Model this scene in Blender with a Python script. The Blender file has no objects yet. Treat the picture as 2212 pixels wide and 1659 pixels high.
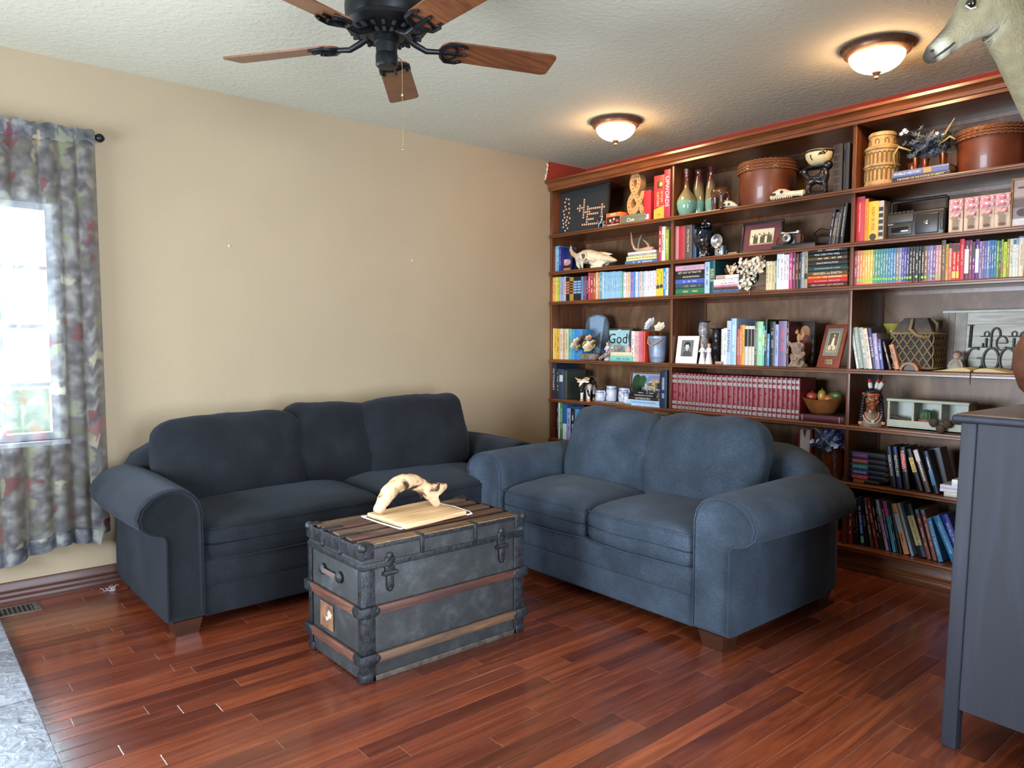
import bpy, bmesh, math, random
from mathutils import Vector, Matrix, noise

scene = bpy.context.scene
col = scene.collection
R = math.radians
random.seed(7)

# ------------------------------------------------------------------ camera
cd = bpy.data.cameras.new('camera'); cam = bpy.data.objects.new('camera', cd); col.objects.link(cam)
cd.sensor_width = 36.0; cd.lens = 26.03; cd.clip_start = 0.05
cam.location = (-4.565, -4.421, 1.3254)
cam.rotation_euler = (R(90 - 3.572), 0, R(-40.36))
scene.camera = cam

# ------------------------------------------------------------------ world and light
world = bpy.data.worlds.new('world'); scene.world = world; world.use_nodes = True
wn = world.node_tree.nodes; wl = world.node_tree.links
bg = wn['Background']; bg.inputs['Color'].default_value = (0.80, 0.90, 1.0, 1); bg.inputs['Strength'].default_value = 2.6

def area(name, loc, rot, sx, sy, power, color):
    l = bpy.data.lights.new(name, 'AREA'); l.shape = 'RECTANGLE'; l.size = sx; l.size_y = sy
    l.energy = power; l.color = color; l.spread = R(140)
    o = bpy.data.objects.new(name, l); col.objects.link(o); o.location = loc; o.rotation_euler = rot
    return o
# daylight entering by the window in view and a wide unseen one in the left wall; the rear light is added fill
area('daylight_window', (-4.36, 0.22, 1.45), (R(-90), 0, 0), 0.86, 1.25, 125, (0.70, 0.85, 1.0))
area('daylight_left_window', (-6.22, -1.95, 1.22), (0, R(-90), 0), 1.1, 2.3, 115, (0.76, 0.88, 1.0))
area('rear_fill_light', (-3.3, -6.12, 1.2), (R(90), 0, 0), 1.6, 2.0, 115, (0.74, 0.86, 1.0))

scene.view_settings.view_transform = 'Standard'
scene.view_settings.look = 'None'
scene.view_settings.gamma = 1.0
scene.view_settings.use_curve_mapping = False
scene.view_settings.exposure = 0.75
try:
    scene.cycles.use_denoising = True
    scene.cycles.max_bounces = 7; scene.cycles.diffuse_bounces = 4; scene.cycles.adaptive_threshold = .02; scene.cycles.transparent_max_bounces = 12
    scene.cycles.sample_clamp_indirect = 6.0; scene.cycles.caustics_reflective = False; scene.cycles.caustics_refractive = False
except Exception: pass

# ------------------------------------------------------------------ helpers
def lin(h):
    h = h.lstrip('#'); c = [int(h[i:i+2], 16) / 255 for i in (0, 2, 4)]
    return tuple(x / 12.92 if x <= .04045 else ((x + .055) / 1.055) ** 2.4 for x in c)
def rgba(h): return (*lin(h), 1.0) if isinstance(h, str) else (*h, 1.0)

class MB:
    """collects geometry for one mesh object"""
    def __init__(s): s.v = []; s.f = []; s.m = []; s.mi = 0
    def add(s, vs, fs):
        b = len(s.v); s.v += [tuple(p) for p in vs]; s.f += [tuple(i + b for i in f) for f in fs]; s.m += [s.mi] * len(fs); return s
    def box(s, x0, x1, y0, y1, z0, z1, M=None):
        vs = [Vector((x, y, z)) for z in (z0, z1) for y in (y0, y1) for x in (x0, x1)]
        if M: vs = [M @ p for p in vs]
        return s.add(vs, [(0,2,3,1),(4,5,7,6),(0,1,5,4),(2,6,7,3),(0,4,6,2),(1,3,7,5)])
    def rbox(s, x0, x1, y0, y1, z0, z1, r=.01, n=2, M=None, sub=0, fn=None):
        """box with rounded edges; sub adds inner divisions, fn deforms"""
        c = [(x0+x1)/2, (y0+y1)/2, (z0+z1)/2]; h = [abs(x1-x0)/2, abs(y1-y0)/2, abs(z1-z0)/2]
        r = min(r, min(h) * .999)
        ax = []
        for k in range(3):
            e = [-h[k] + r * (1 - math.cos(i * math.pi / 2 / n)) for i in range(n + 1)]
            inner = [(-h[k] + r) + (2*h[k] - 2*r) * (i / (sub + 1)) for i in range(1, sub + 1)]
            ax.append(e + inner + [-q for q in reversed(e)])
        idx = {}; vs = []; fs = []
        def vid(p):
            key = tuple(round(q, 6) for q in p)
            if key not in idx:
                q = [max(-h[k] + r, min(h[k] - r, p[k])) for k in range(3)]
                d = Vector([p[k] - q[k] for k in range(3)])
                pt = Vector(q) + (d.normalized() * r if d.length > 1e-9 else d)
                if fn: pt = fn(pt, h)
                pt = pt + Vector(c)
                if M: pt = M @ pt
                idx[key] = len(vs); vs.append(pt)
            return idx[key]
        for k in range(3):
            a, b = (k + 1) % 3, (k + 2) % 3
            for sgn in (-1, 1):
                for i in range(len(ax[a]) - 1):
                    for j in range(len(ax[b]) - 1):
                        q = []
                        for (ii, jj) in ((i, j), (i+1, j), (i+1, j+1), (i, j+1)):
                            p = [0, 0, 0]; p[k] = sgn * h[k]; p[a] = ax[a][ii]; p[b] = ax[b][jj]; q.append(vid(p))
                        q = list(dict.fromkeys(q))
                        if len(q) > 2: fs.append(q if sgn > 0 else q[::-1])
        return s.add(vs, fs)
    def tube(s, path, rad, n=8, cap=True, M=None, flat=None, up=None):
        """circle swept along path; rad number or list; flat=(a,b) scales the section axes"""
        P = [Vector(p) for p in path]; L = len(P)
        rr = rad if isinstance(rad, (list, tuple)) else [rad] * L
        T = [(P[min(i+1, L-1)] - P[max(i-1, 0)]).normalized() for i in range(L)]
        u = Vector(up) if up else (Vector((0,0,1)) if abs(T[0].z) < .9 else Vector((1,0,0)))
        u = (u - T[0] * u.dot(T[0])).normalized()
        vs = []; fs = []
        for i in range(L):
            u = (u - T[i] * u.dot(T[i])); u = u.normalized() if u.length > 1e-6 else T[i].orthogonal().normalized()
            w = T[i].cross(u); ra = rr[i]; a, b = (ra if isinstance(ra, (tuple, list)) else (ra, ra))
            if flat: a *= flat[0]; b *= flat[1]
            for k in range(n):
                t = 2 * math.pi * k / n; p = P[i] + u * (a * math.cos(t)) + w * (b * math.sin(t)); vs.append(M @ p if M else p)
        for i in range(L - 1):
            for k in range(n):
                k2 = (k + 1) % n; fs.append((i*n+k, i*n+k2, (i+1)*n+k2, (i+1)*n+k))
        if cap: fs.append(tuple(range(n))[::-1]); fs.append(tuple((L-1)*n + k for k in range(n)))
        return s.add(vs, fs)
    def lathe(s, prof, n=20, c=(0,0,0), M=None, sx=1, sy=1, fn=None):
        vs = []; fs = []; c = Vector(c)
        for (r, z) in prof:
            for k in range(n):
                t = 2*math.pi*k/n; rr = r * (fn(t, z) if fn else 1)
                p = Vector((rr*math.cos(t)*sx, rr*math.sin(t)*sy, z)) + c; vs.append(M @ p if M else p)
        for i in range(len(prof)-1):
            for k in range(n):
                k2 = (k+1) % n; fs.append((i*n+k, i*n+k2, (i+1)*n+k2, (i+1)*n+k))
        if prof[0][0] > 1e-5: fs.append(tuple(range(n))[::-1])
        if prof[-1][0] > 1e-5: fs.append(tuple((len(prof)-1)*n+k for k in range(n)))
        return s.add(vs, fs)
    def ball(s, c, rx, ry=None, rz=None, n=12, m=8, M=None, fn=None):
        ry = ry or rx; rz = rz or rx; vs = []; fs = []; c = Vector(c)
        for j in range(m+1):
            ph = math.pi*j/m
            for k in range(n):
                t = 2*math.pi*k/n
                d = Vector((math.sin(ph)*math.cos(t), math.sin(ph)*math.sin(t), -math.cos(ph))); q = fn(d) if fn else 1
                p = c + Vector((d.x*rx, d.y*ry, d.z*rz)) * q; vs.append(M @ p if M else p)
        for j in range(m):
            for k in range(n):
                k2 = (k+1) % n; fs.append((j*n+k, j*n+k2, (j+1)*n+k2, (j+1)*n+k))
        return s.add(vs, fs)
    def prism(s, poly, y0, y1, M=None, cap=True):
        """poly of (x,z) extruded along y"""
        n = len(poly); vs = [Vector((p[0], y0, p[1])) for p in poly] + [Vector((p[0], y1, p[1])) for p in poly]
        if M: vs = [M @ p for p in vs]
        fs = [(i, (i+1) % n, n + (i+1) % n, n + i) for i in range(n)]
        if cap: fs += [tuple(range(n))[::-1], tuple(range(n, 2*n))]
        return s.add(vs, fs)
    def grid(s, fn, nu, nv, closeu=False):
        vs = [fn(i / nu, j / nv) for j in range(nv + 1) for i in range(nu + 1)]
        return s.add(vs, [(j*(nu+1)+i, j*(nu+1)+i+1, (j+1)*(nu+1)+i+1, (j+1)*(nu+1)+i) for j in range(nv) for i in range(nu)])
    def mesh(s, name, smooth=None):
        me = bpy.data.meshes.new(name); me.from_pydata(s.v, [], s.f)
        bm = bmesh.new(); bm.from_mesh(me); bmesh.ops.remove_doubles(bm, verts=bm.verts, dist=1e-6)
        bmesh.ops.recalc_face_normals(bm, faces=bm.faces) if len(s.f) > 3 else None
        bm.to_mesh(me); bm.free()
        if smooth is not None:
            me.polygons.foreach_set('use_smooth', [True] * len(me.polygons)); me.set_sharp_from_angle(angle=R(smooth))
        return me
    def build(s, name, mat, parent=None, smooth=35, loc=None, rot=None):
        if isinstance(mat, (list, tuple)):
            me = bpy.data.meshes.new(name); me.from_pydata(s.v, [], s.f)
            for q in mat: me.materials.append(q)
            me.polygons.foreach_set('material_index', s.m)
            if smooth is not None:
                me.polygons.foreach_set('use_smooth', [True] * len(me.polygons)); me.set_sharp_from_angle(angle=R(smooth))
        else:
            me = s.mesh(name, smooth); me.materials.append(mat)
        o = bpy.data.objects.new(name, me); col.objects.link(o)
        if parent: o.parent = parent
        if loc is not None: o.location = loc
        if rot is not None: o.rotation_euler = rot
        return o

def tag(o, label=None, cat=None, group=None, kind=None):
    if label: o['label'] = label
    if cat: o['category'] = cat
    if group: o['group'] = group
    if kind: o['kind'] = kind
    return o
def thing(name, label, cat, loc=(0,0,0), rz=0, group=None):
    o = bpy.data.objects.new(name, None); col.objects.link(o); o.empty_display_size = .05
    o.location = loc; o.rotation_euler = (0, 0, rz)
    return tag(o, label, cat, group)
def item(name, label, cat, loc, group=None, turn=0):
    """a thing on the bookcase: local x runs right along the shelf, y to its back, z up"""
    return thing(name, label, cat, loc, R(-90 + turn), group)
def copy_tree(o, parent=None):
    c = o.copy(); col.objects.link(c); c.parent = parent
    for ch in [q for q in bpy.data.objects if q.parent == o]: copy_tree(ch, c)
    return c
def struct(o): o['kind'] = 'structure'; return o

# ------------------------------------------------------------------ materials
def newmat(name):
    m = bpy.data.materials.new(name); m.use_nodes = True
    return m, m.node_tree.nodes, m.node_tree.links, m.node_tree.nodes['Principled BSDF']
def ramp(n, stops):
    r = n.new('ShaderNodeValToRGB'); e = r.color_ramp.elements
    while len(e) < len(stops): e.new(.5)
    for q, (p, c) in zip(e, stops): q.position = p; q.color = rgba(c)
    return r
def bump(n, l, b, height, strength, dist=.01):
    k = n.new('ShaderNodeBump'); k.inputs['Strength'].default_value = strength; k.inputs['Distance'].default_value = dist
    l.new(height, k.inputs['Height']); l.new(k.outputs['Normal'], b.inputs['Normal']); return k
_cache = {}
def pm(hexc, rough=.5, metal=0, var=.12, vs=30, bp=0, bs=200, coat=0, sheen=0, name=None, spec=.5):
    """plain procedural material: base colour with a little noise in it, optional relief"""
    key = (hexc, rough, metal, var, vs, bp, bs, coat, sheen, spec)
    if key in _cache: return _cache[key]
    m, n, l, b = newmat(name or 'mat_' + hexc.lstrip('#'))
    c = lin(hexc)
    b.inputs['Roughness'].default_value = rough; b.inputs['Metallic'].default_value = metal
    b.inputs['Coat Weight'].default_value = coat; b.inputs['Sheen Weight'].default_value = sheen
    b.inputs['Specular IOR Level'].default_value = spec
    tc = n.new('ShaderNodeTexCoord')
    nz = n.new('ShaderNodeTexNoise'); nz.inputs['Scale'].default_value = vs; nz.inputs['Detail'].default_value = 4
    l.new(tc.outputs['Object'], nz.inputs['Vector'])
    r = ramp(n, [(.3, tuple(x * (1 - var) for x in c)), (.7, tuple(min(1, x * (1 + var)) for x in c))])
    l.new(nz.outputs['Fac'], r.inputs['Fac']); l.new(r.outputs['Color'], b.inputs['Base Color'])
    if bp:
        n2 = n.new('ShaderNodeTexNoise'); n2.inputs['Scale'].default_value = bs; n2.inputs['Detail'].default_value = 3
        l.new(tc.outputs['Object'], n2.inputs['Vector']); bump(n, l, b, n2.outputs['Fac'], bp)
    _cache[key] = m; return m
def wood(name, stops, scale=(1.2, 14, 14), rough=.35, bp=.12, coat=.25, rnd=0.0, dist=1.6):
    """grain running along local x when the first scale entry is the small one"""
    m, n, l, b = newmat(name)
    tc = n.new('ShaderNodeTexCoord'); mp = n.new('ShaderNodeMapping'); mp.inputs['Scale'].default_value = scale
    oi = n.new('ShaderNodeObjectInfo')
    vm = n.new('ShaderNodeVectorMath'); vm.operation = 'MULTIPLY_ADD'
    l.new(oi.outputs['Random'], vm.inputs[0]); vm.inputs[1].default_value = (37, 19, 23); l.new(tc.outputs['Object'], vm.inputs[2])
    l.new(vm.outputs[0], mp.inputs['Vector'])
    nz = n.new('ShaderNodeTexNoise'); nz.inputs['Scale'].default_value = 1.0; nz.inputs['Detail'].default_value = 8
    nz.inputs['Roughness'].default_value = .62; nz.inputs['Distortion'].default_value = dist
    l.new(mp.outputs[0], nz.inputs['Vector'])
    r = ramp(n, stops); l.new(nz.outputs['Fac'], r.inputs['Fac'])
    src = r.outputs['Color']
    if rnd:
        hs = n.new('ShaderNodeHueSaturation')
        mr = n.new('ShaderNodeMapRange'); mr.inputs['To Min'].default_value = 1 - rnd; mr.inputs['To Max'].default_value = 1 + rnd
        l.new(oi.outputs['Random'], mr.inputs['Value']); l.new(mr.outputs[0], hs.inputs['Value']); l.new(src, hs.inputs['Color']); src = hs.outputs['Color']
    l.new(src, b.inputs['Base Color']); b.inputs['Roughness'].default_value = rough
    b.inputs['Coat Weight'].default_value = coat; b.inputs['Coat Roughness'].default_value = .2
    if bp: bump(n, l, b, nz.outputs['Fac'], bp, .004)
    return m

# ------------------------------------------------------------------ the room
H = 2.74
def plaster(name, hexc, bs, bp, rough=.85, hex2=None):
    m, n, l, b = newmat(name); b.inputs['Roughness'].default_value = rough
    b.inputs['Specular IOR Level'].default_value = .3
    tc = n.new('ShaderNodeTexCoord'); nz = n.new('ShaderNodeTexNoise'); nz.inputs['Scale'].default_value = bs
    nz.inputs['Detail'].default_value = 3; nz.inputs['Distortion'].default_value = .6; l.new(tc.outputs['Object'], nz.inputs['Vector'])
    r = ramp(n, [(.42, '#000000'), (.62, '#ffffff')]); l.new(nz.outputs['Fac'], r.inputs['Fac'])
    big = n.new('ShaderNodeTexNoise'); big.inputs['Scale'].default_value = 1.3; l.new(tc.outputs['Object'], big.inputs['Vector'])
    c = lin(hexc); rc = ramp(n, [(.3, tuple(x*.95 for x in c)), (.7, tuple(min(1, x*1.04) for x in c))])
    l.new(big.outputs['Fac'], rc.inputs['Fac']); l.new(rc.outputs['Color'], b.inputs['Base Color'])
    bump(n, l, b, r.outputs['Color'], bp, .004)
    return m
m_wall = plaster('wall_tan', '#988870', 95, .14)
m_red = plaster('wall_red', '#8f3325', 95, .25)
m_ceil = plaster('ceiling_knockdown', '#bdbaa9', 30, .26)

def slab(name, mat, boxes):
    b = MB()
    for q in boxes: b.box(*q)
    return struct(b.build(name, mat, smooth=None))
WX0, WX1, WZ0, WZ1 = -4.80, -3.87, .80, 2.01
slab('wall_back', m_wall, [(-5.9, WX0, 0, .16, 0, H), (WX1, 0, 0, .16, 0, H), (WX0, WX1, 0, .16, 0, WZ0), (WX0, WX1, 0, .16, WZ1, H)])
slab('wall_right', m_red, [(0, .15, -4.1, .16, 0, H)])
slab('wall_side', m_wall, [(-2.1, .15, -4.25, -4.1, 0, H), (-2.25, -2.1, -6.0, -4.1, 0, H)])
slab('wall_left', m_wall, [(-6.05, -5.9, -6.0, -3.15, 0, H), (-6.05, -5.9, -.75, .16, 0, H), (-6.05, -5.9, -3.15, -.75, 0, .65), (-6.05, -5.9, -3.15, -.75, 1.95, H)])
slab('wall_front', m_wall, [(-6.05, -5.3, -6.15, -6.0, 0, H), (-2.5, -2.1, -6.15, -6.0, 0, H), (-5.3, -2.5, -6.15, -6.0, 2.4, H)])
slab('ceiling', m_ceil, [(-6.05, .15, -6.15, .16, H, H + .12)])

# red paint turning the corner onto the back wall, with a torn white edge
b = MB()
edge = [(-.462,2.573),(-.458,2.588),(-.448,2.596),(-.452,2.606),(-.441,2.618),(-.445,2.632),(-.434,2.642),(-.438,2.662),(-.428,2.672),(-.432,2.69),(-.424,2.702),(-.428,2.72),(-.420,2.739)]
b.prism(edge + [(0, 2.739), (0, 2.573)], -.0012, 0.0)
struct(b.build('trim_1', m_red, smooth=None))
random.seed(3)
out = [(x - .006 - random.random() * .016, z) for x, z in edge[1:-1]]
b = MB(); b.prism(edge[1:-1] + out[::-1], -.0008, 0.0)
struct(b.build('trim_2', pm('#e8e2d4', .9, name='torn_plaster'), smooth=None))

# window in the back wall
m_vinyl = pm('#e9ecec', .4, name='window_vinyl')
m, n, l, bs = newmat('window_glass')
for q in list(n):
    if q.type != 'OUTPUT_MATERIAL': n.remove(q)
tr = n.new('ShaderNodeBsdfTransparent'); tr.inputs[0].default_value = (.96, .98, .98, 1); gl = n.new('ShaderNodeBsdfGlossy'); gl.inputs['Roughness'].default_value = .02
mx = n.new('ShaderNodeMixShader'); fr = n.new('ShaderNodeFresnel'); fr.inputs['IOR'].default_value = 1.45
l.new(fr.outputs[0], mx.inputs[0]); l.new(tr.outputs[0], mx.inputs[1]); l.new(gl.outputs[0], mx.inputs[2])
l.new(mx.outputs[0], [q for q in n if q.type == 'OUTPUT_MATERIAL'][0].inputs['Surface'])
m_glass = m
win = struct(MB().box(WX0, WX0+.035, .05, .11, WZ0, WZ1).box(WX1-.035, WX1, .05, .11, WZ0, WZ1).box(WX0+.035, WX1-.035, .05, .11, WZ0, WZ0+.035).box(WX0+.035, WX1-.035, .05, .11, WZ1-.035, WZ1).build('window_1', m_vinyl, smooth=None))
MB().box(WX0-.03, WX1+.03, -.035, .05, WZ0-.022, WZ0).build('window_sill', m_vinyl, win, None)
xs = [WX0+.035, -4.545, -4.325, -4.11, WX1-.035]; zs = [WZ0+.035, 1.085, 1.383, 1.682, WZ1-.035]
for x in xs[1:-1]: MB().box(x-.008, x+.008, .062, .092, zs[0], zs[-1]).build('muntin', m_vinyl, win, None)
for z in zs[1:-1]: MB().box(xs[0], xs[-1], .060, .094, z-.009, z+.009).build('muntin', m_vinyl, win, None)
for i in range(4):
    for j in range(4):
        MB().box(xs[i], xs[i+1], .075, .079, zs[j], zs[j+1]).build('pane', m_glass, win, None)
# lawn outside
struct(MB().box(-14, 8, .5, 24, -.5, -.35).build('lawn', pm('#8fa36a', .95, vs=4, var=.3, name='lawn'), smooth=None))

# baseboard along the back wall, moulded profile
m_base = wood('baseboard_wood', [(.3, '#2a140e'), (.5, '#40211a'), (.75, '#582e22')], scale=(1.0, 20, 20), rough=.5, coat=.05)
prof = [(0,0),(-.016,0),(-.018,.012),(-.014,.02),(-.017,.03),(-.017,.042),(-.013,.048),(-.016,.056),(-.016,.068),(-.011,.076),(-.012,.088),(-.006,.098),(0,.10)]
b = MB(); vs = [(x, p[0], p[1]) for x in (-5.9, -.43) for p in prof]; k = len(prof)
b.add(vs, [(i, i+1, k+i+1, k+i) for i in range(k-1)] + [tuple(range(k)), tuple(range(k, 2*k))[::-1]])
struct(b.build('baseboard_back', m_base, smooth=40))

# ------------------------------------------------------------------ floor of planks
m_floor0 = pm('#a08878', .8, name='floor_gap_dust')
m_plank = None
def plank_material():
    m, n, l, b = newmat('mahogany_plank')
    tc = n.new('ShaderNodeTexCoord'); geo = n.new('ShaderNodeNewGeometry'); oi = n.new('ShaderNodeObjectInfo')
    at_ = n.new('ShaderNodeAttribute'); at_.attribute_name = 'tone'
    sm = n.new('ShaderNodeMath'); sm.operation = 'ADD'; l.new(oi.outputs['Random'], sm.inputs[0]); l.new(at_.outputs['Fac'], sm.inputs[1])
    fr = n.new('ShaderNodeMath'); fr.operation = 'FRACT'; l.new(sm.outputs[0], fr.inputs[0])
    vm = n.new('ShaderNodeVectorMath'); vm.operation = 'MULTIPLY_ADD'; l.new(fr.outputs[0], vm.inputs[0]); vm.inputs[1].default_value = (31, 17, 5); l.new(geo.outputs['Position'], vm.inputs[2])
    mp = n.new('ShaderNodeMapping'); mp.inputs['Scale'].default_value = (1.6, 22, 22); l.new(vm.outputs[0], mp.inputs['Vector'])
    nz = n.new('ShaderNodeTexNoise'); nz.inputs['Scale'].default_value = 1; nz.inputs['Detail'].default_value = 7; nz.inputs['Roughness'].default_value = .6; nz.inputs['Distortion'].default_value = 1.2
    l.new(mp.outputs[0], nz.inputs['Vector'])
    r = ramp(n, [(.25, '#52291c'), (.45, '#713c29'), (.6, '#844a32'), (.8, '#9a6143')]); l.new(nz.outputs['Fac'], r.inputs['Fac'])
    tone = ramp(n, [(0, '#b09690'), (.3, '#c8aea4'), (.6, '#d8beae'), (.88, '#ead0b4'), (1, '#fde0bc')]); l.new(fr.outputs[0], tone.inputs['Fac'])
    mu = n.new('ShaderNodeMix'); mu.data_type = 'RGBA'; mu.blend_type = 'MULTIPLY'; mu.inputs[0].default_value = 1
    l.new(r.outputs['Color'], mu.inputs[6]); l.new(tone.outputs['Color'], mu.inputs[7]); l.new(mu.outputs[2], b.inputs['Base Color'])
    rn = n.new('ShaderNodeTexNoise'); rn.inputs['Scale'].default_value = 3.2; rn.inputs['Detail'].default_value = 6; l.new(geo.outputs['Position'], rn.inputs['Vector'])
    mr = n.new('ShaderNodeMapRange'); mr.inputs['To Min'].default_value = .16; mr.inputs['To Max'].default_value = .34; l.new(rn.outputs['Fac'], mr.inputs['Value'])
    l.new(mr.outputs[0], b.inputs['Roughness'])
    b.inputs['Specular IOR Level'].default_value = .55
    b.inputs['Coat Weight'].default_value = .35; b.inputs['Coat Roughness'].default_value = .12
    bump(n, l, b, nz.outputs['Fac'], .06, .002)
    return m
m_plank = plank_material()
floor = struct(MB().box(-6.05, .15, -6.15, .16, -.12, -.0012).build('floor', m_floor0, smooth=None))
random.seed(21)
PW = .0747; rows = []
y = -3.004 + 40 * PW
while y > -6.0:
    y1 = min(y, 0.0); y0 = y - PW
    if y1 > y0:
        x = -5.9 - random.random() * .8
        while x < 0:
            L = random.choice([.32, .46, .6, .75, .9, 1.05, 1.2]) + random.random() * .08
            a, c = max(x, -5.9), min(x + L, 0.0)
            if c - a > .05: rows.append((a, c, y0, y1))
            x += L
    y -= PW
cz = math.cos(R(40.36)); sz = math.sin(R(40.36)); pt = R(3.572)
def seen(x, y):
    dx, dy, dz = x + 4.565, y + 4.421, -1.3254
    rgt = dx * cz - dy * sz; fwd = dx * sz + dy * cz
    dep = fwd * math.cos(pt) - dz * math.sin(pt); upv = fwd * math.sin(pt) + dz * math.cos(pt)
    if dep < .3: return 0
    u, v = rgt / dep * 1599.4, -upv / dep * 1599.4
    if abs(u) > 1106 or abs(v) > 829.5: return 0
    for (ax, bx, ay, by) in ((-3.6, -1.5, -.95, 0), (-1.85, -.5, -2.65, -1.1), (-3.15, -2.45, -1.9, -1.5), (-6, -4.25, -3, -.2), (-.4, 0, -4, 0)):
        if ax < x < bx and ay < y < by: return 0
    return 1 / dep ** 2
def score(p):
    a, c, y0, y1 = p; k = 7
    return sum(seen(a + (c-a)*(i+.5)/k, (y0+y1)/2) for i in range(k)) * (c - a)
order = sorted(rows, key=score, reverse=True)
single, rest = [p for p in order[:300] if score(p) > 0], None
rest = [p for p in rows if p not in set(single)]
unit = MB(); e = .0011
unit.add([(-.5,-.5,-1),(.5,-.5,-1),(.5,.5,-1),(-.5,.5,-1),(-.5,-.5,-.12),(.5,-.5,-.12),(.5,.5,-.12),(-.5,.5,-.12),(-.498,-.484,0),(.498,-.484,0),(.498,.484,0),(-.498,.484,0)],
         [(0,3,2,1),(8,9,10,11),(0,1,5,4),(1,2,6,5),(2,3,7,6),(3,0,4,7),(4,5,9,8),(5,6,10,9),(6,7,11,10),(7,4,8,11)])
um = unit.mesh('plank'); um.materials.append(m_plank)
for (a, c, y0, y1) in single:
    o = bpy.data.objects.new('plank', um); col.objects.link(o); o.parent = floor
    o.location = ((a+c)/2, (y0+y1)/2, 0); o.scale = (c - a - .0018, y1 - y0 - .0017, .0035)
b = MB(); tones = []
for (a, c, y0, y1) in rest: b.box(a + .0009, c - .0009, y0 + .0008, y1 - .0008, -.0035, 0); tones += [random.random()] * 8
me = bpy.data.meshes.new('planks'); me.from_pydata(b.v, [], b.f); me.materials.append(m_plank)
at_ = me.attributes.new('tone', 'FLOAT', 'POINT'); at_.data.foreach_set('value', tones)
o = bpy.data.objects.new('further_planking', me); col.objects.link(o); o.parent = floor; o['kind'] = 'stuff'

# ------------------------------------------------------------------ stone hearth
m_slate = None
m, n, l, bs = newmat('slate_tile'); m_slate = m
tc = n.new('ShaderNodeNewGeometry'); nz = n.new('ShaderNodeTexNoise'); nz.inputs['Scale'].default_value = 24; nz.inputs['Detail'].default_value = 8; nz.inputs['Distortion'].default_value = .7
l.new(tc.outputs['Position'], nz.inputs['Vector']); r = ramp(n, [(.3, '#6d7078'), (.55, '#82858e'), (.75, '#959396')]); l.new(nz.outputs['Fac'], r.inputs['Fac']); l.new(r.outputs[0], bs.inputs['Base Color'])
bs.inputs['Roughness'].default_value = .42; bump(n, l, bs, nz.outputs['Fac'], .55, .02)
hearth = thing('hearth', 'grey slate tiled hearth at the lower left corner of the floor', 'hearth', (-4.62, -1.6, 0))
def hb(b, x0, x1, y0, y1, z0, z1, r=0): return b.rbox(x0+4.62, x1+4.62, y0+1.6, y1+1.6, z0, z1, r or .004, 2)
hb(MB(), -5.02, -4.206, -3.0, -.20, 0.0005, .016).build('bed', pm('#4a4747', .9, name='hearth_mortar'), hearth)
ys = [-.2, -.757, -1.317, -1.879, -2.44, -3.0]
for i in range(5):
    for (x0, x1) in ((-4.61, -4.198), (-5.02, -4.618)):
        hb(MB(), x0, x1, ys[i+1] + .005, ys[i] - .005, .004, .026 + .002*(i % 2), .006).build('tile', m_slate, hearth, 40)

# floor register
reg = thing('floor_register', 'beige metal slotted heating register in the floor below the curtain', 'vent', (-4.10, -.17, 0))
fr = MB(); fr.rbox(-.19, .08, -.075, -.052, 0, .006, .002); fr.rbox(-.19, .08, .052, .075, 0, .006, .002); fr.rbox(.052, .08, -.052, .052, 0, .006, .002); fr.rbox(-.19, -.165, -.052, .052, 0, .006, .002)
fr.build('frame', pm('#5a5048', .5, .3, name='register_metal'), reg)
MB().box(-.165, .052, -.052, .052, .0003, .0016).build('recess', pm('#0c0a09', .9, name='register_dark'), reg, None)
for i in range(11):
    x = -.155 + i * .0195
    MB().box(x, x + .007, -.052, .052, .0014, .005).build('louver', pm('#5a5048', .5, .3), reg, None)

# ------------------------------------------------------------------ built-in bookcase
m_case = wood('case_wood', [(.28, '#492611'), (.5, '#6b3d20'), (.72, '#88522e')], scale=(16, 1.2, 16), rough=.32, coat=.35, bp=.05)
m_casev = wood('case_wood_upright', [(.28, '#3f2110'), (.5, '#5e351d'), (.72, '#784829')], scale=(16, 16, 1.2), rough=.34, coat=.3, bp=.05)
m_back = wood('back_birch', [(.25, '#4a2f1d'), (.5, '#6a4a31'), (.62, '#7e5f42'), (.8, '#8e7050')], scale=(3.0, 2.4, 1.1), rough=.5, coat=.1, bp=.02, dist=3.0)
SH = [2.1526, 1.8576, 1.6167, 1.1505, .8316, .505, .1436]
BAY = [(-.022, -1.2105), (-1.2325, -2.4534), (-2.4754, -3.70)]
case = thing('bookcase', 'tall built-in stained wood bookcase covering the right wall', 'bookcase', (-.2, -1.86, 0))
def cb(b, x0, x1, y0, y1, z0, z1): return b.box(x0 + .2, x1 + .2, y0 + 1.86, y1 + 1.86, z0, z1)
def cr(b, x0, x1, y0, y1, z0, z1, r): return b.rbox(x0 + .2, x1 + .2, y0 + 1.86, y1 + 1.86, z0, z1, r, 2)
ZT = 2.505
for (y1, y0) in ((-.002, -.022), (-3.70, -3.722)):
    cr(MB(), -.405, -.004, y0, y1, .1, ZT, .0025).build('side_panel', m_casev, case)
for yd in (-1.2105, -2.4534):
    cr(MB(), -.405, -.02, yd - .022, yd, .1, ZT, .0025).build('divider', m_casev, case)
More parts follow.
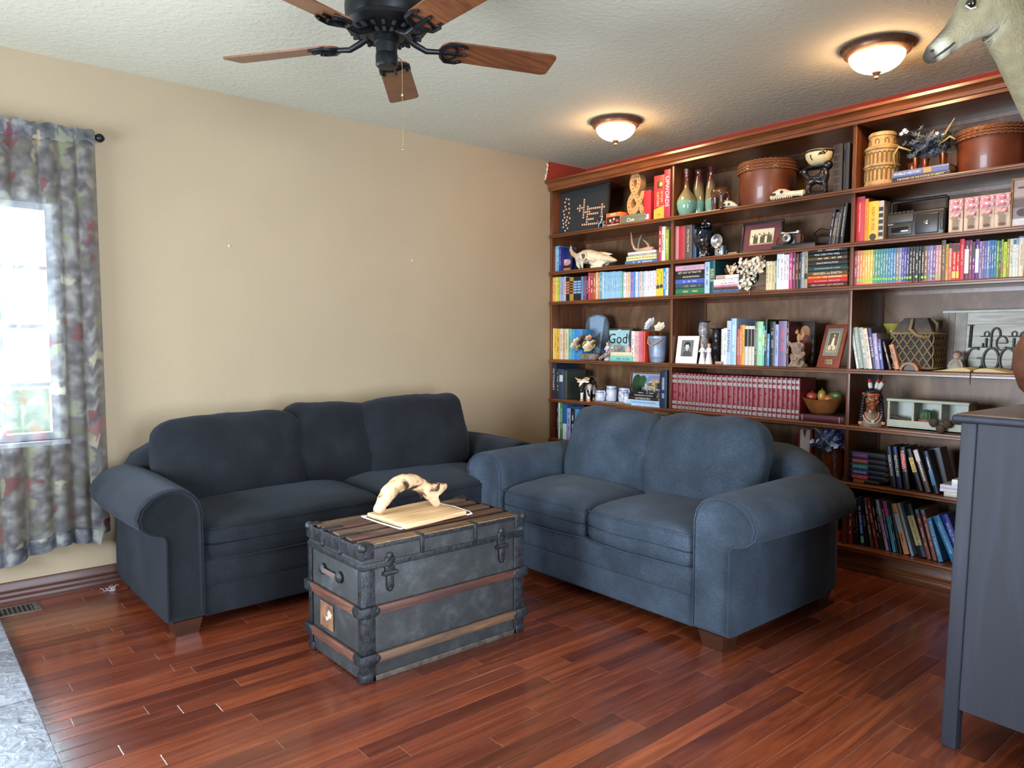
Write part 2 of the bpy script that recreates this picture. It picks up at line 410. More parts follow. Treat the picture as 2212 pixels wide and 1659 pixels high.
for (ya, yb) in BAY:
    cb(MB(), -.02, -.004, yb, ya, .1, ZT).build('back_panel', m_back, case, None)
    tops = [ZT] + [z - .022 for z in SH]
    for i, z in enumerate(SH):
        deep = -.418 if i < 6 else -.425
        s = cb(MB(), -.408, -.02, yb, ya, z - .022, z).build('shelf', m_case, case, None)
        # double bead nosing along the front edge
        pr = [(-.408, z-.027), (-.417, z-.027), (-.4215, z-.0245), (-.4215, z-.017), (-.4185, z-.0155), (-.4185, z-.0135), (-.4235, z-.011), (-.4245, z-.006), (-.422, z-.001), (-.417, z+.0008), (-.408, z+.0006)]
        y0, y1 = yb - .011, ya + .011
        nb = MB(); k = len(pr)
        nb.add([(p[0] + .2, yy + 1.86, p[1]) for yy in (y0, y1) for p in pr], [(j, j+1, k+j+1, k+j) for j in range(k-1)] + [tuple(range(k)), tuple(range(k, 2*k))[::-1]])
        nb.build('nosing', m_case, s, 40)
        if i < 6 or True:
            zt = tops[i]
            cb(MB(), -.032, -.02, yb, ya, zt - .022, zt).build('back_trim', m_casev, case, None)
            cb(MB(), -.034, -.02, ya - .012, ya, z, zt - .022).build('corner_trim', m_casev, case, None)
    cb(MB(), -.405, -.004, yb, ya, ZT, ZT + .02).build('top_panel', m_case, case, None)
# crown along the whole front
pr = [(-.004,2.526),(-.405,2.526),(-.405,2.500),(-.424,2.500),(-.424,2.516),(-.428,2.519),(-.433,2.521),(-.435,2.526),(-.432,2.531),(-.429,2.533),(-.432,2.541),(-.438,2.549),(-.447,2.556),(-.458,2.560),(-.466,2.561),(-.466,2.576),(-.004,2.576)]
b = MB(); k = len(pr)
b.add([(p[0] + .2, yy + 1.86, p[1]) for yy in (-3.722, -.002) for p in pr], [(j, (j+1) % k, k+(j+1) % k, k+j) for j in range(k)] + [tuple(range(k)), tuple(range(k, 2*k))[::-1]])
b.build('crown_moulding', m_case, case, 40)
pr = [(-.34,.0),(-.378,.0),(-.382,.012),(-.378,.034),(-.384,.040),(-.384,.048),(-.372,.056),(-.368,.062),(-.368,.112),(-.34,.112)]
b = MB(); k = len(pr)
b.add([(p[0] + .2, yy + 1.86, p[1]) for yy in (-3.722, -.002) for p in pr], [(j, (j+1) % k, k+(j+1) % k, k+j) for j in range(k)] + [tuple(range(k)), tuple(range(k, 2*k))[::-1]])
b.build('base_moulding', m_case, case, 40)

# ------------------------------------------------------------------ sofas
def fabric(name, c1, c2, c3):
    m, n, l, b = newmat(name)
    tc = n.new('ShaderNodeTexCoord'); mp = n.new('ShaderNodeMapping'); mp.inputs['Scale'].default_value = (260, 260, 120); l.new(tc.outputs['Object'], mp.inputs['Vector'])
    nz = n.new('ShaderNodeTexNoise'); nz.inputs['Scale'].default_value = 1; nz.inputs['Detail'].default_value = 3; l.new(mp.outputs[0], nz.inputs['Vector'])
    big = n.new('ShaderNodeTexNoise'); big.inputs['Scale'].default_value = 5; big.inputs['Detail'].default_value = 4; l.new(tc.outputs['Object'], big.inputs['Vector'])
    r = ramp(n, [(.3, c1), (.5, c2), (.75, c3)]); ad = n.new('ShaderNodeMath'); ad.operation = 'MULTIPLY_ADD'; ad.inputs[1].default_value = .45
    l.new(nz.outputs['Fac'], ad.inputs[0]); sc = n.new('ShaderNodeMath'); sc.operation = 'MULTIPLY'; sc.inputs[1].default_value = .55; l.new(big.outputs['Fac'], sc.inputs[0]); l.new(sc.outputs[0], ad.inputs[2])
    l.new(ad.outputs[0], r.inputs['Fac']); l.new(r.outputs[0], b.inputs['Base Color'])
    b.inputs['Roughness'].default_value = .95; b.inputs['Sheen Weight'].default_value = .08; b.inputs['Sheen Roughness'].default_value = .5; b.inputs['Sheen Tint'].default_value = (.55, .65, .8, 1)
    b.inputs['Specular IOR Level'].default_value = .15
    bump(n, l, b, nz.outputs['Fac'], .5, .004)
    return m
m_fab_dark = fabric('chenille_midnight', '#0f1114', '#17191d', '#24272d')      # the sofa's cloth is darker than the loveseat's
m_fab_slate = fabric('chenille_slate', '#21272f', '#303944', '#475260')
m_leg = wood('leg_wood', [(.3, '#26130b'), (.6, '#3d2012'), (.8, '#502c1a')], rough=.35)

ARM = [(0,.07),(0,.50),(.002,.555),(.012,.60),(.04,.638),(.085,.660),(.13,.666),(.18,.657),(.225,.636),(.262,.60),(.278,.556),(.268,.515),(.240,.486),(.20,.471),(.168,.462),(.160,.44),(.160,.07)]
def arm_mesh(side, x_in, y0, y1, t, flare=.03):
    """side -1 left, +1 right; profile carried from front to back with a softly puffed face"""
    k = t / .16; b = MB(); n = len(ARM); rows = []
    for (yy, ins) in ((y0 - .004, .030), (y0 - .016, .018), (y0 - .004, .004), (y0 + .03, 0), (y0 + (y1-y0)*.3, -.6*flare), (y0 + (y1-y0)*.6, -flare), (y1 - .06, -flare*.6), (y1, .01)):
        rows.append((yy, ins))
    cx, cz = .11, .40; vs = []
    for yy, ins in rows:
        for (u, z) in ARM:
            if ins >= 0:
                uu, zz = cx + (u - cx) * (1 - ins / .16), cz + (z - cz) * (1 - ins / .34)
            else:
                uu, zz = (u - ins * min(1, max(0, (u - .15) / .1)), z + (-ins*.3 if z > .6 else 0))
            zz = max(zz, .07); vs.append((side * (x_in + uu * k), yy, zz))
    fs = [(r*n+i, r*n+(i+1) % n, (r+1)*n+(i+1) % n, (r+1)*n+i) for r in range(len(rows)-1) for i in range(n)]
    fs += [tuple(range(n)), tuple((len(rows)-1)*n + i for i in range(n))]
    b.add(vs, fs); return b
def pillow(w, d, h, M, seed, n=13, amp=.015, sag=0):
    def fn(p, hh):
        x, z = p.x / hh[0], p.z / hh[2]
        puff = 1 + .42 * (1 - abs(x) ** 3) * (1 - abs(z) ** 3) - .42
        q = Vector((p.x * (1 - .05 * z * z) , p.y * puff, p.z * (1 - .10 * abs(x) ** 3)))
        if z > 0: q.z -= sag * (x * x)
        nn = noise.noise_vector(Vector((p.x * 5 + seed * 7, p.y * 4, p.z * 5 + seed)))
        n2 = noise.noise_vector(Vector((p.x * 14 + seed * 3, p.y * 10, p.z * 14)))
        return q + nn * amp + n2 * amp * .45
    b = MB(); b.rbox(-w/2, w/2, -d/2, d/2, -h/2, h/2, min(.085, d * .42), 4, M, n, fn); return b
def seat_cushion(x0, x1, y0, y1, z0, z1, seed):
    def fn(p, hh):
        x, y = p.x / hh[0], p.y / hh[1]
        up = 1 if p.z > 0 else .25
        q = Vector(p); q.z += up * .038 * (1 - x ** 4) * (1 - max(0, abs(y) - .2) ** 2 * 1.2) * (1 if p.z > 0 else -1)
        q.y -= (.025 * (1 - x * x)) if y < -.9 else 0
        if p.z > 0 and y < -.6: q.z -= .02 * ((-y - .6) / .4) ** 2
        return q + noise.noise_vector(Vector((p.x * 4 + seed, p.y * 4, seed * 2.0))) * .008
    b = MB(); b.rbox(x0, x1, y0, y1, z0, z1, .045, 4, None, 12, fn)
    return b, fn
def piping(path, mat, parent, r=.0042):
    return MB().tube(path, r, 6).build('piping', mat, parent, 60)

def make_sofa(name, label, loc, rz, W, D, t, nseat, backs, seed, m_fab, right_in=0.0, bh=.78):
    root = thing(name, label, 'sofa', loc, rz)
    f, bk = -D/2, D/2; xi = W/2 - t
    # base: lower skirt and the fuller upper rail
    MB().rbox(-W/2 + .015, W/2 - .015, f + .03, bk - .02, .065, .30, .02, 3).build('base', m_fab, root)
    MB().rbox(-xi - .005, xi + .005, f - .004, f + .12, .065, .205, .014, 3, None, 4).build('front_skirt', m_fab, root)
    MB().rbox(-xi - .005, xi + .005, f - .010, f + .12, .195, .325, .022, 3, None, 4).build('front_rail', m_fab, root)
    for side in (-1, 1):
        ff = f + (right_in if side > 0 else 0)
        a = arm_mesh(side, xi, ff, bk - .12, t).build('arm', m_fab, root, 50)
        k = t / .16
        path = [(side * (xi + (.11 + (u - .11) * .96) * k), ff - .012, .40 + (z - .40) * .97) for (u, z) in ARM]
        piping(path, m_fab, a)
    # arched back frame
    n = 26; pf = [(-W/2 + .005, .08)]
    for i in range(n + 1):
        x = -W/2 + .005 + (W - .01) * i / n; e = max(0, (abs(x) - (W/2 - .30)) / .30)
        pf.append((x, bh - .24 * (1 - math.sqrt(max(0, 1 - e * e)))))
    pf.append((W/2 - .005, .08))
    b = MB(); k = len(pf)
    secs = [(bk - .24, .05), (bk - .225, .02), (bk - .17, 0), (bk - .06, 0), (bk - .015, .015), (bk, .05)]
    vs = [(x * (1 - ins / W), yy, z - (ins if z > .1 else 0)) for yy, ins in secs for (x, z) in pf]
    b.add(vs, [(r*k+i, r*k+(i+1) % k, (r+1)*k+(i+1) % k, (r+1)*k+i) for r in range(len(secs)-1) for i in range(k)] + [tuple(range(k)), tuple((len(secs)-1)*k+i for i in range(k))])
    b.build('back_frame', m_fab, root, 50)
    # seat cushions
    wd = 2 * xi / nseat
    for i in range(nseat):
        x0, x1 = -xi + i * wd + .003, -xi + (i + 1) * wd - .003
        b, fn = seat_cushion(x0, x1, f - .005, bk - .27, .318, .488, seed + i)
        c = b.build('seat_cushion', m_fab, root, 60)
        for zz in (.079, -.079):
            h = ((x1-x0)/2, (bk-.27-f+.005)/2, .085); cx, cy = (x0+x1)/2, (f-.005+bk-.27)/2; path = []
            for (px, py) in [(-1, .6), (-1, -.5), (-1, -.82), (-.97, -.95), (-.9, -.995), (-.6, -1), (-.2, -1), (.2, -1), (.6, -1), (.9, -.995), (.97, -.95), (1, -.82), (1, -.5), (1, .6)]:
                q = fn(Vector((px * h[0], py * h[1], zz)), h); path.append((q.x * .998 + cx, q.y + cy + .003, q.z + .403))
            piping(path, m_fab, c, .0038)
    # loose back cushions
    for j, (xc, yc, zc, w, d, h, tilt, roll, yaw) in enumerate(backs):
        M = Matrix.Translation((xc, yc, zc)) @ Matrix.Rotation(R(yaw), 4, 'Z') @ Matrix.Rotation(R(-tilt), 4, 'X') @ Matrix.Rotation(R(roll), 4, 'Y')
        pillow(w, d, h, M, seed * 3 + j).build('back_cushion', m_fab, root, 60)
    for sx in (-1, 1):
        for yy in (f + .05, bk - .10):
            x = sx * (W/2 - .085)
            b = MB(); w0, w1 = .062, .048
            b.add([(x-w1, yy-w1, 0), (x+w1, yy-w1, 0), (x+w1, yy+w1, 0), (x-w1, yy+w1, 0), (x-w0, yy-w0, .072), (x+w0, yy-w0, .072), (x+w0, yy+w0, .072), (x-w0, yy+w0, .072)],
                  [(0,3,2,1),(4,5,6,7),(0,1,5,4),(1,2,6,5),(2,3,7,6),(3,0,4,7)]); b.build('leg', m_leg, root, None)
    return root
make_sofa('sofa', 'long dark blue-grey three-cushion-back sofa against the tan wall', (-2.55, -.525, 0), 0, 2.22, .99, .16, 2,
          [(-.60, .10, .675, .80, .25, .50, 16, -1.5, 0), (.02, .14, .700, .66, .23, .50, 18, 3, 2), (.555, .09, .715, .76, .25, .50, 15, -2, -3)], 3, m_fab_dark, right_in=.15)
make_sofa('loveseat', 'shorter blue-grey two-cushion loveseat standing before the bookcase', (-1.435, -1.875, 0), R(-90), 1.67, .97, .18, 2,
          [(-.315, .10, .665, .68, .26, .50, 17, 2, 2), (.30, .085, .675, .70, .27, .51, 15, -2, -2)], 11, m_fab_slate)

# ------------------------------------------------------------------ steamer trunk
m_canvas = None
def trunk_mats():
    m, n, l, b = newmat('trunk_canvas'); tc = n.new('ShaderNodeTexCoord')
    nz = n.new('ShaderNodeTexNoise'); nz.inputs['Scale'].default_value = 9; nz.inputs['Detail'].default_value = 10; nz.inputs['Roughness'].default_value = .7; l.new(tc.outputs['Object'], nz.inputs['Vector'])
    r = ramp(n, [(.3, '#191a1b'), (.5, '#262728'), (.62, '#35373a'), (.72, '#4b4d50'), (.82, '#616264')]); l.new(nz.outputs['Fac'], r.inputs['Fac']); l.new(r.outputs[0], b.inputs['Base Color'])
    b.inputs['Roughness'].default_value = .62; n2 = n.new('ShaderNodeTexNoise'); n2.inputs['Scale'].default_value = 220; l.new(tc.outputs['Object'], n2.inputs['Vector']); bump(n, l, b, n2.outputs['Fac'], .35, .003)
    return m
m_canvas = trunk_mats()
m_iron = pm('#2b2c30', .5, .55, var=.6, vs=38, bp=.25, bs=140, name='trunk_iron')
m_tw1 = wood('trunk_slat_red', [(.2, '#221410'), (.42, '#40251d'), (.6, '#583226'), (.82, '#734634')], scale=(2.5, 30, 30), rough=.55, coat=.05, bp=.3)
m_tw2 = wood('trunk_slat_tan', [(.2, '#261b15'), (.42, '#473325'), (.6, '#644831'), (.8, '#8d6a45')], scale=(3, 30, 30), rough=.6, coat=0, bp=.3)
m_tw1y = wood('trunk_slat_side', [(.2, '#2a1611'), (.42, '#4b2c22'), (.6, '#65402f'), (.82, '#7d5a42')], scale=(30, 2.5, 30), rough=.55, coat=.05, bp=.3)
TX, TY, TW, TD, TH = -2.81, -1.725, .81, .46, .535
tr = thing('steamer_trunk', 'old black canvas steamer trunk with wooden slats used as coffee table', 'trunk', (TX, TY, 0))
hx, hy = TW/2, TD/2
MB().rbox(-hx + .004, hx - .004, -hy + .004, hy - .004, 0.004, .44, .006, 2).build('body', m_canvas, tr)
lid = MB().rbox(-hx, hx, -hy, hy, .443, TH - .008, .008, 2).build('lid', m_canvas, tr)
def rivets(pts, parent, nrm):
    b = MB()
    for p in pts: b.ball(p, .0028, n=5, m=3)
    o = b.build('rivets', m_iron, parent, 60); o['kind'] = 'stuff'; return o
# lid: wooden slats on top, iron rim
ysl = [-.185, -.085, .015, .115, .19]
for i, yy in enumerate(ysl):
    w = .030 if i not in (0, 4) else .026
    MB().rbox(-hx + .018, hx - .018, yy - w, yy + w * (1 if i != 2 else .9), TH - .010, TH + .004, .004, 2).build('top_slat', m_tw2 if i % 2 == 0 else m_tw1, lid)
for yy in (-hy - .002, hy + .002):
    MB().rbox(-hx - .003, hx + .003, yy - .003, yy + .003, TH - .016, TH, .002, 2).build('rim_strip', m_iron, lid)
    MB().rbox(-hx - .003, hx + .003, yy - .0025, yy + .0025, .441, .466, .002, 2).build('lid_band', m_iron, lid)
for xx in (-hx - .002, hx + .002):
    MB().rbox(xx - .003, xx + .003, -hy, hy, TH - .055, TH, .002, 2).build('rim_strip', m_iron, lid)
    MB().rbox(xx - .0025, xx + .0025, -hy, hy, .441, .466, .002, 2).build('lid_band', m_iron, lid)
rivets([(-hx - .005, -hy + .02 + i * .0141, TH - .047) for i in range(31)] + [(-hx - .005, -hy + .02 + i * .0141, TH - .012) for i in range(31)], lid, 0)
# worn pale edge along the top front
MB().rbox(-hx + .03, hx - .03, -hy - .001, -hy + .012, TH - .006, TH + .0015, .002, 2).build('worn_edge', pm('#8a6a4a', .7, var=.5, vs=60, name='worn_wood'), lid)
# iron corner caps
for sx in (-1, 1):
    for sy in (-1, 1):
        b = MB(); b.rbox(sx * hx - sx * .050, sx * (hx + .006), sy * (hy + .001), sy * (hy + .007), TH - .052, TH + .004, .003, 2)
        b.rbox(sx * (hx + .001), sx * (hx + .007), sy * hy - sy * .050, sy * (hy + .006), TH - .052, TH + .004, .003, 2)
        b.rbox(sx * hx - sx * .045, sx * (hx + .006), sy * hy - sy * .045, sy * (hy + .006), TH - .002, TH + .007, .003, 2)
        b.ball((sx * (hx - .004), sy * (hy - .004), TH - .006), .020, n=10, m=6)
        b.build('corner_cap', m_iron, lid)
        b = MB(); b.rbox(sx * hx - sx * .055, sx * (hx + .002), sy * (hy - .002), sy * (hy + .003), .0, .44, .002, 2)
        b.rbox(sx * (hx - .002), sx * (hx + .003), sy * hy - sy * .030, sy * (hy + .002), .0, .44, .002, 2); b.build('corner_strip', m_iron, tr)
        b = MB(); b.rbox(sx * hx - sx * .045, sx * (hx + .006), sy * hy - sy * .045, sy * (hy + .006), .0, .035, .006, 2); b.build('foot_cap', m_iron, tr)
MB().rbox(-hx, hx, -hy - .003, -hy + .004, 0, .022, .002, 2).build('bottom_strip', pm('#4a4138', .7, .3, var=.5, vs=40, name='rust_strip'), tr)
# wooden straps round the body, clamped in iron
for z, mt in ((.262, m_tw1), (.076, m_tw2)):
    for sy in (-1, 1):
        s = MB().rbox(-hx - .012, hx + .012, sy * hy, sy * (hy + .016), z, z + .036, .003, 2).build('strap', mt, tr)
        for sx in (-1, 1):
            c = MB(); c.rbox(sx * (hx - .052), sx * (hx + .015), sy * (hy + .002), sy * (hy + .0195), z - .003, z + .039, .003, 2)
            c.ball((sx * (hx - .052), sy * (hy + .012), z + .018), .020, .008, .020, n=12, m=6)
            c.build('clamp', m_iron, s)
    for sx in (-1, 1):
        s = MB().rbox(sx * hx, sx * (hx + .015), -hy + .002, hy - .002, z, z + .036, .003, 2).build('strap', m_tw1y, tr)
        for sy in (-1, 1):
            c = MB(); c.rbox(sx * (hx + .002), sx * (hx + .0185), sy * (hy - .040), sy * (hy + .014), z - .003, z + .039, .003, 2)
            c.ball((sx * (hx + .011), sy * (hy - .040), z + .018), .008, .018, .020, n=12, m=6); c.build('clamp', m_iron, s)
# hasps
for xx in (-.285, .278):
    la = MB().rbox(xx - .022, xx + .022, -hy - .008, -hy + .002, .415, .478, .008, 2).ball((xx, -hy - .004, .482), .016, .007, .014).build('hasp', m_iron, tr)
    t = [(xx + .018 * math.cos(a), -hy - .011, .452 + .013 * math.sin(a)) for a in [i * math.pi / 8 for i in range(17)]]
    MB().tube(t, .0035, 6).build('hasp_ring', m_iron, la)
    MB().rbox(xx - .030, xx + .030, -hy - .013, -hy, .405, .424, .004, 2).tube([(xx - .034, -hy - .01, .415), (xx + .034, -hy - .01, .415)], .006, 8).build('hinge_bar', m_iron, la)
    MB().rbox(xx - .016, xx + .016, -hy - .011, -hy, .352, .408, .008, 2).ball((xx, -hy - .006, .352), .012, .006, .012).build('catch', m_iron, la)
for xx in (-.135, .135):
    MB().rbox(xx - .009, xx + .009, -hy - .008, -hy - .001, .468, TH + .003, .003, 2).rbox(xx - .009, xx + .009, -hy - .006, -hy + .05, TH + .002, TH + .006, .002, 2).build('lid_clip', m_iron, lid)
for yy in (.095, -.055):
    b = MB().rbox(-hx - .008, -hx - .001, yy - .014, yy + .014, .485, TH + .003, .003, 2).ball((-hx - .004, yy, .482), .005, .014, .014)
    b.rbox(-hx - .006, -hx + .09, yy - .014, yy + .014, TH + .002, TH + .006, .002, 2); b.build('lid_clip', m_iron, lid)
# carrying handle on the end, and a torn paper label
hd = MB().rbox(-hx - .016, -hx - .010, -.045, .085, .366, .388, .003, 2).build('handle', pm('#5b4a44', .6, bp=.3, name='leather_strap'), tr)
for yy in (.092, -.052):
    MB().lathe([(.024, 0), (.024, .006), (.016, .014), (0, .018)], 12, M=Matrix.Translation((-hx - .002, yy, .377)) @ Matrix.Rotation(R(-90), 4, 'Y')).build('handle_plate', m_iron, hd)
lb = MB(); lb.box(-hx - .0016, -hx + .001, .012, .125, .132, .238); lb.build('paper_label', pm('#6b4a34', .8, var=.5, vs=25, name='brown_label'), tr, None)
pp = [(.02,.20),(.045,.215),(.06,.20),(.055,.185),(.075,.18),(.07,.165),(.05,.172),(.04,.185),(.03,.18)]
MB().prism([(p[0], p[1]) for p in pp], 0, .0012, M=Matrix.Translation((-hx - .0016, 0, 0)) @ Matrix.Rotation(R(90), 4, 'Z')).build('label_remnant', pm('#a89c8a', .8, name='paper_scrap'), tr, None)

# tray: wooden board with white wire handles
m_board = wood('driftboard', [(.2, '#a77c50'), (.45, '#cba577'), (.62, '#d9bb92'), (.8, '#e6d2b4')], scale=(2, 26, 26), rough=.6, coat=0, bp=.2)
ty = thing('serving_board', 'pale wooden board with white wire handles on the trunk', 'tray', (-2.81, -1.715, .5425), R(3))
MB().rbox(-.17, .17, -.145, .145, .003, .024, .006, 2, None, 2, lambda p, h: p + Vector((0, .01 * math.sin(p.x * 11), 0))).build('board', m_board, ty)
for sx in (-1, 1):
    pth = [(sx * .165, -.14, .007), (sx * .19, -.145, .009), (sx * .198, -.12, .012), (sx * .206, 0, .014), (sx * .198, .12, .012), (sx * .19, .145, .009), (sx * .165, .14, .007)]
    MB().tube(pth, .0032, 8).build('wire_handle', pm('#e9e7e0', .35, name='white_wire'), ty, 60)

# driftwood branch
def driftwood():
    m, n, l, b = newmat('driftwood'); tc = n.new('ShaderNodeTexCoord')
    nz = n.new('ShaderNodeTexNoise'); nz.inputs['Scale'].default_value = 13; nz.inputs['Detail'].default_value = 6; nz.inputs['Distortion'].default_value = 1.2; l.new(tc.outputs['Object'], nz.inputs['Vector'])
    r = ramp(n, [(.36, '#241a14'), (.41, '#3a2a1f'), (.44, '#9a7450'), (.52, '#c2a27c'), (.8, '#d6c0a0')]); l.new(nz.outputs['Fac'], r.inputs['Fac']); l.new(r.outputs[0], b.inputs['Base Color'])
    b.inputs['Roughness'].default_value = .75; bump(n, l, b, nz.outputs['Fac'], .5, .01); return m
m_drift = driftwood()
dw = thing('driftwood', 'arched bleached driftwood branch standing on the wooden board', 'driftwood', (-2.80, -1.66, .5665))
P = [(-.175, .0, .010), (-.155, 0, .045), (-.125, 0, .085), (-.085, .005, .113), (-.035, .01, .128), (.015, .008, .118), (.055, .004, .094), (.09, -.004, .066), (.125, -.015, .052)]
rad = [.020, .028, .033, .035, .035, .034, .033, .036, .026]
b = MB(); pts = []; rr = []
for i in range(len(P) - 1):
    for s in range(4):
        t = s / 4; q = Vector(P[i]).lerp(Vector(P[i+1]), t); pts.append(q); rr.append(rad[i] * (1-t) + rad[i+1] * t)
pts.append(Vector(P[-1])); rr.append(rad[-1])
rr = [(a * (1 + .25 * noise.noise(Vector((i * .4, 0, 0)))), a * (1 + .25 * noise.noise(Vector((0, i * .4, 3))))) for i, a in enumerate(rr)]
b.tube(pts, rr, 14); b.build('trunk_piece', m_drift, dw, 60)
MB().tube([(.07, 0, .08), (.10, -.005, .07), (.13, -.012, .075), (.165, -.02, .088), (.175, -.02, .092)], [.028, .034, .03, .016, .005], 12).build('fork', m_drift, dw, 60)
MB().tube([(.08, 0, .07), (.105, -.012, .035), (.118, -.02, .008), (.12, -.02, .001)], [.026, .024, .018, .012], 12).build('fork', m_drift, dw, 60)
for (a, c, r0) in (((-.04, .02, .14), (-.085, .03, .125), .012), ((.085, 0, .09), (.09, 0, .122), .010), ((-.105, 0, .10), (-.112, -.01, .05), .013), ((.05, 0, .085), (.055, .01, .04), .016)):
    MB().tube([a, tuple((Vector(a) + Vector(c)) / 2), c], [r0, r0 * .8, r0 * .3], 8).build('knot', pm('#33261d', .85, var=.4, bp=.6, bs=90, name='driftwood_bark'), dw, 60)

# ------------------------------------------------------------------ ceiling fan
m_blk = pm('#131518', .42, .6, var=.2, name='fan_black')
m_blade = wood('fan_blade', [(.3, '#4a2817'), (.5, '#5f361e'), (.75, '#774829')], scale=(1.6, 30, 30), rough=.4, bp=.04)
fan = thing('ceiling_fan', 'black ceiling fan with five brown wooden blades', 'ceiling fan', (-3.095, -1.974, H))
zb = 2.417 - H
MB().lathe([(0, 0), (.075, 0), (.078, -.02), (.06, -.055), (.02, -.065), (.014, -.07)], 24).build('canopy', m_blk, fan)
MB().lathe([(.014, -.06), (.014, -.13)], 12).build('downrod', m_blk, fan)
MB().lathe([(0, -.115), (.07, -.118), (.12, -.135), (.147, -.165), (.152, -.20), (.150, -.235), (.142, -.255), (.12, -.262), (.10, -.262), (0, -.262)], 36).build('motor_housing', m_blk, fan)
vent = MB().lathe([(.142, -.250), (.152, -.256), (.153, -.268), (.140, -.284), (.10, -.300), (.06, -.308), (0, -.310)], 36).build('vented_plate', m_blk, fan)
for i in range(20):
    a = i * math.pi / 10
    for (r0, r1, z) in ((.108, .132, -.2955), (.074, .096, -.305)):
        p = Matrix.Rotation(a, 4, 'Z'); MB().rbox(r0, r1, -.006, .006, z - .006, z + .004, .002, 1, p).build('vent_slot', pm('#050506', .9, name='slot_dark'), vent)
MB().lathe([(.045, -.30), (.046, -.325), (.04, -.33), (.039, -.365), (.041, -.368), (.041, -.405), (.036, -.412), (0, -.413)], 24).build('switch_housing', m_blk, fan)
TH0 = R(340.23)
def blade_poly():
    r0, r1 = .205, .665; pts = []
    for i in range(7): a = R(90 + i * 30); pts.append((r0 + .05 + .062 * math.cos(a) * .9, .060 * math.sin(a)))
    for (x, y) in ((r1 - .02, -.068), (r1 - .004, -.06), (r1, -.045), (r1, .045), (r1 - .004, .06), (r1 - .02, .068)): pts.append((x, y))
    return pts
bp_ = blade_poly()
for k in range(5):
    a = TH0 + k * R(72)
    Mx = Matrix.Rotation(a, 4, 'Z') @ Matrix.Translation((0, 0, zb)) @ Matrix.Rotation(R(-12), 4, 'X')
    b = MB(); n_ = len(bp_)
    vs = [Vector((p[0], p[1], z)) for z in (-.003, .004) for p in bp_]
    b.add([Mx @ v for v in vs], [(i, (i+1) % n_, n_ + (i+1) % n_, n_ + i) for i in range(n_)] + [tuple(range(n_)), tuple(range(n_, 2*n_))])
    bl = b.build('blade', m_blade, fan, 30)
    Ma = Matrix.Rotation(a, 4, 'Z')
    arm = MB(); arm.tube([(.07, 0, -.296), (.11, 0, -.318), (.15, 0, zb - .012), (.20, 0, zb - .008), (.235, 0, zb - .006)], [.012, .012, .011, .010, .008], 8, M=Ma)
    # scrolled bracket with three prongs
    for s in (-1, 0, 1):
        pth = [(.205, 0, 0), (.215, s * .03, 0), (.235, s * .055, 0), (.275, s * .058, 0), (.31 - abs(s) * .01, s * .045, 0)]
        arm.tube([Mx @ Vector((p[0], p[1], -.008)) for p in pth], [.010, .009, .009, .007, .005], 6)
    for s in (-1, 1):
        pth = [(.235, s * .056, 0), (.262, s * .03, 0), (.272, 0, 0)]
        arm.tube([Mx @ Vector((p[0], p[1], -.007)) for p in pth], [.006, .005, .005], 6)
    arm.build('blade_arm', m_blk, fan, 50)
    for (px, py) in ((.285, .045), (.285, -.045), (.30, 0)):
        MB().ball(Mx @ Vector((px, py, -.010)), .006, n=8, m=5).build('screw', m_blk, bl, 60)
ch = MB(); zc = -.385
random.seed(5); cxp, cyp = .040 * math.cos(R(-35)), .040 * math.sin(R(-35))
m_brass = pm('#a08b66', .3, .9, name='chain_brass')
ch.tube([(cxp, cyp, zc + .01), (cxp * 1.35, cyp * 1.35, zc), (cxp * 1.4, cyp * 1.4, zc - .02)], .002, 5)
for i in range(64): ch.ball((cxp * 1.4, cyp * 1.4, zc - .02 - i * .0047), .0019, n=5, m=4)
ch.ball((cxp * 1.4, cyp * 1.4, zc - .125), .005, .005, .009, n=8, m=6)
ch.ball((cxp * 1.4, cyp * 1.4, zc - .325), .004, .004, .006, n=8, m=6)
ch.build('pull_chain', m_brass, fan, 60)

# ------------------------------------------------------------------ ceiling lights
m_bronze = pm('#7a5a48', .45, .7, var=.2, name='lamp_bronze')
m, n, l, bs = newmat('lamp_glass'); m_lampg = m
bs.inputs['Base Color'].default_value = (1, .9, .75, 1); bs.inputs['Emission Color'].default_value = (1.0, .60, .30, 1); bs.inputs['Emission Strength'].default_value = 42.0
bs.inputs['Roughness'].default_value = .3
def ceiling_lamp(loc, label, s=1.0):
    t = thing('ceiling_light', label, 'ceiling light', loc, 0, 'flush ceiling lights before the bookcase')
    MB().lathe([(.165*s, 0), (.168*s, -.008), (.160*s, -.014), (.152*s, -.022), (.150*s, -.034), (.132*s, -.044), (.126*s, -.046), (.122*s, -.03), (.12*s, 0)], 40).build('rim', m_bronze, t, 50)
    pr = [(.127*s, -.040)] + [(.127*s * math.cos(a), -.040 - .085*s * math.sin(a)) for a in [i * math.pi / 2 / 10 for i in range(1, 10)]] + [(0, -.040 - .085*s)]
    MB().lathe(pr, 36).build('glass_bowl', m_lampg, t, 60)
    z = -.040 - .085*s
    MB().lathe([(.022, z + .002), (.020, z - .004), (.010, z - .010), (.006, z - .016), (.010, z - .022), (.010, z - .028), (0, z - .034)], 16).build('finial', m_bronze, t, 60)
    return t
ceiling_lamp((-.845, -1.093, H), 'glowing bronze-rimmed ceiling light nearer the corner of the room')
ceiling_lamp((-.818, -2.755, H), 'glowing bronze-rimmed ceiling light nearer the mounted deer head')

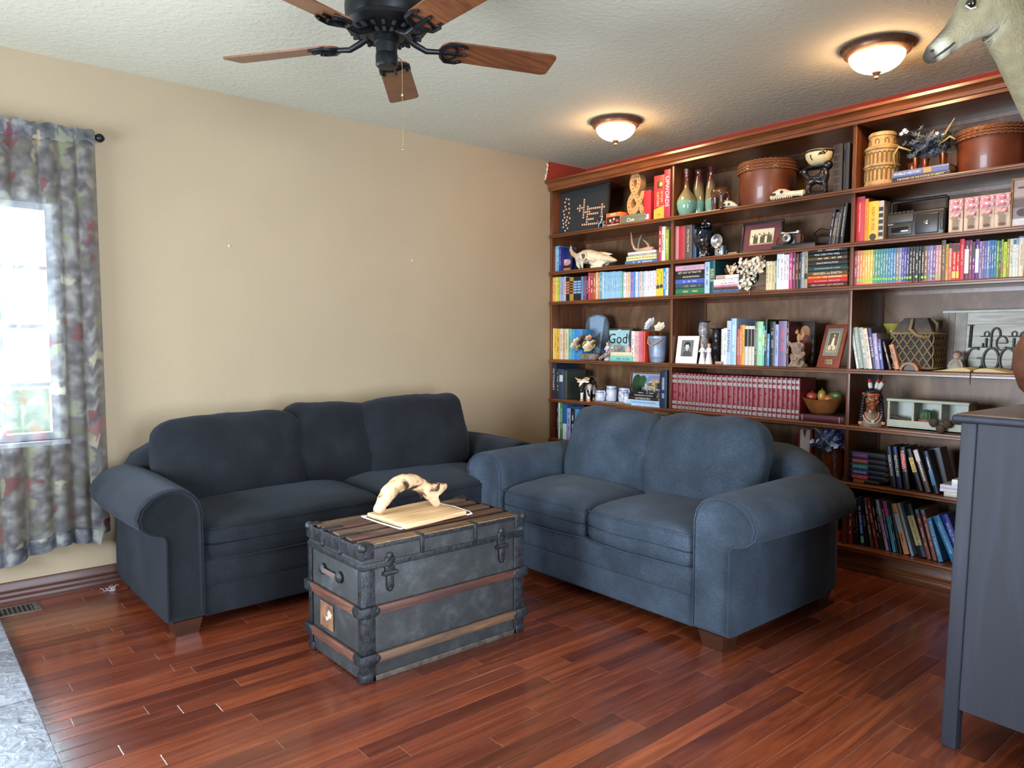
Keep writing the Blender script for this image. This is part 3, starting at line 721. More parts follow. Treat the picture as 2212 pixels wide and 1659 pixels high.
# ------------------------------------------------------------------ dresser at the right edge
m_paint = wood('blue_black_paint', [(.3, '#14151f'), (.5, '#1a1c29'), (.7, '#232637')], scale=(9, 9, 1.4), rough=.62, coat=0, bp=.06)
m_dtop = wood('worn_dark_top', [(.3, '#33271f'), (.5, '#4a3a30'), (.75, '#6a5648')], scale=(1.5, 14, 14), rough=.35, bp=.1)
dr = thing('dresser', 'tall blue-black painted wooden dresser at the right edge', 'dresser', (-1.55, -3.82, 0), R(-3.5))
LX, LY = .45, .25
for sx in (-1, 1):
    for sy in (-1, 1):
        MB().rbox(sx * LX, sx * (LX - .045), sy * LY, sy * (LY - .045), 0, 1.06, .004, 2).build('leg', m_paint, dr)
for sx in (-1, 1):
    MB().box(sx * (LX - .008), sx * (LX - .028), -LY + .045, LY - .045, .135, 1.06).build('side_panel', m_paint, dr, None)
MB().box(-LX + .045, LX - .045, -LY + .012, -LY + .03, .135, 1.06).build('back_panel', m_paint, dr, None)
MB().box(-LX + .045, LX - .045, LY - .035, LY - .02, .135, 1.06).build('front_frame', m_paint, dr, None)
for i in range(4):
    z0 = .16 + i * .222
    q = MB().rbox(-LX + .055, LX - .055, LY - .03, LY - .002, z0, z0 + .21, .006, 2).build('drawer', m_paint, dr)
    for sx in (-.22, .22): MB().lathe([(.006, 0), (.006, .015), (.016, .022), (.014, .03), (0, .033)], 14, M=Matrix.Translation((sx, LY - .003, z0 + .105)) @ Matrix.Rotation(R(-90), 4, 'X')).build('knob', m_blk, q)
tp = MB().rbox(-LX - .022, LX + .022, -LY - .02, LY + .022, 1.06, 1.085, .010, 3).build('top_edge', m_paint, dr)
MB().rbox(-LX - .012, LX + .012, -LY - .01, LY + .012, 1.080, 1.0885, .003, 2).build('top', m_dtop, dr)

shear = Matrix(((1, 0, 0, 0), (0, 1, -.025, 0), (0, 0, 1, 0), (0, 0, 0, 1)))       # the old piece leans a little
for q in [z for z in bpy.data.objects if z.parent and (z.parent == dr or z.parent.parent == dr)]: q.data.transform(shear)
vs_ = thing('round_vase', 'big round brown leathery vase on the dresser at the frame edge', 'vase', (-1.60, -3.765, 1.0887))
m_leather = pm('#5a3524', .45, var=.5, vs=9, bp=.4, bs=40, name='scuffed_leather')
MB().lathe([(.0, .0), (.06, .0), (.10, .02), (.145, .07), (.165, .14), (.160, .20), (.13, .26), (.08, .295), (.05, .305), (.052, .33), (.045, .335), (.035, .32), (0, .31)], 32, fn=lambda t, z: 1 + .03 * math.sin(3 * t + z * 9)).build('body', m_leather, vs_, 60)
MB().tube([(-.13, -.07, .24), (-.155, -.02, .19), (-.166, .02, .14), (-.16, .04, .09)], .003, 6).build('seam', pm('#b98a5f', .6, name='leather_seam'), vs_, 60)

# ------------------------------------------------------------------ mounted deer head
m_fur = pm('#8d8468', .95, var=.22, vs=26, bp=.7, bs=150, name='deer_fur')
m_furw = pm('#bdb9a8', .95, var=.12, vs=30, bp=.7, bs=150, name='deer_white')
ddp = 2.3; sc_ = ddp / 1599.4; o0 = Vector((-2.047, -3.466, 2.186)); rtv = Vector((cz, -sz, 0)); fwv = Vector((sz, cz, 0))
deer = thing('deer_head', 'pale tan mounted deer head looking left at the upper right corner', 'mounted head', (-1.25, -4.10, 1.80))
db = Vector(deer.location)
def dq(px, py, lat=0): return o0 + rtv * ((px - 2010) * sc_) + Vector((0, 0, (130 - py) * sc_)) + fwv * lat - db
path = [(2004,126,13,15),(2016,116,21,20),(2034,101,24,22),(2058,80,28,24),(2082,58,38,30),(2104,38,52,40),(2128,22,64,46),(2158,22,70,48),(2190,44,74,50),(2222,88,78,54),(2254,142,84,60),(2290,205,92,68),(2335,275,100,80),(2390,345,104,90),(2440,400,104,95)]
pp = []; rr = []
for i in range(len(path) - 1):
    for s in range(3):
        t = s / 3; q = [path[i][k] * (1-t) + path[i+1][k] * t for k in range(4)]
        pp.append((q[0], q[1])); rr.append((q[2] * sc_, q[3] * sc_))
pp.append(path[-1][:2]); rr.append((path[-1][2] * sc_, path[-1][3] * sc_))
PTS = [dq(*p) for p in pp]
for i, (px, _) in enumerate(pp):                     # the neck swings back to the wall
    if px > 2190: k = (px - 2190) / 260; PTS[i] = PTS[i] + Vector((.05, -.10, 0)) * k * k
b = MB(); b.tube(PTS, rr, 20, up=(0, 0, 1))
me = bpy.data.meshes.new('body'); me.from_pydata(b.v, [], b.f); ca = me.color_attributes.new('fur', 'FLOAT_COLOR', 'POINT')
tan_, dk_, wh_ = Vector(lin('#8d8468')), Vector(lin('#4a4337')), Vector(lin('#bdb9a8'))
def blend(a, lo, hi): return max(0, min(1, (a - lo) / (hi - lo)))
for i in range(len(b.v)):                            # coat markings: dark muzzle and nose bridge, pale lips and throat
    ring, k = divmod(i, 20); x = pp[min(ring, len(pp) - 1)][0]; d = min(k, 20 - k); c = tan_.copy()
    th = blend(d, 6.5, 9.5); c = c.lerp(wh_, th * blend(x, 2022, 2050) * blend(2200 - x, 0, 50))
    c = c.lerp(wh_, blend(2042 - x, 0, 14) * .8)
    c = c.lerp(dk_, blend(4 - d, 0, 3) * blend(2085 - x, 0, 40) * .8); c = c.lerp(dk_, blend(2016 - x, 0, 8)); c = c.lerp(dk_, .8 * blend(d, 6, 8) * blend(10 - abs(x - 2036), 0, 8))
    ca.data[i].color = (*c, 1)
mf, n, l, bs = newmat('deer_coat'); at_ = n.new('ShaderNodeAttribute'); at_.attribute_name = 'fur'; tc = n.new('ShaderNodeTexCoord')
nz = n.new('ShaderNodeTexNoise'); nz.inputs['Scale'].default_value = 30; nz.inputs['Detail'].default_value = 6; l.new(tc.outputs['Object'], nz.inputs['Vector'])
mr = n.new('ShaderNodeMapRange'); mr.inputs['To Min'].default_value = .65; mr.inputs['To Max'].default_value = 1.3; l.new(nz.outputs['Fac'], mr.inputs['Value'])
vm = n.new('ShaderNodeVectorMath'); vm.operation = 'MULTIPLY'; l.new(at_.outputs['Color'], vm.inputs[0]); l.new(mr.outputs[0], vm.inputs[1]); l.new(vm.outputs[0], bs.inputs['Base Color']); bs.inputs['Roughness'].default_value = .95
n2 = n.new('ShaderNodeTexNoise'); n2.inputs['Scale'].default_value = 140; l.new(tc.outputs['Object'], n2.inputs['Vector']); bump(n, l, bs, n2.outputs['Fac'], .7, .006)
me.materials.append(mf); me.polygons.foreach_set('use_smooth', [True] * len(me.polygons))
o = bpy.data.objects.new('body', me); col.objects.link(o); o.parent = deer
MB().ball(dq(2072, 26, -.050), .015, n=14, m=10).build('eye', pm('#050404', .08, name='eye_black', coat=1), deer, 60)
MB().tube([dq(2062, 30, -.048), dq(2069, 39, -.056), dq(2079, 36, -.058)], .003, 6).build('eyelid', m_furw, deer, 60)
MB().tube([dq(2008, 131, -.018), dq(2022, 122, -.030), dq(2036, 112, -.034), dq(2047, 102, -.036)], [.002, .003, .003, .002], 6).build('mouth_line', pm('#1b1613', .8, name='lip_dark'), deer, 60)
MB().ball(dq(2006, 116, -.020), .007, .006, .005, n=8, m=6).build('nostril', pm('#1b1613', .8), deer, 60)
for lat in (-.035, .04):
    e = dq(2150, -40, lat); t_ = dq(2205, -110, lat * 3.2)
    MB().tube([e, e.lerp(t_, .3), e.lerp(t_, .65), t_], [(.012, .02), (.016, .038), (.012, .030), (.003, .004)], 10, up=(0, 0, 1)).build('ear', m_fur, deer, 60)
MB().lathe([(.22, 0), (.22, .018), (.19, .026), (0, .026)], 32, M=Matrix.Translation((0, 0.0005, 0)) @ Matrix.Rotation(R(-90), 4, 'X') @ Matrix.Scale(1.25, 4, (0, 1, 0))).build('plaque', m_leg, deer)

# ------------------------------------------------------------------ curtain and rod
def curtain_mat(name='floral_sheer', opaque=.45):
    m, n, l, b = newmat(name); tc = n.new('ShaderNodeTexCoord')
    wp = n.new('ShaderNodeTexNoise'); wp.inputs['Scale'].default_value = 14; wp.inputs['Detail'].default_value = 5; l.new(tc.outputs['UV'], wp.inputs['Vector'])
    va = n.new('ShaderNodeVectorMath'); va.operation = 'MULTIPLY_ADD'; l.new(wp.outputs['Color'], va.inputs[0]); va.inputs[1].default_value = (.16, .16, 0); l.new(tc.outputs['UV'], va.inputs[2])
    vo = n.new('ShaderNodeTexVoronoi'); vo.inputs['Scale'].default_value = 11; l.new(va.outputs[0], vo.inputs['Vector'])
    lt = n.new('ShaderNodeMapRange'); lt.interpolation_type = 'SMOOTHSTEP'; lt.inputs['From Min'].default_value = .46; lt.inputs['From Max'].default_value = .30; lt.inputs['To Max'].default_value = .85; l.new(vo.outputs['Distance'], lt.inputs['Value'])
    sp = n.new('ShaderNodeSeparateColor'); l.new(vo.outputs['Color'], sp.inputs[0])
    fl = ramp(n, [(0, '#6f3a44'), (.18, '#87585c'), (.26, '#aaa692'), (.45, '#80846c'), (.7, '#5f6258'), (.9, '#a0937f')]); fl.color_ramp.interpolation = 'CONSTANT'; l.new(sp.outputs[0], fl.inputs['Fac'])
    nz = n.new('ShaderNodeTexNoise'); nz.inputs['Scale'].default_value = 16; nz.inputs['Detail'].default_value = 5; l.new(tc.outputs['UV'], nz.inputs['Vector'])
    bs_ = ramp(n, [(.35, '#494a52'), (.5, '#65656a'), (.65, '#8a8a86')]); l.new(nz.outputs['Fac'], bs_.inputs['Fac'])
    mx = n.new('ShaderNodeMix'); mx.data_type = 'RGBA'; l.new(lt.outputs[0], mx.inputs[0]); l.new(bs_.outputs[0], mx.inputs[6]); l.new(fl.outputs[0], mx.inputs[7])
    df = n.new('ShaderNodeBsdfDiffuse'); tl = n.new('ShaderNodeBsdfTranslucent'); tp_ = n.new('ShaderNodeBsdfTransparent')
    l.new(mx.outputs[2], df.inputs['Color']); l.new(mx.outputs[2], tl.inputs['Color'])
    m1 = n.new('ShaderNodeMixShader'); m1.inputs[0].default_value = .3; l.new(df.outputs[0], m1.inputs[1]); l.new(tl.outputs[0], m1.inputs[2])
    m2 = n.new('ShaderNodeMixShader'); m2.inputs[0].default_value = opaque; l.new(tp_.outputs[0], m2.inputs[1]); l.new(m1.outputs[0], m2.inputs[2])
    l.new(m2.outputs[0], [q for q in n if q.type == 'OUTPUT_MATERIAL'][0].inputs['Surface']); n.remove(b)
    return m
m_cur = curtain_mat(); m_cur2 = curtain_mat('floral_sheer_doubled', .93)
cu = thing('curtain', 'sheer grey curtain printed with burgundy and cream flowers at the window', 'curtain', (-4.33, -.085, .22))
NU, NV = 150, 40; X0, X1 = -5.0, -3.70
def fold(s, t):
    """s along the width 0..1, t up 0..1: gathered tightly at the right, flat panels at the left"""
    x = X0 + (X1 - X0) * s
    g = .25 + .75 * max(0, min(1, (s - .62) / .12)) + .35 * max(0, 1 - abs(s - .30) / .08)
    w = math.sin(s * 88 + .8 * math.sin(s * 21)) * .5 + .35 * math.sin(s * 43 + 1.3)
    dep = .052 * g * w * (1 - .45 * t) + .012 * math.sin(s * 9 + t * 2)
    x += .012 * g * math.cos(s * 88 + .8 * math.sin(s * 21)) * (1 - .3 * t) + (1 - t) * .03 * (s - .5)
    return Vector((x + 4.33, dep - .010, 0)), 0
b = MB(); vs = []; uv = []
for j in range(NV + 1):
    t = j / NV
    for i in range(NU + 1):
        s = i / NU; p, _ = fold(s, t)
        hem = .018 * math.sin(s * 17) + .022 * math.sin(s * 6.5 + 1) + (.06 if s > .97 else 0)
        z0 = .02 + hem; z1 = 2.155 + .004 * math.sin(s * 60)
        if t > .985: p.y = p.y * .6
        if .955 < t: p.y = min(p.y * .25 - .013, -.013)
        vs.append((p.x, p.y, z0 + (z1 - z0) * t)); uv.append((s * 1.9, t * 2.2))
me = bpy.data.meshes.new('fabric'); fs = [(j*(NU+1)+i, j*(NU+1)+i+1, (j+1)*(NU+1)+i+1, (j+1)*(NU+1)+i) for j in range(NV) for i in range(NU)]
me.from_pydata(vs, [], fs); ul = me.uv_layers.new(name='UVMap')
for lp in me.loops: ul.data[lp.index].uv = uv[lp.vertex_index]
me.polygons.foreach_set('use_smooth', [True] * len(me.polygons)); me.materials.append(m_cur)
fo = bpy.data.objects.new('fabric', me); col.objects.link(fo); fo.parent = cu
md = fo.modifiers.new('thickness', 'SOLIDIFY'); md.thickness = .0008
# hem band along the bottom
hv = []
for i in range(NU + 1):
    for t in (0.0, .035):
        k_ = int(round(t * NV)); q = vs[k_ * (NU+1) + i]; hv.append((q[0], q[1] - .002, q[2] if t == 0 else q[2] + (.075 - k_ / NV * 2.1)))
me2 = bpy.data.meshes.new('hem'); me2.from_pydata(hv, [], [(2*i, 2*i+2, 2*i+3, 2*i+1) for i in range(NU)]); ul = me2.uv_layers.new(name='UVMap')
for lp in me2.loops: i_, t_ = divmod(lp.vertex_index, 2); ul.data[lp.index].uv = (i_ / NU * 1.9 + .4, t_ * .07)
me2.materials.append(m_cur2); me2.polygons.foreach_set('use_smooth', [True] * len(me2.polygons))
ho = bpy.data.objects.new('hem', me2); col.objects.link(ho); ho.parent = cu
hv = []
for i in range(NU + 1):                              # doubled cloth of the rod pocket
    q = vs[NV * (NU+1) + i]
    for z in (-.075, -.03, .004): hv.append((q[0], q[1] - .003 - (.004 if z == -.03 else 0), q[2] + z + (.006 * math.sin(i * .9) if z > 0 else 0)))
me3 = bpy.data.meshes.new('rod_pocket'); me3.from_pydata(hv, [], [(3*i+k, 3*i+3+k, 3*i+4+k, 3*i+1+k) for i in range(NU) for k in (0, 1)]); ul = me3.uv_layers.new(name='UVMap')
for lp in me3.loops: i_, t_ = divmod(lp.vertex_index, 3); ul.data[lp.index].uv = (i_ / NU * 1.9, 2.1 + t_ * .04)
me3.materials.append(m_cur2); me3.polygons.foreach_set('use_smooth', [True] * len(me3.polygons))
ho = bpy.data.objects.new('rod_pocket', me3); col.objects.link(ho); ho.parent = cu
rod = thing('curtain_rod', 'dark metal curtain rod with ball finial above the window', 'curtain rod', (-4.33, -.085, 2.352))
MB().tube([(-.75, 0, 0), (.625, 0, 0)], .0085, 12).build('rod', m_blk, rod, 60)
for sx in (-1, 1):
    x0 = .625 if sx > 0 else -.75
    MB().lathe([(.0085, 0), (.012, .004), (.012, .01), (.009, .014), (.016, .022), (.021, .03), (.023, .038), (.020, .048), (.012, .056), (.006, .060), (0, .062)], 16, M=Matrix.Translation((x0, 0, 0)) @ Matrix.Rotation(R(90 * sx), 4, 'Y')).build('finial', m_blk, rod, 60)
    MB().box(x0 - sx * .06 - .006, x0 - sx * .06 + .006, 0, .085, -.008, .004).build('bracket', m_blk, rod, None)

# small things: lint on the floor, wall anchors
li = MB(); random.seed(9)
for i in range(26):
    p = Vector((random.gauss(0, .014), random.gauss(0, .012), abs(random.gauss(.014, .008)))); q = p + Vector((random.gauss(0, .016), random.gauss(0, .016), random.gauss(0, .008)))
    q.z = max(q.z, .001); p.z = max(p.z, .001); mid = (p + q) / 2 + Vector((random.gauss(0, .006), random.gauss(0, .006), random.random() * .006)); li.tube([p, mid, q], .0009, 4)
tag(li.build('dust_ball', pm('#b9bcc6', .95, name='lint'), None, 60, loc=(-3.70, -.16, 0)), 'small grey fluffy dust ball on the floor beside the sofa', 'dust ball')
for (x, z, lb_) in ((-2.988, 1.864, 'tiny pale drywall anchor in the tan wall nearer the curtain'), (-1.723, 1.863, 'tiny pale drywall anchor in the tan wall nearer the bookcase')):
    t = thing('wall_anchor', lb_, 'wall anchor', (x, 0, z), 0, 'anchors in the tan wall')
    MB().lathe([(.007, 0), (.007, .002), (.004, .003), (0, .0025)], 12, M=Matrix.Rotation(R(90), 4, 'X')).build('collar', pm('#c9b999', .6, name='anchor_plastic'), t)
    MB().tube([(0, -.002, 0), (.002, -.010, -.002)], .0018, 6).build('screw', pm('#8a8378', .4, .8), t, 60)

# ------------------------------------------------------------------ books
def cover_mat():
    m, n, l, b = newmat('book_cover'); tc = n.new('ShaderNodeTexCoord'); oi = n.new('ShaderNodeObjectInfo')
    ta = n.new('ShaderNodeAttribute'); ta.attribute_type = 'OBJECT'; ta.attribute_name = 'ink'
    tx = n.new('ShaderNodeAttribute'); tx.attribute_type = 'OBJECT'; tx.attribute_name = 'lettered'
    sg = n.new('ShaderNodeSeparateXYZ'); l.new(tc.outputs['Generated'], sg.inputs[0])
    mp = n.new('ShaderNodeMapping'); mp.inputs['Scale'].default_value = (260, 1, 330); l.new(tc.outputs['Object'], mp.inputs['Vector'])
    off = n.new('ShaderNodeVectorMath'); off.operation = 'MULTIPLY_ADD'; l.new(oi.outputs['Random'], off.inputs[0]); off.inputs[1].default_value = (91, 0, 53); l.new(mp.outputs[0], off.inputs[2])
    nz = n.new('ShaderNodeTexNoise'); nz.inputs['Scale'].default_value = 1; nz.inputs['Detail'].default_value = 1; l.new(off.outputs[0], nz.inputs['Vector'])
    def mth(op, a, bb):
        q = n.new('ShaderNodeMath'); q.operation = op
        for i, v in enumerate((a, bb)):
            if isinstance(v, (int, float)): q.inputs[i].default_value = v
            else: l.new(v, q.inputs[i])
        return q.outputs[0]
    ctr = mth('LESS_THAN', mth('ABSOLUTE', mth('SUBTRACT', sg.outputs[0], .5), 0), .17)
    zr = mth('LESS_THAN', mth('ABSOLUTE', mth('SUBTRACT', sg.outputs[2], .56), 0), .30)
    fr = mth('LESS_THAN', sg.outputs[1], .015)
    wd = n.new('ShaderNodeTexNoise'); wd.inputs['Scale'].default_value = 1; wd.noise_dimensions = '1D'
    l.new(mth('MULTIPLY_ADD' if False else 'ADD', mth('MULTIPLY', sg.outputs[2], 7), mth('MULTIPLY', oi.outputs['Random'], 40)), wd.inputs['W'])
    k = mth('MULTIPLY', mth('MULTIPLY', ctr, zr), mth('MULTIPLY', fr, mth('GREATER_THAN', nz.outputs['Fac'], .5)))
    k = mth('MULTIPLY', mth('MULTIPLY', k, mth('GREATER_THAN', wd.outputs['Fac'], .44)), tx.outputs['Fac'])
    n3 = n.new('ShaderNodeTexNoise'); n3.inputs['Scale'].default_value = 60; l.new(tc.outputs['Object'], n3.inputs['Vector'])
    mr = n.new('ShaderNodeMapRange'); mr.inputs['To Min'].default_value = .82; mr.inputs['To Max'].default_value = 1.15; l.new(n3.outputs['Fac'], mr.inputs['Value'])
    vmul = n.new('ShaderNodeVectorMath'); vmul.operation = 'MULTIPLY'; l.new(oi.outputs['Color'], vmul.inputs[0]); l.new(mr.outputs[0], vmul.inputs[1])
    mx = n.new('ShaderNodeMix'); mx.data_type = 'RGBA'; l.new(k, mx.inputs[0]); l.new(vmul.outputs[0], mx.inputs[6]); l.new(ta.outputs['Color'], mx.inputs[7])
    l.new(mx.outputs[2], b.inputs['Base Color']); b.inputs['Roughness'].default_value = .42; b.inputs['Specular IOR Level'].default_value = .4
    return m
m_cover = cover_mat()
m_pages = pm('#d8ccb0', .9, var=.15, vs=300, bp=.4, bs=700, name='book_pages')
def book_mesh(t, h, d, kind, x0):
    """spine on y=0 facing -y, thickness on x, height on z; boards wrap a page block"""
    c = .0022 if kind == 'h' else .0008; c = min(c, t * .2); rd = min(t * .16, .004) if kind == 'h' else min(t * .08, .0015)
    xs = [0, t * .2, t * .5, t * .8, t]; yo = [rd, rd * .25, 0, rd * .25, rd]
    out = [(x0, d)] + [(x0 + x, y) for x, y in zip(xs, yo)] + [(x0 + t, d)]
    inn = [(x0 + c, d)] + [(x0 + min(max(x, c), t - c), y + c) for x, y in zip(xs, yo)] + [(x0 + t - c, d)]
    k = len(out); b = MB(); vs = []
    for z in (0, h): vs += [(p[0], p[1], z) for p in out] + [(p[0], p[1], z) for p in inn]
    fs = []
    for i in range(k - 1):
        fs += [(i, i+1, 2*k+i+1, 2*k+i), (k+i+1, k+i, 3*k+i, 3*k+i+1), (i+1, i, k+i, k+i+1), (2*k+i, 2*k+i+1, 3*k+i+1, 3*k+i)]
    fs += [(0, 2*k, 3*k, k), (k-1, 2*k-1, 4*k-1, 3*k-1)]
    b.add(vs, fs)
    return b, c
def text_mesh(s):
    fc = bpy.data.curves.new('title', 'FONT'); fc.body = s; fc.size = 1; fc.resolution_u = 2
    to = bpy.data.objects.new('title_source', fc); me = bpy.data.meshes.new_from_object(to)
    bpy.data.objects.remove(to); bpy.data.curves.remove(fc); me.name = 'title'
    xs = [v.co.x for v in me.vertices]; ys = [v.co.y for v in me.vertices]
    if xs: me.transform(Matrix.Translation((-(min(xs)+max(xs))/2, -(min(ys)+max(ys))/2, 0)))
    w, hh = (max(xs)-min(xs), max(ys)-min(ys)) if xs else (1, 1)
    return me, w, hh
def lettering(s, hexc, parent, length, height, M, name='title', stretch=1.5):
    """flat printed text of at most length x height, centred at M"""
    me, w, hh = text_mesh(s); k = min(length / w, height / hh); kx = min(length / w, k * stretch)
    me.transform(M @ Matrix.Diagonal((kx, k, 1, 1))); me.materials.clear(); me.materials.append(pm(hexc, .5, var=.03))
    o = bpy.data.objects.new(name, me); col.objects.link(o); o.parent = parent; return o
DOWN = Matrix(((0, 1, 0, 0), (0, 0, -1, 0), (-1, 0, 0, 0), (0, 0, 0, 1)))   # reads top to bottom, faces -y
UPW = Matrix(((0, -1, 0, 0), (0, 0, -1, 0), (1, 0, 0, 0), (0, 0, 0, 1)))    # reads bottom to top, faces -y
FLAT = Matrix(((1, 0, 0, 0), (0, 0, -1, 0), (0, 1, 0, 0), (0, 0, 0, 1)))    # reads left to right, faces -y
def add_book(loc, t, h, d, ang, side, kind, hexc, ink, lettered, title, bands, extra, label, group):
    x0 = -t if side else 0.0
    b, c = book_mesh(t, h, d, kind, x0)
    o = b.build('book', m_cover, None, 40); o.location = loc; o.rotation_euler = (0, ang, R(-90))
    tag(o, label, 'book', group); o.color = rgba(hexc)
    if not ink: ink = '#efe9dc' if sum(lin(hexc)) < .9 else '#3a3230'
    o['ink'] = [float(q) for q in lin(ink)]; o['lettered'] = float(lettered)
    ins = .003 if kind == 'h' else .0006
    MB().box(x0 + c, x0 + t - c, c + .004, d - ins, ins, h - ins).build('pages', m_pages, o, None)
    for (bh, a, e_) in (bands or ()):
        w0, w1 = (.10, .90) if kind == 'h' else (.06, .94)
        MB().box(x0 + t * w0, x0 + t * w1, -.0004, .0012, h * a, h * e_).build('spine_label', pm(bh, .4, .35 if bh == '#a79c98' else 0, var=.1), o, None)
    if title:
        s, tc_, frac = title
        lying = abs(ang - math.pi/2) < .01
        zc = h * .54 if not lying else h * .5
        if lying and frac < .36: zc = h * .33
        if bands and len(bands) == 1 and not (bands[0][1] > .9): zc = h * (bands[0][1] + bands[0][2]) / 2 if not (lying and bands[0][0] == '#d88a50') else h * .27
        lettering(s, tc_, o, h * max(frac, .34) * (1.3 if len(s) > 14 else 1), t * (.62 if len(bands or ()) < 4 else .3), Matrix.Translation((x0 + t/2, -.0009, zc)) @ (UPW if lying else DOWN))
    if extra == 'dot':
        MB().lathe([(t * .42, 0), (t * .42, .0006), (0, .0007)], 10, M=Matrix.Translation((x0 + t/2, -.0002, h * .13 + random.random() * .006)) @ Matrix.Rotation(R(90), 4, 'X') @ Matrix.Scale(1.25, 4, (0, 1, 0))).build('price_sticker', pm('#8fd63a', .5), o)
        MB().box(x0, x0 + t, -.0005, .001, .001, .006).build('foot_band', pm('#c8504a', .5), o, None)
    if extra == 'disc':
        MB().lathe([(t * .34, 0), (t * .34, .0006), (0, .0007)], 16, M=Matrix.Translation((x0 + t/2, -.0002, h * .10)) @ Matrix.Rotation(R(90), 4, 'X')).build('emblem', pm('#3a2c18', .5), o)
    return o
random.seed(12)
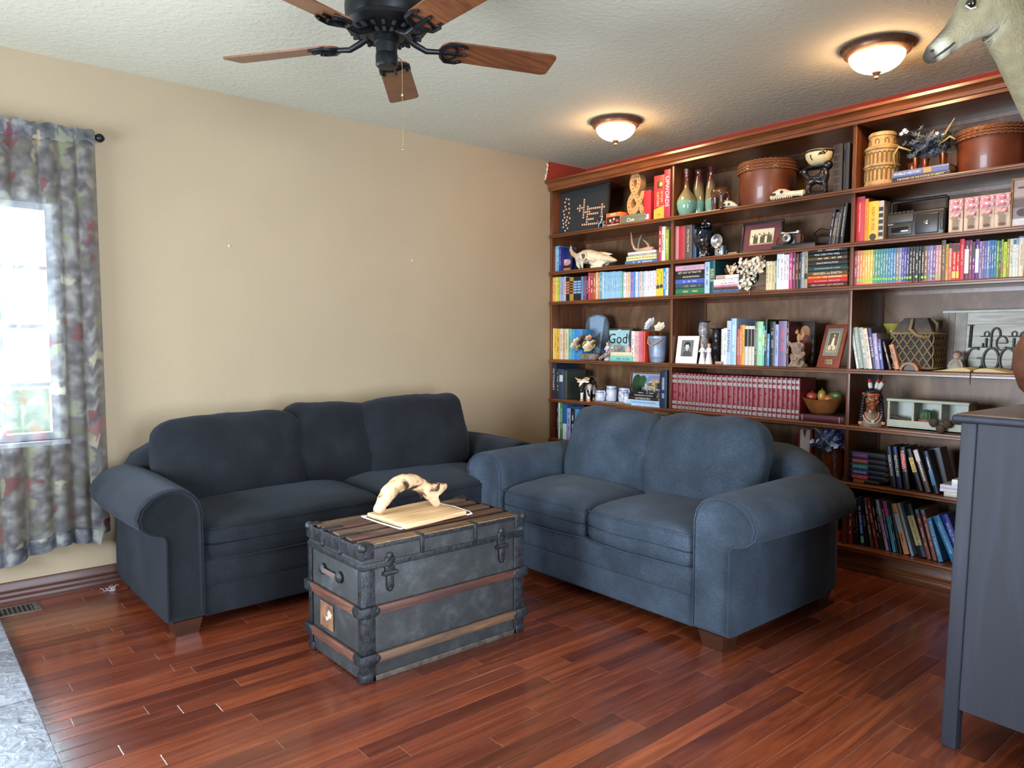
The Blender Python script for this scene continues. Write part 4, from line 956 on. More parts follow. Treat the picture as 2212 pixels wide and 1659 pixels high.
BOOKS = """
*books on the second shelf of the left bay|left|in the corner of second shelf, left bay
-.36 .0331 1.8586 .0375 .2433 .24 0 0p1 3f7fae f2f0ea|blue paperback
-.36 -.0051 1.8586 .0258 .2069 .2 0 0p1 a9c4d6 141417|pale blue paperback
-.36 -.0315 1.8586 .0278 .2092 .2 0 0p1 5f9cc4 f2f0ea|blue paperback
-.36 -.0599 1.8586 .0226 .1996 .16 0 0p1 2b3a86 e8a080|navy illustrated
*books on the second shelf of the left bay|left|on second shelf of left bay
-.37 -.7692 1.8856 .0264 .2953 .2 1.571 0p1 3f6fa5 -|=thin blue book lying lowest under the antler, second shelf
-.37 -.7822 1.9169 .0307 .2786 .2 1.571 0p0 e9dd9a -|=yellow elementary dictionary lying in the stack under the antler|Elementary Dictionary/2c3550/.8
-.37 -.7965 1.9307 .0132 .2575 .19 1.571 0p1 8f9290 f2f0ea|=grey paperback lying in the stack under the antler
-.37 -.7963 1.9475 .0162 .2601 .19 1.571 0p0 e9dcdc -|=white book lying on top of the stack, right under the antler
*books on the second shelf of the left bay|left|at the right end of second shelf, left bay
-.38 -1.0836 1.8586 .0276 .2465 .18 0 0h1 a3374a -|=wine red hardcover standing beside the antler on second shelf
-.38 -1.1119 1.8586 .0295 .2411 .2 0 0h0 e6dcc4 -|=cream hardcover between the wine red and green books, second shelf|Educated/3a3632/.42
-.38 -1.1422 1.8586 .0308 .2167 .2 0 0h1 8a9a3c e8f0b0|=olive green hardcover against the divider, second shelf of left bay
*books on the third shelf of the left bay|left|on third shelf of left bay
-.392 .0088 1.6177 .021 .1991 .13 0 0p1 d88a6c 5a3a30|tan paperback
-.392 -.0128 1.6177 .0209 .1966 .13 0 0p1 dfa16e 5a3a30|orange paperback
-.392 -.0342 1.6177 .0172 .1943 .13 0 0p1 dba552 5a3a30|orange paperback
-.392 -.052 1.6177 .0171 .1967 .13 0 0p1 e0c25e 5a3a30|yellow paperback
-.392 -.0697 1.6177 .017 .1945 .13 0 0p1 c8c457 5a3a30|yellow paperback
-.392 -.0874 1.6177 .017 .1969 .13 0 0p1 8fb650 5a3a30|green paperback
-.392 -.1049 1.6177 .0134 .1948 .13 0 0p1 a9a8bd 5a3a30|pale grey paperback
-.392 -.1189 1.6177 .0272 .1924 .13 0 0p1 93a3b8 5a3a30|blue paperback
-.392 -.1467 1.6177 .0257 .1942 .13 0 0p1 b3acc4 5a3a30|pale purple paperback
-.392 -.173 1.6177 .0419 .1854 .14 0 0p0 201d20 -|black orange-labelled paperback||b8704a,.3,.38 b8704a,.42,.5 b8704a,.53,.61 b8704a,.64,.72 b8704a,.75,.83
-.392 -.2155 1.6177 .0421 .1852 .14 0 0p0 b08436 -|gold dark-banded paperback||3a2a1c,.3,.38 3a2a1c,.42,.5 3a2a1c,.53,.61 3a2a1c,.64,.72 3a2a1c,.75,.83
-.392 -.2581 1.6177 .0409 .185 .14 0 0p0 22232a -|black blue-labelled paperback||8fa8d2,.3,.38 8fa8d2,.42,.5 8fa8d2,.53,.61 8fa8d2,.64,.72 8fa8d2,.75,.83
-.392 -.2997 1.6177 .0425 .1847 .14 0 0p0 1f2228 -|black sky-blue-labelled paperback||79b0d4,.3,.38 79b0d4,.42,.5 79b0d4,.53,.61 79b0d4,.64,.72 79b0d4,.75,.83
-.392 -.3427 1.6177 .0191 .1842 .14 0 0p1 6d8fc0 141417|blue paperback
-.392 -.3624 1.6177 .0385 .1842 .14 0 0p0 6e4862 -|plum ribbed paperback||8a6080,.2,.24 8a6080,.28,.32 8a6080,.36,.4 8a6080,.44,.48 8a6080,.52,.56 8a6080,.6,.64 8a6080,.68,.72 8a6080,.76,.8
-.392 -.4016 1.6177 .0156 .1839 .14 0 0p1 26222a -|black paperback
-.392 -.4176 1.6177 .0219 .2076 .14 0 0p1 c23f56 f2f0ea|red paperback
-.392 -.4402 1.6177 .0314 .2054 .14 0 0p1 a8463a f2f0ea|red paperback
-.392 -.4721 1.6177 .0248 .203 .14 0 0p1 b5563c f2f0ea|red paperback
-.392 -.4975 1.6177 .0215 .2054 .14 0 0p1 d3b487 f2f0ea|tan paperback
-.392 -.5196 1.6177 .0213 .2035 .14 0 0p1 c98a58 f2f0ea|tan paperback
-.392 -.5415 1.6177 .0212 .2059 .14 0 0p1 5f9fb5 f2f0ea|blue paperback
-.392 -.5633 1.6177 .018 .2041 .14 0 0p1 a8cbd8 f2f0ea|pale blue paperback
-.392 -.5819 1.6177 .0176 .2028 .14 0 0p1 8db8d8 3f5f80|light blue thin paperback
-.392 -.6001 1.6177 .0175 .2007 .14 0 0p1 98c0dc 3f5f80|light blue thin paperback
-.392 -.6182 1.6177 .0174 .1987 .14 0 0p1 90bcd9 3f5f80|light blue thin paperback
-.392 -.6362 1.6177 .0173 .2009 .14 0 0p1 8db8d8 3f5f80|light blue thin paperback
-.392 -.6541 1.6177 .0172 .1988 .14 0 0p1 98c0dc 3f5f80|light blue thin paperback
-.392 -.6719 1.6177 .0171 .2011 .14 0 0p1 90bcd9 3f5f80|light blue thin paperback
-.392 -.6897 1.6177 .0171 .199 .14 0 0p1 8db8d8 3f5f80|light blue thin paperback
-.392 -.7073 1.6177 .017 .197 .14 0 0p1 98c0dc 3f5f80|light blue thin paperback
-.392 -.7249 1.6177 .0169 .1992 .14 0 0p1 90bcd9 3f5f80|light blue thin paperback
-.392 -.7424 1.6177 .0168 .1971 .14 0 0p1 8db8d8 3f5f80|light blue thin paperback
-.392 -.7598 1.6177 .017 .1896 .14 0 0p1 6fae8c 4a4550|green paperback
-.392 -.7774 1.6177 .0198 .1874 .14 0 0p1 e9dcdc 4a4550|pale pink paperback
-.392 -.7979 1.6177 .0197 .1851 .14 0 0p1 e6c8bc 4a4550|pale tan paperback
-.392 -.8182 1.6177 .0225 .1869 .14 0 0p1 dcc09a 4a4550|pale tan paperback
-.392 -.8413 1.6177 .0309 .1841 .14 0 0p1 8d82c8 4a4550|purple paperback
-.392 -.8728 1.6177 .0165 .1857 .14 0 0p1 4f8fc8 4a4550|blue paperback
-.392 -.8898 1.6177 .0192 .1835 .14 0 0p1 d8dce4 4a4550|pale blue paperback
-.392 -.9096 1.6177 .0163 .1814 .14 0 0p1 8fb0d8 4a4550|blue paperback
-.392 -.9265 1.6177 .0218 .1833 .14 0 0p1 dcc0b8 4a4550|pale pink paperback
-.392 -.9489 1.6177 .0216 .1808 .14 0 0p1 a9c6c8 4a4550|pale teal paperback
-.392 -.9711 1.6177 .0148 .1829 .14 0 0p1 dcd6e6 5a5068|pale lavender thin paperback
-.392 -.9866 1.6177 .0148 .1811 .14 0 0p1 e4deea 5a5068|pale lavender thin paperback
-.392 -1.002 1.6177 .0147 .1794 .14 0 0p1 d9d4e4 5a5068|pale lavender thin paperback
-.392 -1.0172 1.6177 .0146 .1817 .14 0 0p1 dcd6e6 5a5068|pale lavender thin paperback
-.392 -1.0325 1.6177 .0146 .18 .14 0 0p1 e4deea 5a5068|pale lavender thin paperback
-.392 -1.0476 1.6177 .0145 .1823 .14 0 0p1 d9d4e4 5a5068|pale lavender thin paperback
-.392 -1.0627 1.6177 .0144 .1806 .14 0 0p1 dcd6e6 5a5068|pale lavender thin paperback
-.392 -1.0775 1.6177 .0315 .1904 .15 0 0p1 e0c33c 141417|yellow paperback with dark band||3a3f52,.28,.4
-.392 -1.1096 1.6177 .0286 .1908 .15 0 0p1 e6c840 141417|bright yellow paperback with dark band||3a3f52,.3,.42
-.392 -1.1387 1.6177 .0204 .192 .15 0 0p1 2f8fdc f2f0ea|blue paperback
-.392 -1.1598 1.6177 .0229 .1925 .15 0 0p0 d3d6d4 141417|white paperback|Stars and Planets/2a2c30/.5
*books on the fourth shelf of the left bay|left|left of the flower planter
-.385 .0055 1.1515 .0376 .2505 .2 0 0p1 e6d98a 6a4a20|pale yellow paperback
-.385 -.0327 1.1515 .028 .2474 .2 0 0p1 dcb84a 6a4a20|yellow paperback
-.385 -.0613 1.1515 .0384 .2443 .2 0 0p1 d3a24c 6a4a20|orange paperback
-.385 -.1002 1.1515 .0345 .2458 .2 0 0p1 d8c8b4 6a4a20|pale tan paperback
-.385 -.1353 1.1515 .0238 .2428 .2 0 0p1 cfa078 6a4a20|tan paperback
-.385 -.1597 1.1515 .0374 .2444 .2 0 0p1 c8cca4 6a4a20|pale green paperback
-.385 -.1977 1.1515 .0336 .2414 .2 0 0p1 6fa8a4 6a4a20|teal paperback
-.385 -.2319 1.1515 .0333 .2384 .2 0 0p1 4f9ac4 6a4a20|blue paperback
-.385 -.2658 1.1515 .0829 .2411 .06 0 0h0 3f86c8 -|blue picture book|||back
*books on the fourth shelf of the left bay|left|on fourth shelf of left bay
-.4 -.6564 1.1884 .0363 .2217 .16 1.571 0h1 7cc2b4 2a5a52|=turquoise hardcover lying below the cream one under the God sign
-.4 -.6621 1.219 .03 .2098 .15 1.571 0h0 dcd3b4 -|=cream hardcover lying on the turquoise one under the God sign
*books on the fourth shelf of the left bay|left|beside the bucket, left bay
-.39 -.854 1.1515 .0281 .2225 .18 0 0p1 e4dce0 704048|white paperback
-.39 -.8827 1.1515 .0108 .2208 .18 0 0p1 d9b9b4 704048|pale pink thin paperback
-.39 -.8942 1.1515 .0165 .2192 .18 0 0p1 e2b49c 704048|pale tan paperback
-.39 -.9112 1.1515 .0164 .2217 .18 0 0p1 dc9aa8 704048|pale pink paperback
-.39 -.9282 1.1515 .0163 .2201 .18 0 0p1 c8708c 704048|pink paperback
-.39 -.9451 1.1515 .0134 .2226 .18 0 0p1 cf6a6a 704048|pink paperback
-.39 -.9591 1.1515 .0095 .221 .18 0 0p1 c85050 704048|red thin paperback
-.39 -.9692 1.1515 .0117 .221 .19 0 0h0 dc4a34 -|vermilion picture book
*books on the fifth shelf of the left bay|left|in the corner, fifth shelf
-.385 -.0003 .8326 .0549 .2819 .24 0 0h0 1d2a40 -|navy dictionary|DICTIONARY/e8e8e4/.62
-.385 -.0559 .8326 .0371 .2412 .2 0 0h1 2a2e34 b8a878|charcoal hardcover
-.385 -.0936 .8326 .0466 .2391 .22 0 0h0 33425c -|slate blue hardcover with paper label||c8ccd0,.58,.8
-.385 -.1408 .8326 .0391 .2292 .22 0 0h0 3d433c -|dark green hardcover
*books on the fifth shelf of the left bay|left|on fifth shelf of left bay
-.4 -.8292 .8437 .0105 .3003 .2 1.571 0p1 b9d2ec 5a7090|=pale blue large paperback lying lowest in the stack by the crocks
-.4 -.8312 .8761 .0318 .2926 .2 1.571 0p0 9fc4e2 -|=light blue decorating paperback, second up in the stack by the crocks|Complete Home Decorating Guide/30486a/.6
-.4 -.8414 .8991 .0224 .2713 .18 1.571 0p0 2b2522 -|=dark brown interiors paperback in the stack by the crocks|INTERIORS/d8cfc0/.5
-.4 -.8671 .9207 .021 .2317 .18 1.571 0p0 191819 -|=black lighting paperback, second from top in the stack by the crocks|FUNDAMENTALS OF LIGHTING/e8e6e2/.55
-.4 -.8698 .9373 .016 .2369 .18 1.571 0p1 1c1d1e d8d6d2|=black paperback on top of the stack by the crocks, under the little chair
-.4 -1.1276 .8326 .0594 .2613 .2 0 0h1 1d2c48 b9c2d0|=thick navy hardcover against the divider, fifth shelf of left bay
*books on the sixth shelf of the left bay|left|just behind the loveseat
-.385 -.0682 .506 .0151 .2904 .21 0 0p1 26292c f2f0ea|black spiral-bound notebook
-.385 -.0839 .506 .0193 .2916 .21 0 0p1 e8ecec 141417|white spiral-bound notebook
-.385 -.1038 .506 .0312 .2918 .21 0 0p1 4f8a55 f2f0ea|green paperback
-.385 -.1356 .506 .0483 .2813 .2 0 0p0 2b62a8 -|blue and white paperback||dfe6ee,0,.45
-.385 -.1847 .506 .0409 .2551 .2 0 0p1 9aa6d8 141417|pale blue thick paperback
-.385 -.2261 .506 .0472 .2569 .2 0 0p1 20262c f2f0ea|black thick paperback
-.385 -.274 .506 .0466 .2545 .19 0 0p1 3f8cc4 f2f0ea|blue thick paperback
-.385 -.3987 .506 .0345 .268 .17 -.233 0p0 2a2c34 f2f0ea|black paperback
-.385 -.4672 .506 .0244 .2614 .17 -.235 0p0 4a90b8 f2f0ea|blue paperback
-.385 -.5249 .506 .024 .2552 .17 -.238 0p0 58a0c0 f2f0ea|blue paperback
-.385 -.5787 .506 .0358 .2492 .17 -.24 0p0 23252a f2f0ea|black paperback
-.385 -.7384 .506 .0285 .2396 .17 -.241 0p0 2c2e36 f2f0ea|black paperback
-.385 -.8039 .506 .0279 .2334 .17 -.243 0p0 26282e f2f0ea|black paperback
-.385 -.8567 .506 .0247 .2277 .17 -.246 0p0 33363e f2f0ea|dark grey paperback
-.385 -.8972 .506 .0382 .2225 .17 -.249 0p0 1c1e22 f2f0ea|black paperback
-.385 -.9862 .506 .1742 .2617 .17 0 0h0 9cc8d8 -|pale teal boxed set
*books on the top shelf of the middle bay|left|on top shelf of middle bay
-.385 -2.3343 2.1536 .0516 .2696 .26 0 0h0 2e2622 -|=tall dark leather album with raised spine ribs, top shelf middle bay||4c4038,.16,.18 4c4038,.315,.335 4c4038,.47,.49 4c4038,.625,.645 4c4038,.78,.8
-.385 -2.3939 2.1536 .0311 .2657 .27 0 0h0 23252a -|=tall plain black album against the divider, top shelf middle bay
*books on the second shelf of the middle bay|left|second shelf, middle bay
-.38 -1.2021 1.8586 .0544 .2294 .2 0 0h0 b4757c -|dusty pink cloth hardcover
-.38 -1.2571 1.8586 .0493 .227 .2 0 0h0 a83038 -|red cloth hardcover
-.38 -1.307 1.8586 .0583 .2277 .22 0 0h0 56504a -|grey-brown album|Our Disney World/e4e2dc/.5
-.38 -1.3659 1.8586 .0202 .2186 .2 0 0h0 1c1e26 -|black hardcover
-.38 -1.387 1.8586 .0152 .1926 .2 0 0p0 2b5f8c -|blue paperback
*books on the second shelf of the middle bay|left|of four leaning right of the old camera
-.37 -2.3201 1.8586 .0152 .2043 .16 .142 1h1 20243a cfd0d4|navy thin hardcover
-.37 -2.3432 1.8586 .0201 .1844 .16 .157 1p0 4a423a -|brown paperback|Love Does/d8b090/.5
-.37 -2.3649 1.8586 .0229 .2029 .16 .133 1h0 24262a -|black hardcover|DAVE RAMSEY COMPLETE GUIDE TO MONEY/dcd8cc/.5
-.37 -2.3944 1.8586 .0248 .2305 .17 .106 1h0 17181b -|tall black hardcover|DAVE RAMSEY TOTAL MONEY MAKEOVER/e4e0d4/.55
*books on the third shelf of the middle bay|up|in the stack at left end of third shelf, middle bay
-.395 -1.2482 1.658 .0397 .2358 .18 1.571 0h1 2c7350 c9c07a|green hardcover
-.395 -1.2476 1.6896 .0311 .2358 .18 1.571 0h1 3a4c54 a8a08a|dark blue hardcover
-.395 -1.247 1.7207 .0305 .2357 .18 1.571 0p1 4a5cb4 c4cbe8|blue paperback
-.395 -1.2465 1.7517 .0304 .2356 .18 1.571 0p1 1e2b24 cfc9a8|black paperback
-.395 -1.246 1.7787 .0263 .2356 .18 1.571 0p0 201c1e -|black paperback|GET OUT OF THAT PIT/f0e4d4/.62
-.395 -1.2455 1.8144 .0351 .2355 .18 1.571 0h1 e0a4b4 58a8b4|pale pink hardcover
*books on the third shelf of the middle bay|left|on third shelf of middle bay
-.395 -1.4838 1.6177 .0382 .2071 .2 0 0p1 a9c4e2 33415c|=tall pale blue book next to the teal bible, third shelf middle bay
-.395 -1.5225 1.6177 .039 .2136 .24 0 0h0 1f5358 -|=tall teal hardcover bible in middle of third shelf, middle bay|BIBLE/c8cc8a/.4
*books on the third shelf of the middle bay|up|in the low stack by the blossom planter, third shelf
-.4 -1.5543 1.637 .0187 .1947 .14 1.571 0p1 4a6a9c 141417|blue paperback
-.4 -1.5572 1.6536 .016 .1933 .14 1.571 0h1 5a4636 141417|brown hardcover
-.4 -1.5589 1.6669 .0127 .1894 .14 1.571 0p1 dc8ca4 141417|pink paperback
-.4 -1.5585 1.6882 .0206 .1875 .14 1.571 0p1 dfe2ec 141417|pale blue paperback
-.4 -1.5595 1.7037 .015 .1849 .14 1.571 0p1 eceae6 141417|white paperback
-.4 -1.5735 1.7307 .0264 .1717 .13 1.571 0h0 b9988c -|tan hardcover||efece6,.42,1
*books on the third shelf of the middle bay|left|right of the blossom planter
-.39 -1.9285 1.6177 .0186 .1779 .16 0 0p1 dcc79a 7a6540|cream paperback
-.39 -1.9477 1.6177 .0202 .176 .16 0 0p1 e2cfa4 7a6540|pale yellow paperback
-.39 -1.9685 1.6177 .02 .174 .16 0 0p1 d3bb88 7a6540|cream paperback
-.39 -1.9891 1.6177 .0108 .1773 .17 0 0p1 5f8a8a f2f0ea|teal thin paperback
-.39 -2.0001 1.6177 .0209 .2179 .19 0 0p1 e4e6ee 5a4a5a|pale blue paperback
-.39 -2.0217 1.6177 .0247 .2134 .19 0 0p1 eceaf0 5a4a5a|pale purple paperback
-.39 -2.047 1.6177 .0162 .2092 .19 0 0p1 e6e0ea 5a4a5a|pale purple paperback
-.39 -2.0638 1.6177 .0161 .2089 .19 0 0p1 e8d8dc 5a4a5a|pale pink paperback
-.39 -2.0804 1.6177 .0198 .2158 .19 0 0p1 c83a7e f2f0ea|magenta paperback
-.39 -2.1008 1.6177 .0191 .2151 .19 0 0p1 6a2c50 e8c8d8|magenta paperback
-.39 -2.1206 1.6177 .0195 .2073 .19 0 0p1 54241f d9b45a|dark red paperback
-.39 -2.1407 1.6177 .0183 .2096 .19 0 0p1 1d1b1d b8a890|black paperback
-.39 -2.1596 1.6177 .0182 .2151 .2 0 0p1 8b94a4 f2f0ea|grey paperback
-.39 -2.1784 1.6177 .0197 .2164 .2 0 0p1 a2946c 141417|cream paperback||22211f,.25,.4
*books on the third shelf of the middle bay|up|in the tall dark stack by the divider, third shelf
-.395 -2.2048 1.6418 .0235 .2344 .2 1.571 0h0 4a1f1e -|dark red hardcover|MAX LUCADO  JUST LIKE JESUS/e0c8b0/.62
-.395 -2.2042 1.6669 .0245 .2344 .2 1.571 0h0 b82a34 -|red hardcover|Cast of Characters   MAX LUCADO/f0c8c0/.5
-.395 -2.2036 1.6845 .017 .2343 .2 1.571 0h1 d8702c -|orange hardcover
-.395 -2.2031 1.7091 .024 .2343 .2 1.571 0h0 5a4530 -|dark brown hardcover|HEAVEN on EARTH/e8dcc0/.55
-.395 -2.2023 1.7417 .032 .2342 .2 1.571 0h0 1f3a38 -|dark teal hardcover|THE PURPOSE DRIVEN LIFE  WARREN/d8dcd4/.5
-.395 -2.2015 1.7718 .0295 .2341 .2 1.571 0h0 202228 -|black hardcover|GRACE REVOLUTION/e0e0dc/.42
-.395 -2.2008 1.7949 .0225 .2341 .2 1.571 0h1 5a4428 -|dark brown hardcover
-.395 -2.2002 1.817 .0215 .234 .2 1.571 0h0 1b1a1d -|black hardcover|YOU CAN YOU WILL/efefec/.5
-.395 -2.1996 1.8435 .026 .234 .2 1.571 0h1 16171b -|black hardcover
*books on the fourth shelf of the middle bay|left|on fourth shelf of middle bay
-.388 -1.6156 1.1515 .0156 .2312 .17 0 0p1 e6e2d8 -|cream paperback
-.388 -1.6317 1.1515 .0252 .2365 .17 0 0p1 dfe2ea 6a7080|pale blue paperback
-.388 -1.657 1.1515 .03 .2833 .19 0 0p0 b4c8e4 -|pale blue paperback|FISHING/2a3a52/.7
-.388 -1.6875 1.1515 .0373 .2981 .245 0 0h1 9cc0e2 e8f0f6|tall sky blue hardcover
-.388 -1.7261 1.1515 .0257 .2301 .16 0 0h1 a8503c e0a880|red hardcover
-.388 -1.752 1.1515 .0149 .2545 .17 0 0p1 d86a44 f2f0ea|orange paperback
-.388 -1.7676 1.1515 .0179 .2554 .17 0 0p1 e6a848 8a4a20|orange paperback
-.388 -1.7862 1.1515 .0239 .2486 .17 0 0h0 cfcabc -|cream hardcover with black panel||22201f,.48,.92
-.388 -1.8107 1.1515 .0237 .2483 .17 0 0h0 cfcabc -|cream hardcover with black panel||22201f,.48,.92
-.388 -1.835 1.1515 .0217 .248 .17 0 0h0 cfcabc -|cream hardcover with black panel||22201f,.48,.92
-.388 -1.857 1.1515 .0192 .2746 .18 0 0h1 5a6450 c8d0b0|grey hardcover
-.388 -1.8768 1.1515 .038 .2752 .19 0 0p1 9ad0a4 f0f6ee|green paperback
-.388 -1.9157 1.1515 .0112 .2471 .18 0 0p1 4fb4b8 f2f0ea|teal thin paperback||d8dc6a,.5,.78
-.388 -1.927 1.1515 .0158 .2883 .25 0 0h0 1f3428 -|tall dark green hardcover|BASS FISHING/e8ece4/.7
-.388 -1.9445 1.1515 .0157 .1992 .15 0 0p1 4f92d0 f2f0ea|blue paperback
-.388 -1.9599 1.1515 .0375 .2728 .2 0 0h1 24262c 9aa0ac|black hardcover
-.388 -1.9983 1.1515 .0211 .2555 .19 0 0p1 9fa8d8 3f3f78|pale blue paperback
-.388 -2.0198 1.1515 .053 .2758 .2 0 0h1 7a6a8c d85a6a|thick purple floral hardcover
-.388 -2.0735 1.1515 .0145 .2685 .2 0 0h1 4a2228 f2f0ea|dark red hardcover
*red encyclopedia set|left|in the set, fifth shelf
-.398 -1.2312 .8326 .0482 .2514 .19 0 0h1 741826 9c6466|red silver-banded encyclopedia volume||a79c98,.87,.95 a79c98,.735,.815 a79c98,.155,.235 a79c98,.02,.105
-.398 -1.2801 .8326 .0354 .2515 .19 0 0h1 741826 9c6466|red silver-banded encyclopedia volume||a79c98,.87,.95 a79c98,.735,.815 a79c98,.155,.235 a79c98,.02,.105
-.398 -1.3161 .8326 .0265 .2513 .19 0 0h1 741826 9c6466|red silver-banded encyclopedia volume||a79c98,.87,.95 a79c98,.735,.815 a79c98,.155,.235 a79c98,.02,.105
-.398 -1.3431 .8326 .0347 .2511 .19 0 0h1 741826 9c6466|red silver-banded encyclopedia volume||a79c98,.87,.95 a79c98,.735,.815 a79c98,.155,.235 a79c98,.02,.105
-.398 -1.3785 .8326 .0225 .2508 .19 0 0h1 741826 9c6466|red silver-banded encyclopedia volume||a79c98,.87,.95 a79c98,.735,.815 a79c98,.155,.235 a79c98,.02,.105
-.398 -1.4016 .8326 .0251 .2504 .19 0 0h1 741826 9c6466|red silver-banded encyclopedia volume||a79c98,.87,.95 a79c98,.735,.815 a79c98,.155,.235 a79c98,.02,.105
-.398 -1.4273 .8326 .0304 .2501 .19 0 0h1 741826 9c6466|red silver-banded encyclopedia volume||a79c98,.87,.95 a79c98,.735,.815 a79c98,.155,.235 a79c98,.02,.105
-.398 -1.4583 .8326 .0233 .2498 .19 0 0h1 741826 9c6466|red silver-banded encyclopedia volume||a79c98,.87,.95 a79c98,.735,.815 a79c98,.155,.235 a79c98,.02,.105
-.398 -1.4822 .8326 .0265 .2495 .19 0 0h1 741826 9c6466|red silver-banded encyclopedia volume||a79c98,.87,.95 a79c98,.735,.815 a79c98,.155,.235 a79c98,.02,.105
-.398 -1.5093 .8326 .0263 .2492 .19 0 0h1 741826 9c6466|red silver-banded encyclopedia volume||a79c98,.87,.95 a79c98,.735,.815 a79c98,.155,.235 a79c98,.02,.105
-.398 -1.5362 .8326 .0227 .2488 .19 0 0h1 741826 9c6466|red silver-banded encyclopedia volume||a79c98,.87,.95 a79c98,.735,.815 a79c98,.155,.235 a79c98,.02,.105
-.398 -1.5596 .8326 .0292 .2485 .19 0 0h1 741826 9c6466|red silver-banded encyclopedia volume||a79c98,.87,.95 a79c98,.735,.815 a79c98,.155,.235 a79c98,.02,.105
-.398 -1.5893 .8326 .0419 .2486 .19 0 0h1 741826 9c6466|red silver-banded encyclopedia volume||a79c98,.87,.95 a79c98,.735,.815 a79c98,.155,.235 a79c98,.02,.105
-.398 -1.6318 .8326 .0414 .2489 .19 0 0h1 741826 9c6466|red silver-banded encyclopedia volume||a79c98,.87,.95 a79c98,.735,.815 a79c98,.155,.235 a79c98,.02,.105
-.398 -1.6738 .8326 .0408 .2493 .19 0 0h1 741826 9c6466|red silver-banded encyclopedia volume||a79c98,.87,.95 a79c98,.735,.815 a79c98,.155,.235 a79c98,.02,.105
-.398 -1.7152 .8326 .0309 .2494 .19 0 0h1 741826 9c6466|red silver-banded encyclopedia volume||a79c98,.87,.95 a79c98,.735,.815 a79c98,.155,.235 a79c98,.02,.105
-.398 -1.7467 .8326 .0306 .2494 .19 0 0h1 741826 9c6466|red silver-banded encyclopedia volume||a79c98,.87,.95 a79c98,.735,.815 a79c98,.155,.235 a79c98,.02,.105
-.398 -1.7779 .8326 .0272 .2493 .19 0 0h1 741826 9c6466|red silver-banded encyclopedia volume||a79c98,.87,.95 a79c98,.735,.815 a79c98,.155,.235 a79c98,.02,.105
-.398 -1.8056 .8326 .0251 .2491 .19 0 0h1 741826 9c6466|red silver-banded encyclopedia volume||a79c98,.87,.95 a79c98,.735,.815 a79c98,.155,.235 a79c98,.02,.105
-.398 -1.8314 .8326 .0243 .2488 .19 0 0h1 741826 9c6466|red silver-banded encyclopedia volume||a79c98,.87,.95 a79c98,.735,.815 a79c98,.155,.235 a79c98,.02,.105
-.398 -1.8563 .8326 .0355 .2488 .19 0 0h1 741826 9c6466|red silver-banded encyclopedia volume||a79c98,.87,.95 a79c98,.735,.815 a79c98,.155,.235 a79c98,.02,.105
-.398 -1.8923 .8326 .0409 .2491 .19 0 0h1 741826 9c6466|red silver-banded encyclopedia volume||a79c98,.87,.95 a79c98,.735,.815 a79c98,.155,.235 a79c98,.02,.105
-.398 -1.9339 .8326 .0328 .2494 .19 0 0h1 741826 9c6466|red silver-banded encyclopedia volume||a79c98,.87,.95 a79c98,.735,.815 a79c98,.155,.235 a79c98,.02,.105
-.398 -1.9673 .8326 .0255 .2494 .19 0 0h1 741826 9c6466|red silver-banded encyclopedia volume||a79c98,.87,.95 a79c98,.735,.815 a79c98,.155,.235 a79c98,.02,.105
-.398 -1.9934 .8326 .031 .2493 .19 0 0h1 741826 9c6466|red silver-banded encyclopedia volume||a79c98,.87,.95 a79c98,.735,.815 a79c98,.155,.235 a79c98,.02,.105
-.398 -2.025 .8326 .0335 .2495 .19 0 0h1 741826 9c6466|red silver-banded encyclopedia volume||a79c98,.87,.95 a79c98,.735,.815 a79c98,.155,.235 a79c98,.02,.105
-.398 -2.0591 .8326 .0303 .2496 .19 0 0h1 741826 9c6466|red silver-banded encyclopedia volume||a79c98,.87,.95 a79c98,.735,.815 a79c98,.155,.235 a79c98,.02,.105
-.398 -2.0901 .8326 .03 .2497 .19 0 0h1 741826 9c6466|red silver-banded encyclopedia volume||a79c98,.87,.95 a79c98,.735,.815 a79c98,.155,.235 a79c98,.02,.105
-.398 -2.1207 .8326 .0242 .2496 .19 0 0h1 741826 9c6466|red silver-banded encyclopedia volume||a79c98,.87,.95 a79c98,.735,.815 a79c98,.155,.235 a79c98,.02,.105
-.398 -2.1455 .8326 .0267 .2495 .19 0 0h1 741826 9c6466|red silver-banded encyclopedia volume||a79c98,.87,.95 a79c98,.735,.815 a79c98,.155,.235 a79c98,.02,.105
*books on the fifth shelf of the middle bay|left|on fifth shelf of middle bay
-.4 -2.1711 .8725 .0393 .2714 .24 1.571 0h0 4a1724 -|=maroon volume lying flat under the wooden fruit bowl||b8a8a4,.07,.085 b8a8a4,.9,.915
*books on the top shelf of the right bay|left|on top shelf of right bay
-.4 -2.6669 2.1776 .0234 .2847 .22 1.571 0h0 1e2434 -|=dark navy hardcover lying under the world history textbook, top shelf|THE STORY OF THE STATUE OF LIBERTY/e8dc9c/.62
-.4 -2.6706 2.2108 .0326 .2752 .22 1.571 0h0 54689c -|=blue world history textbook lying under the dried flower arrangement|WORLD HISTORY/f0eee6/.5|d88a50,.56,.7
*books on the second shelf of the right bay|left|on second shelf of right bay
-.385 -2.4692 1.8586 .0504 .2496 .22 0 0h0 b82a38 -|=thick red dictionary at the left end of second shelf, right bay|Webster's NewWorld Dictionary/f0dcc8/.5
-.385 -2.5217 1.8586 .0187 .2343 .19 0 0p1 e88a34 7a3a14|=thin orange paperback beside the red dictionary
-.385 -2.5412 1.8586 .0538 .2148 .19 0 0h1 ecb43c 8a5a1c|=thick yellow book beside the cassette player|||disc
-.385 -2.5956 1.8586 .0279 .2125 .17 0 0h0 b8b0a4 141417|=black and white patterned book right next to the cassette player||24211f,.1,.2 24211f,.26,.36 24211f,.42,.52 24211f,.58,.68 24211f,.74,.84
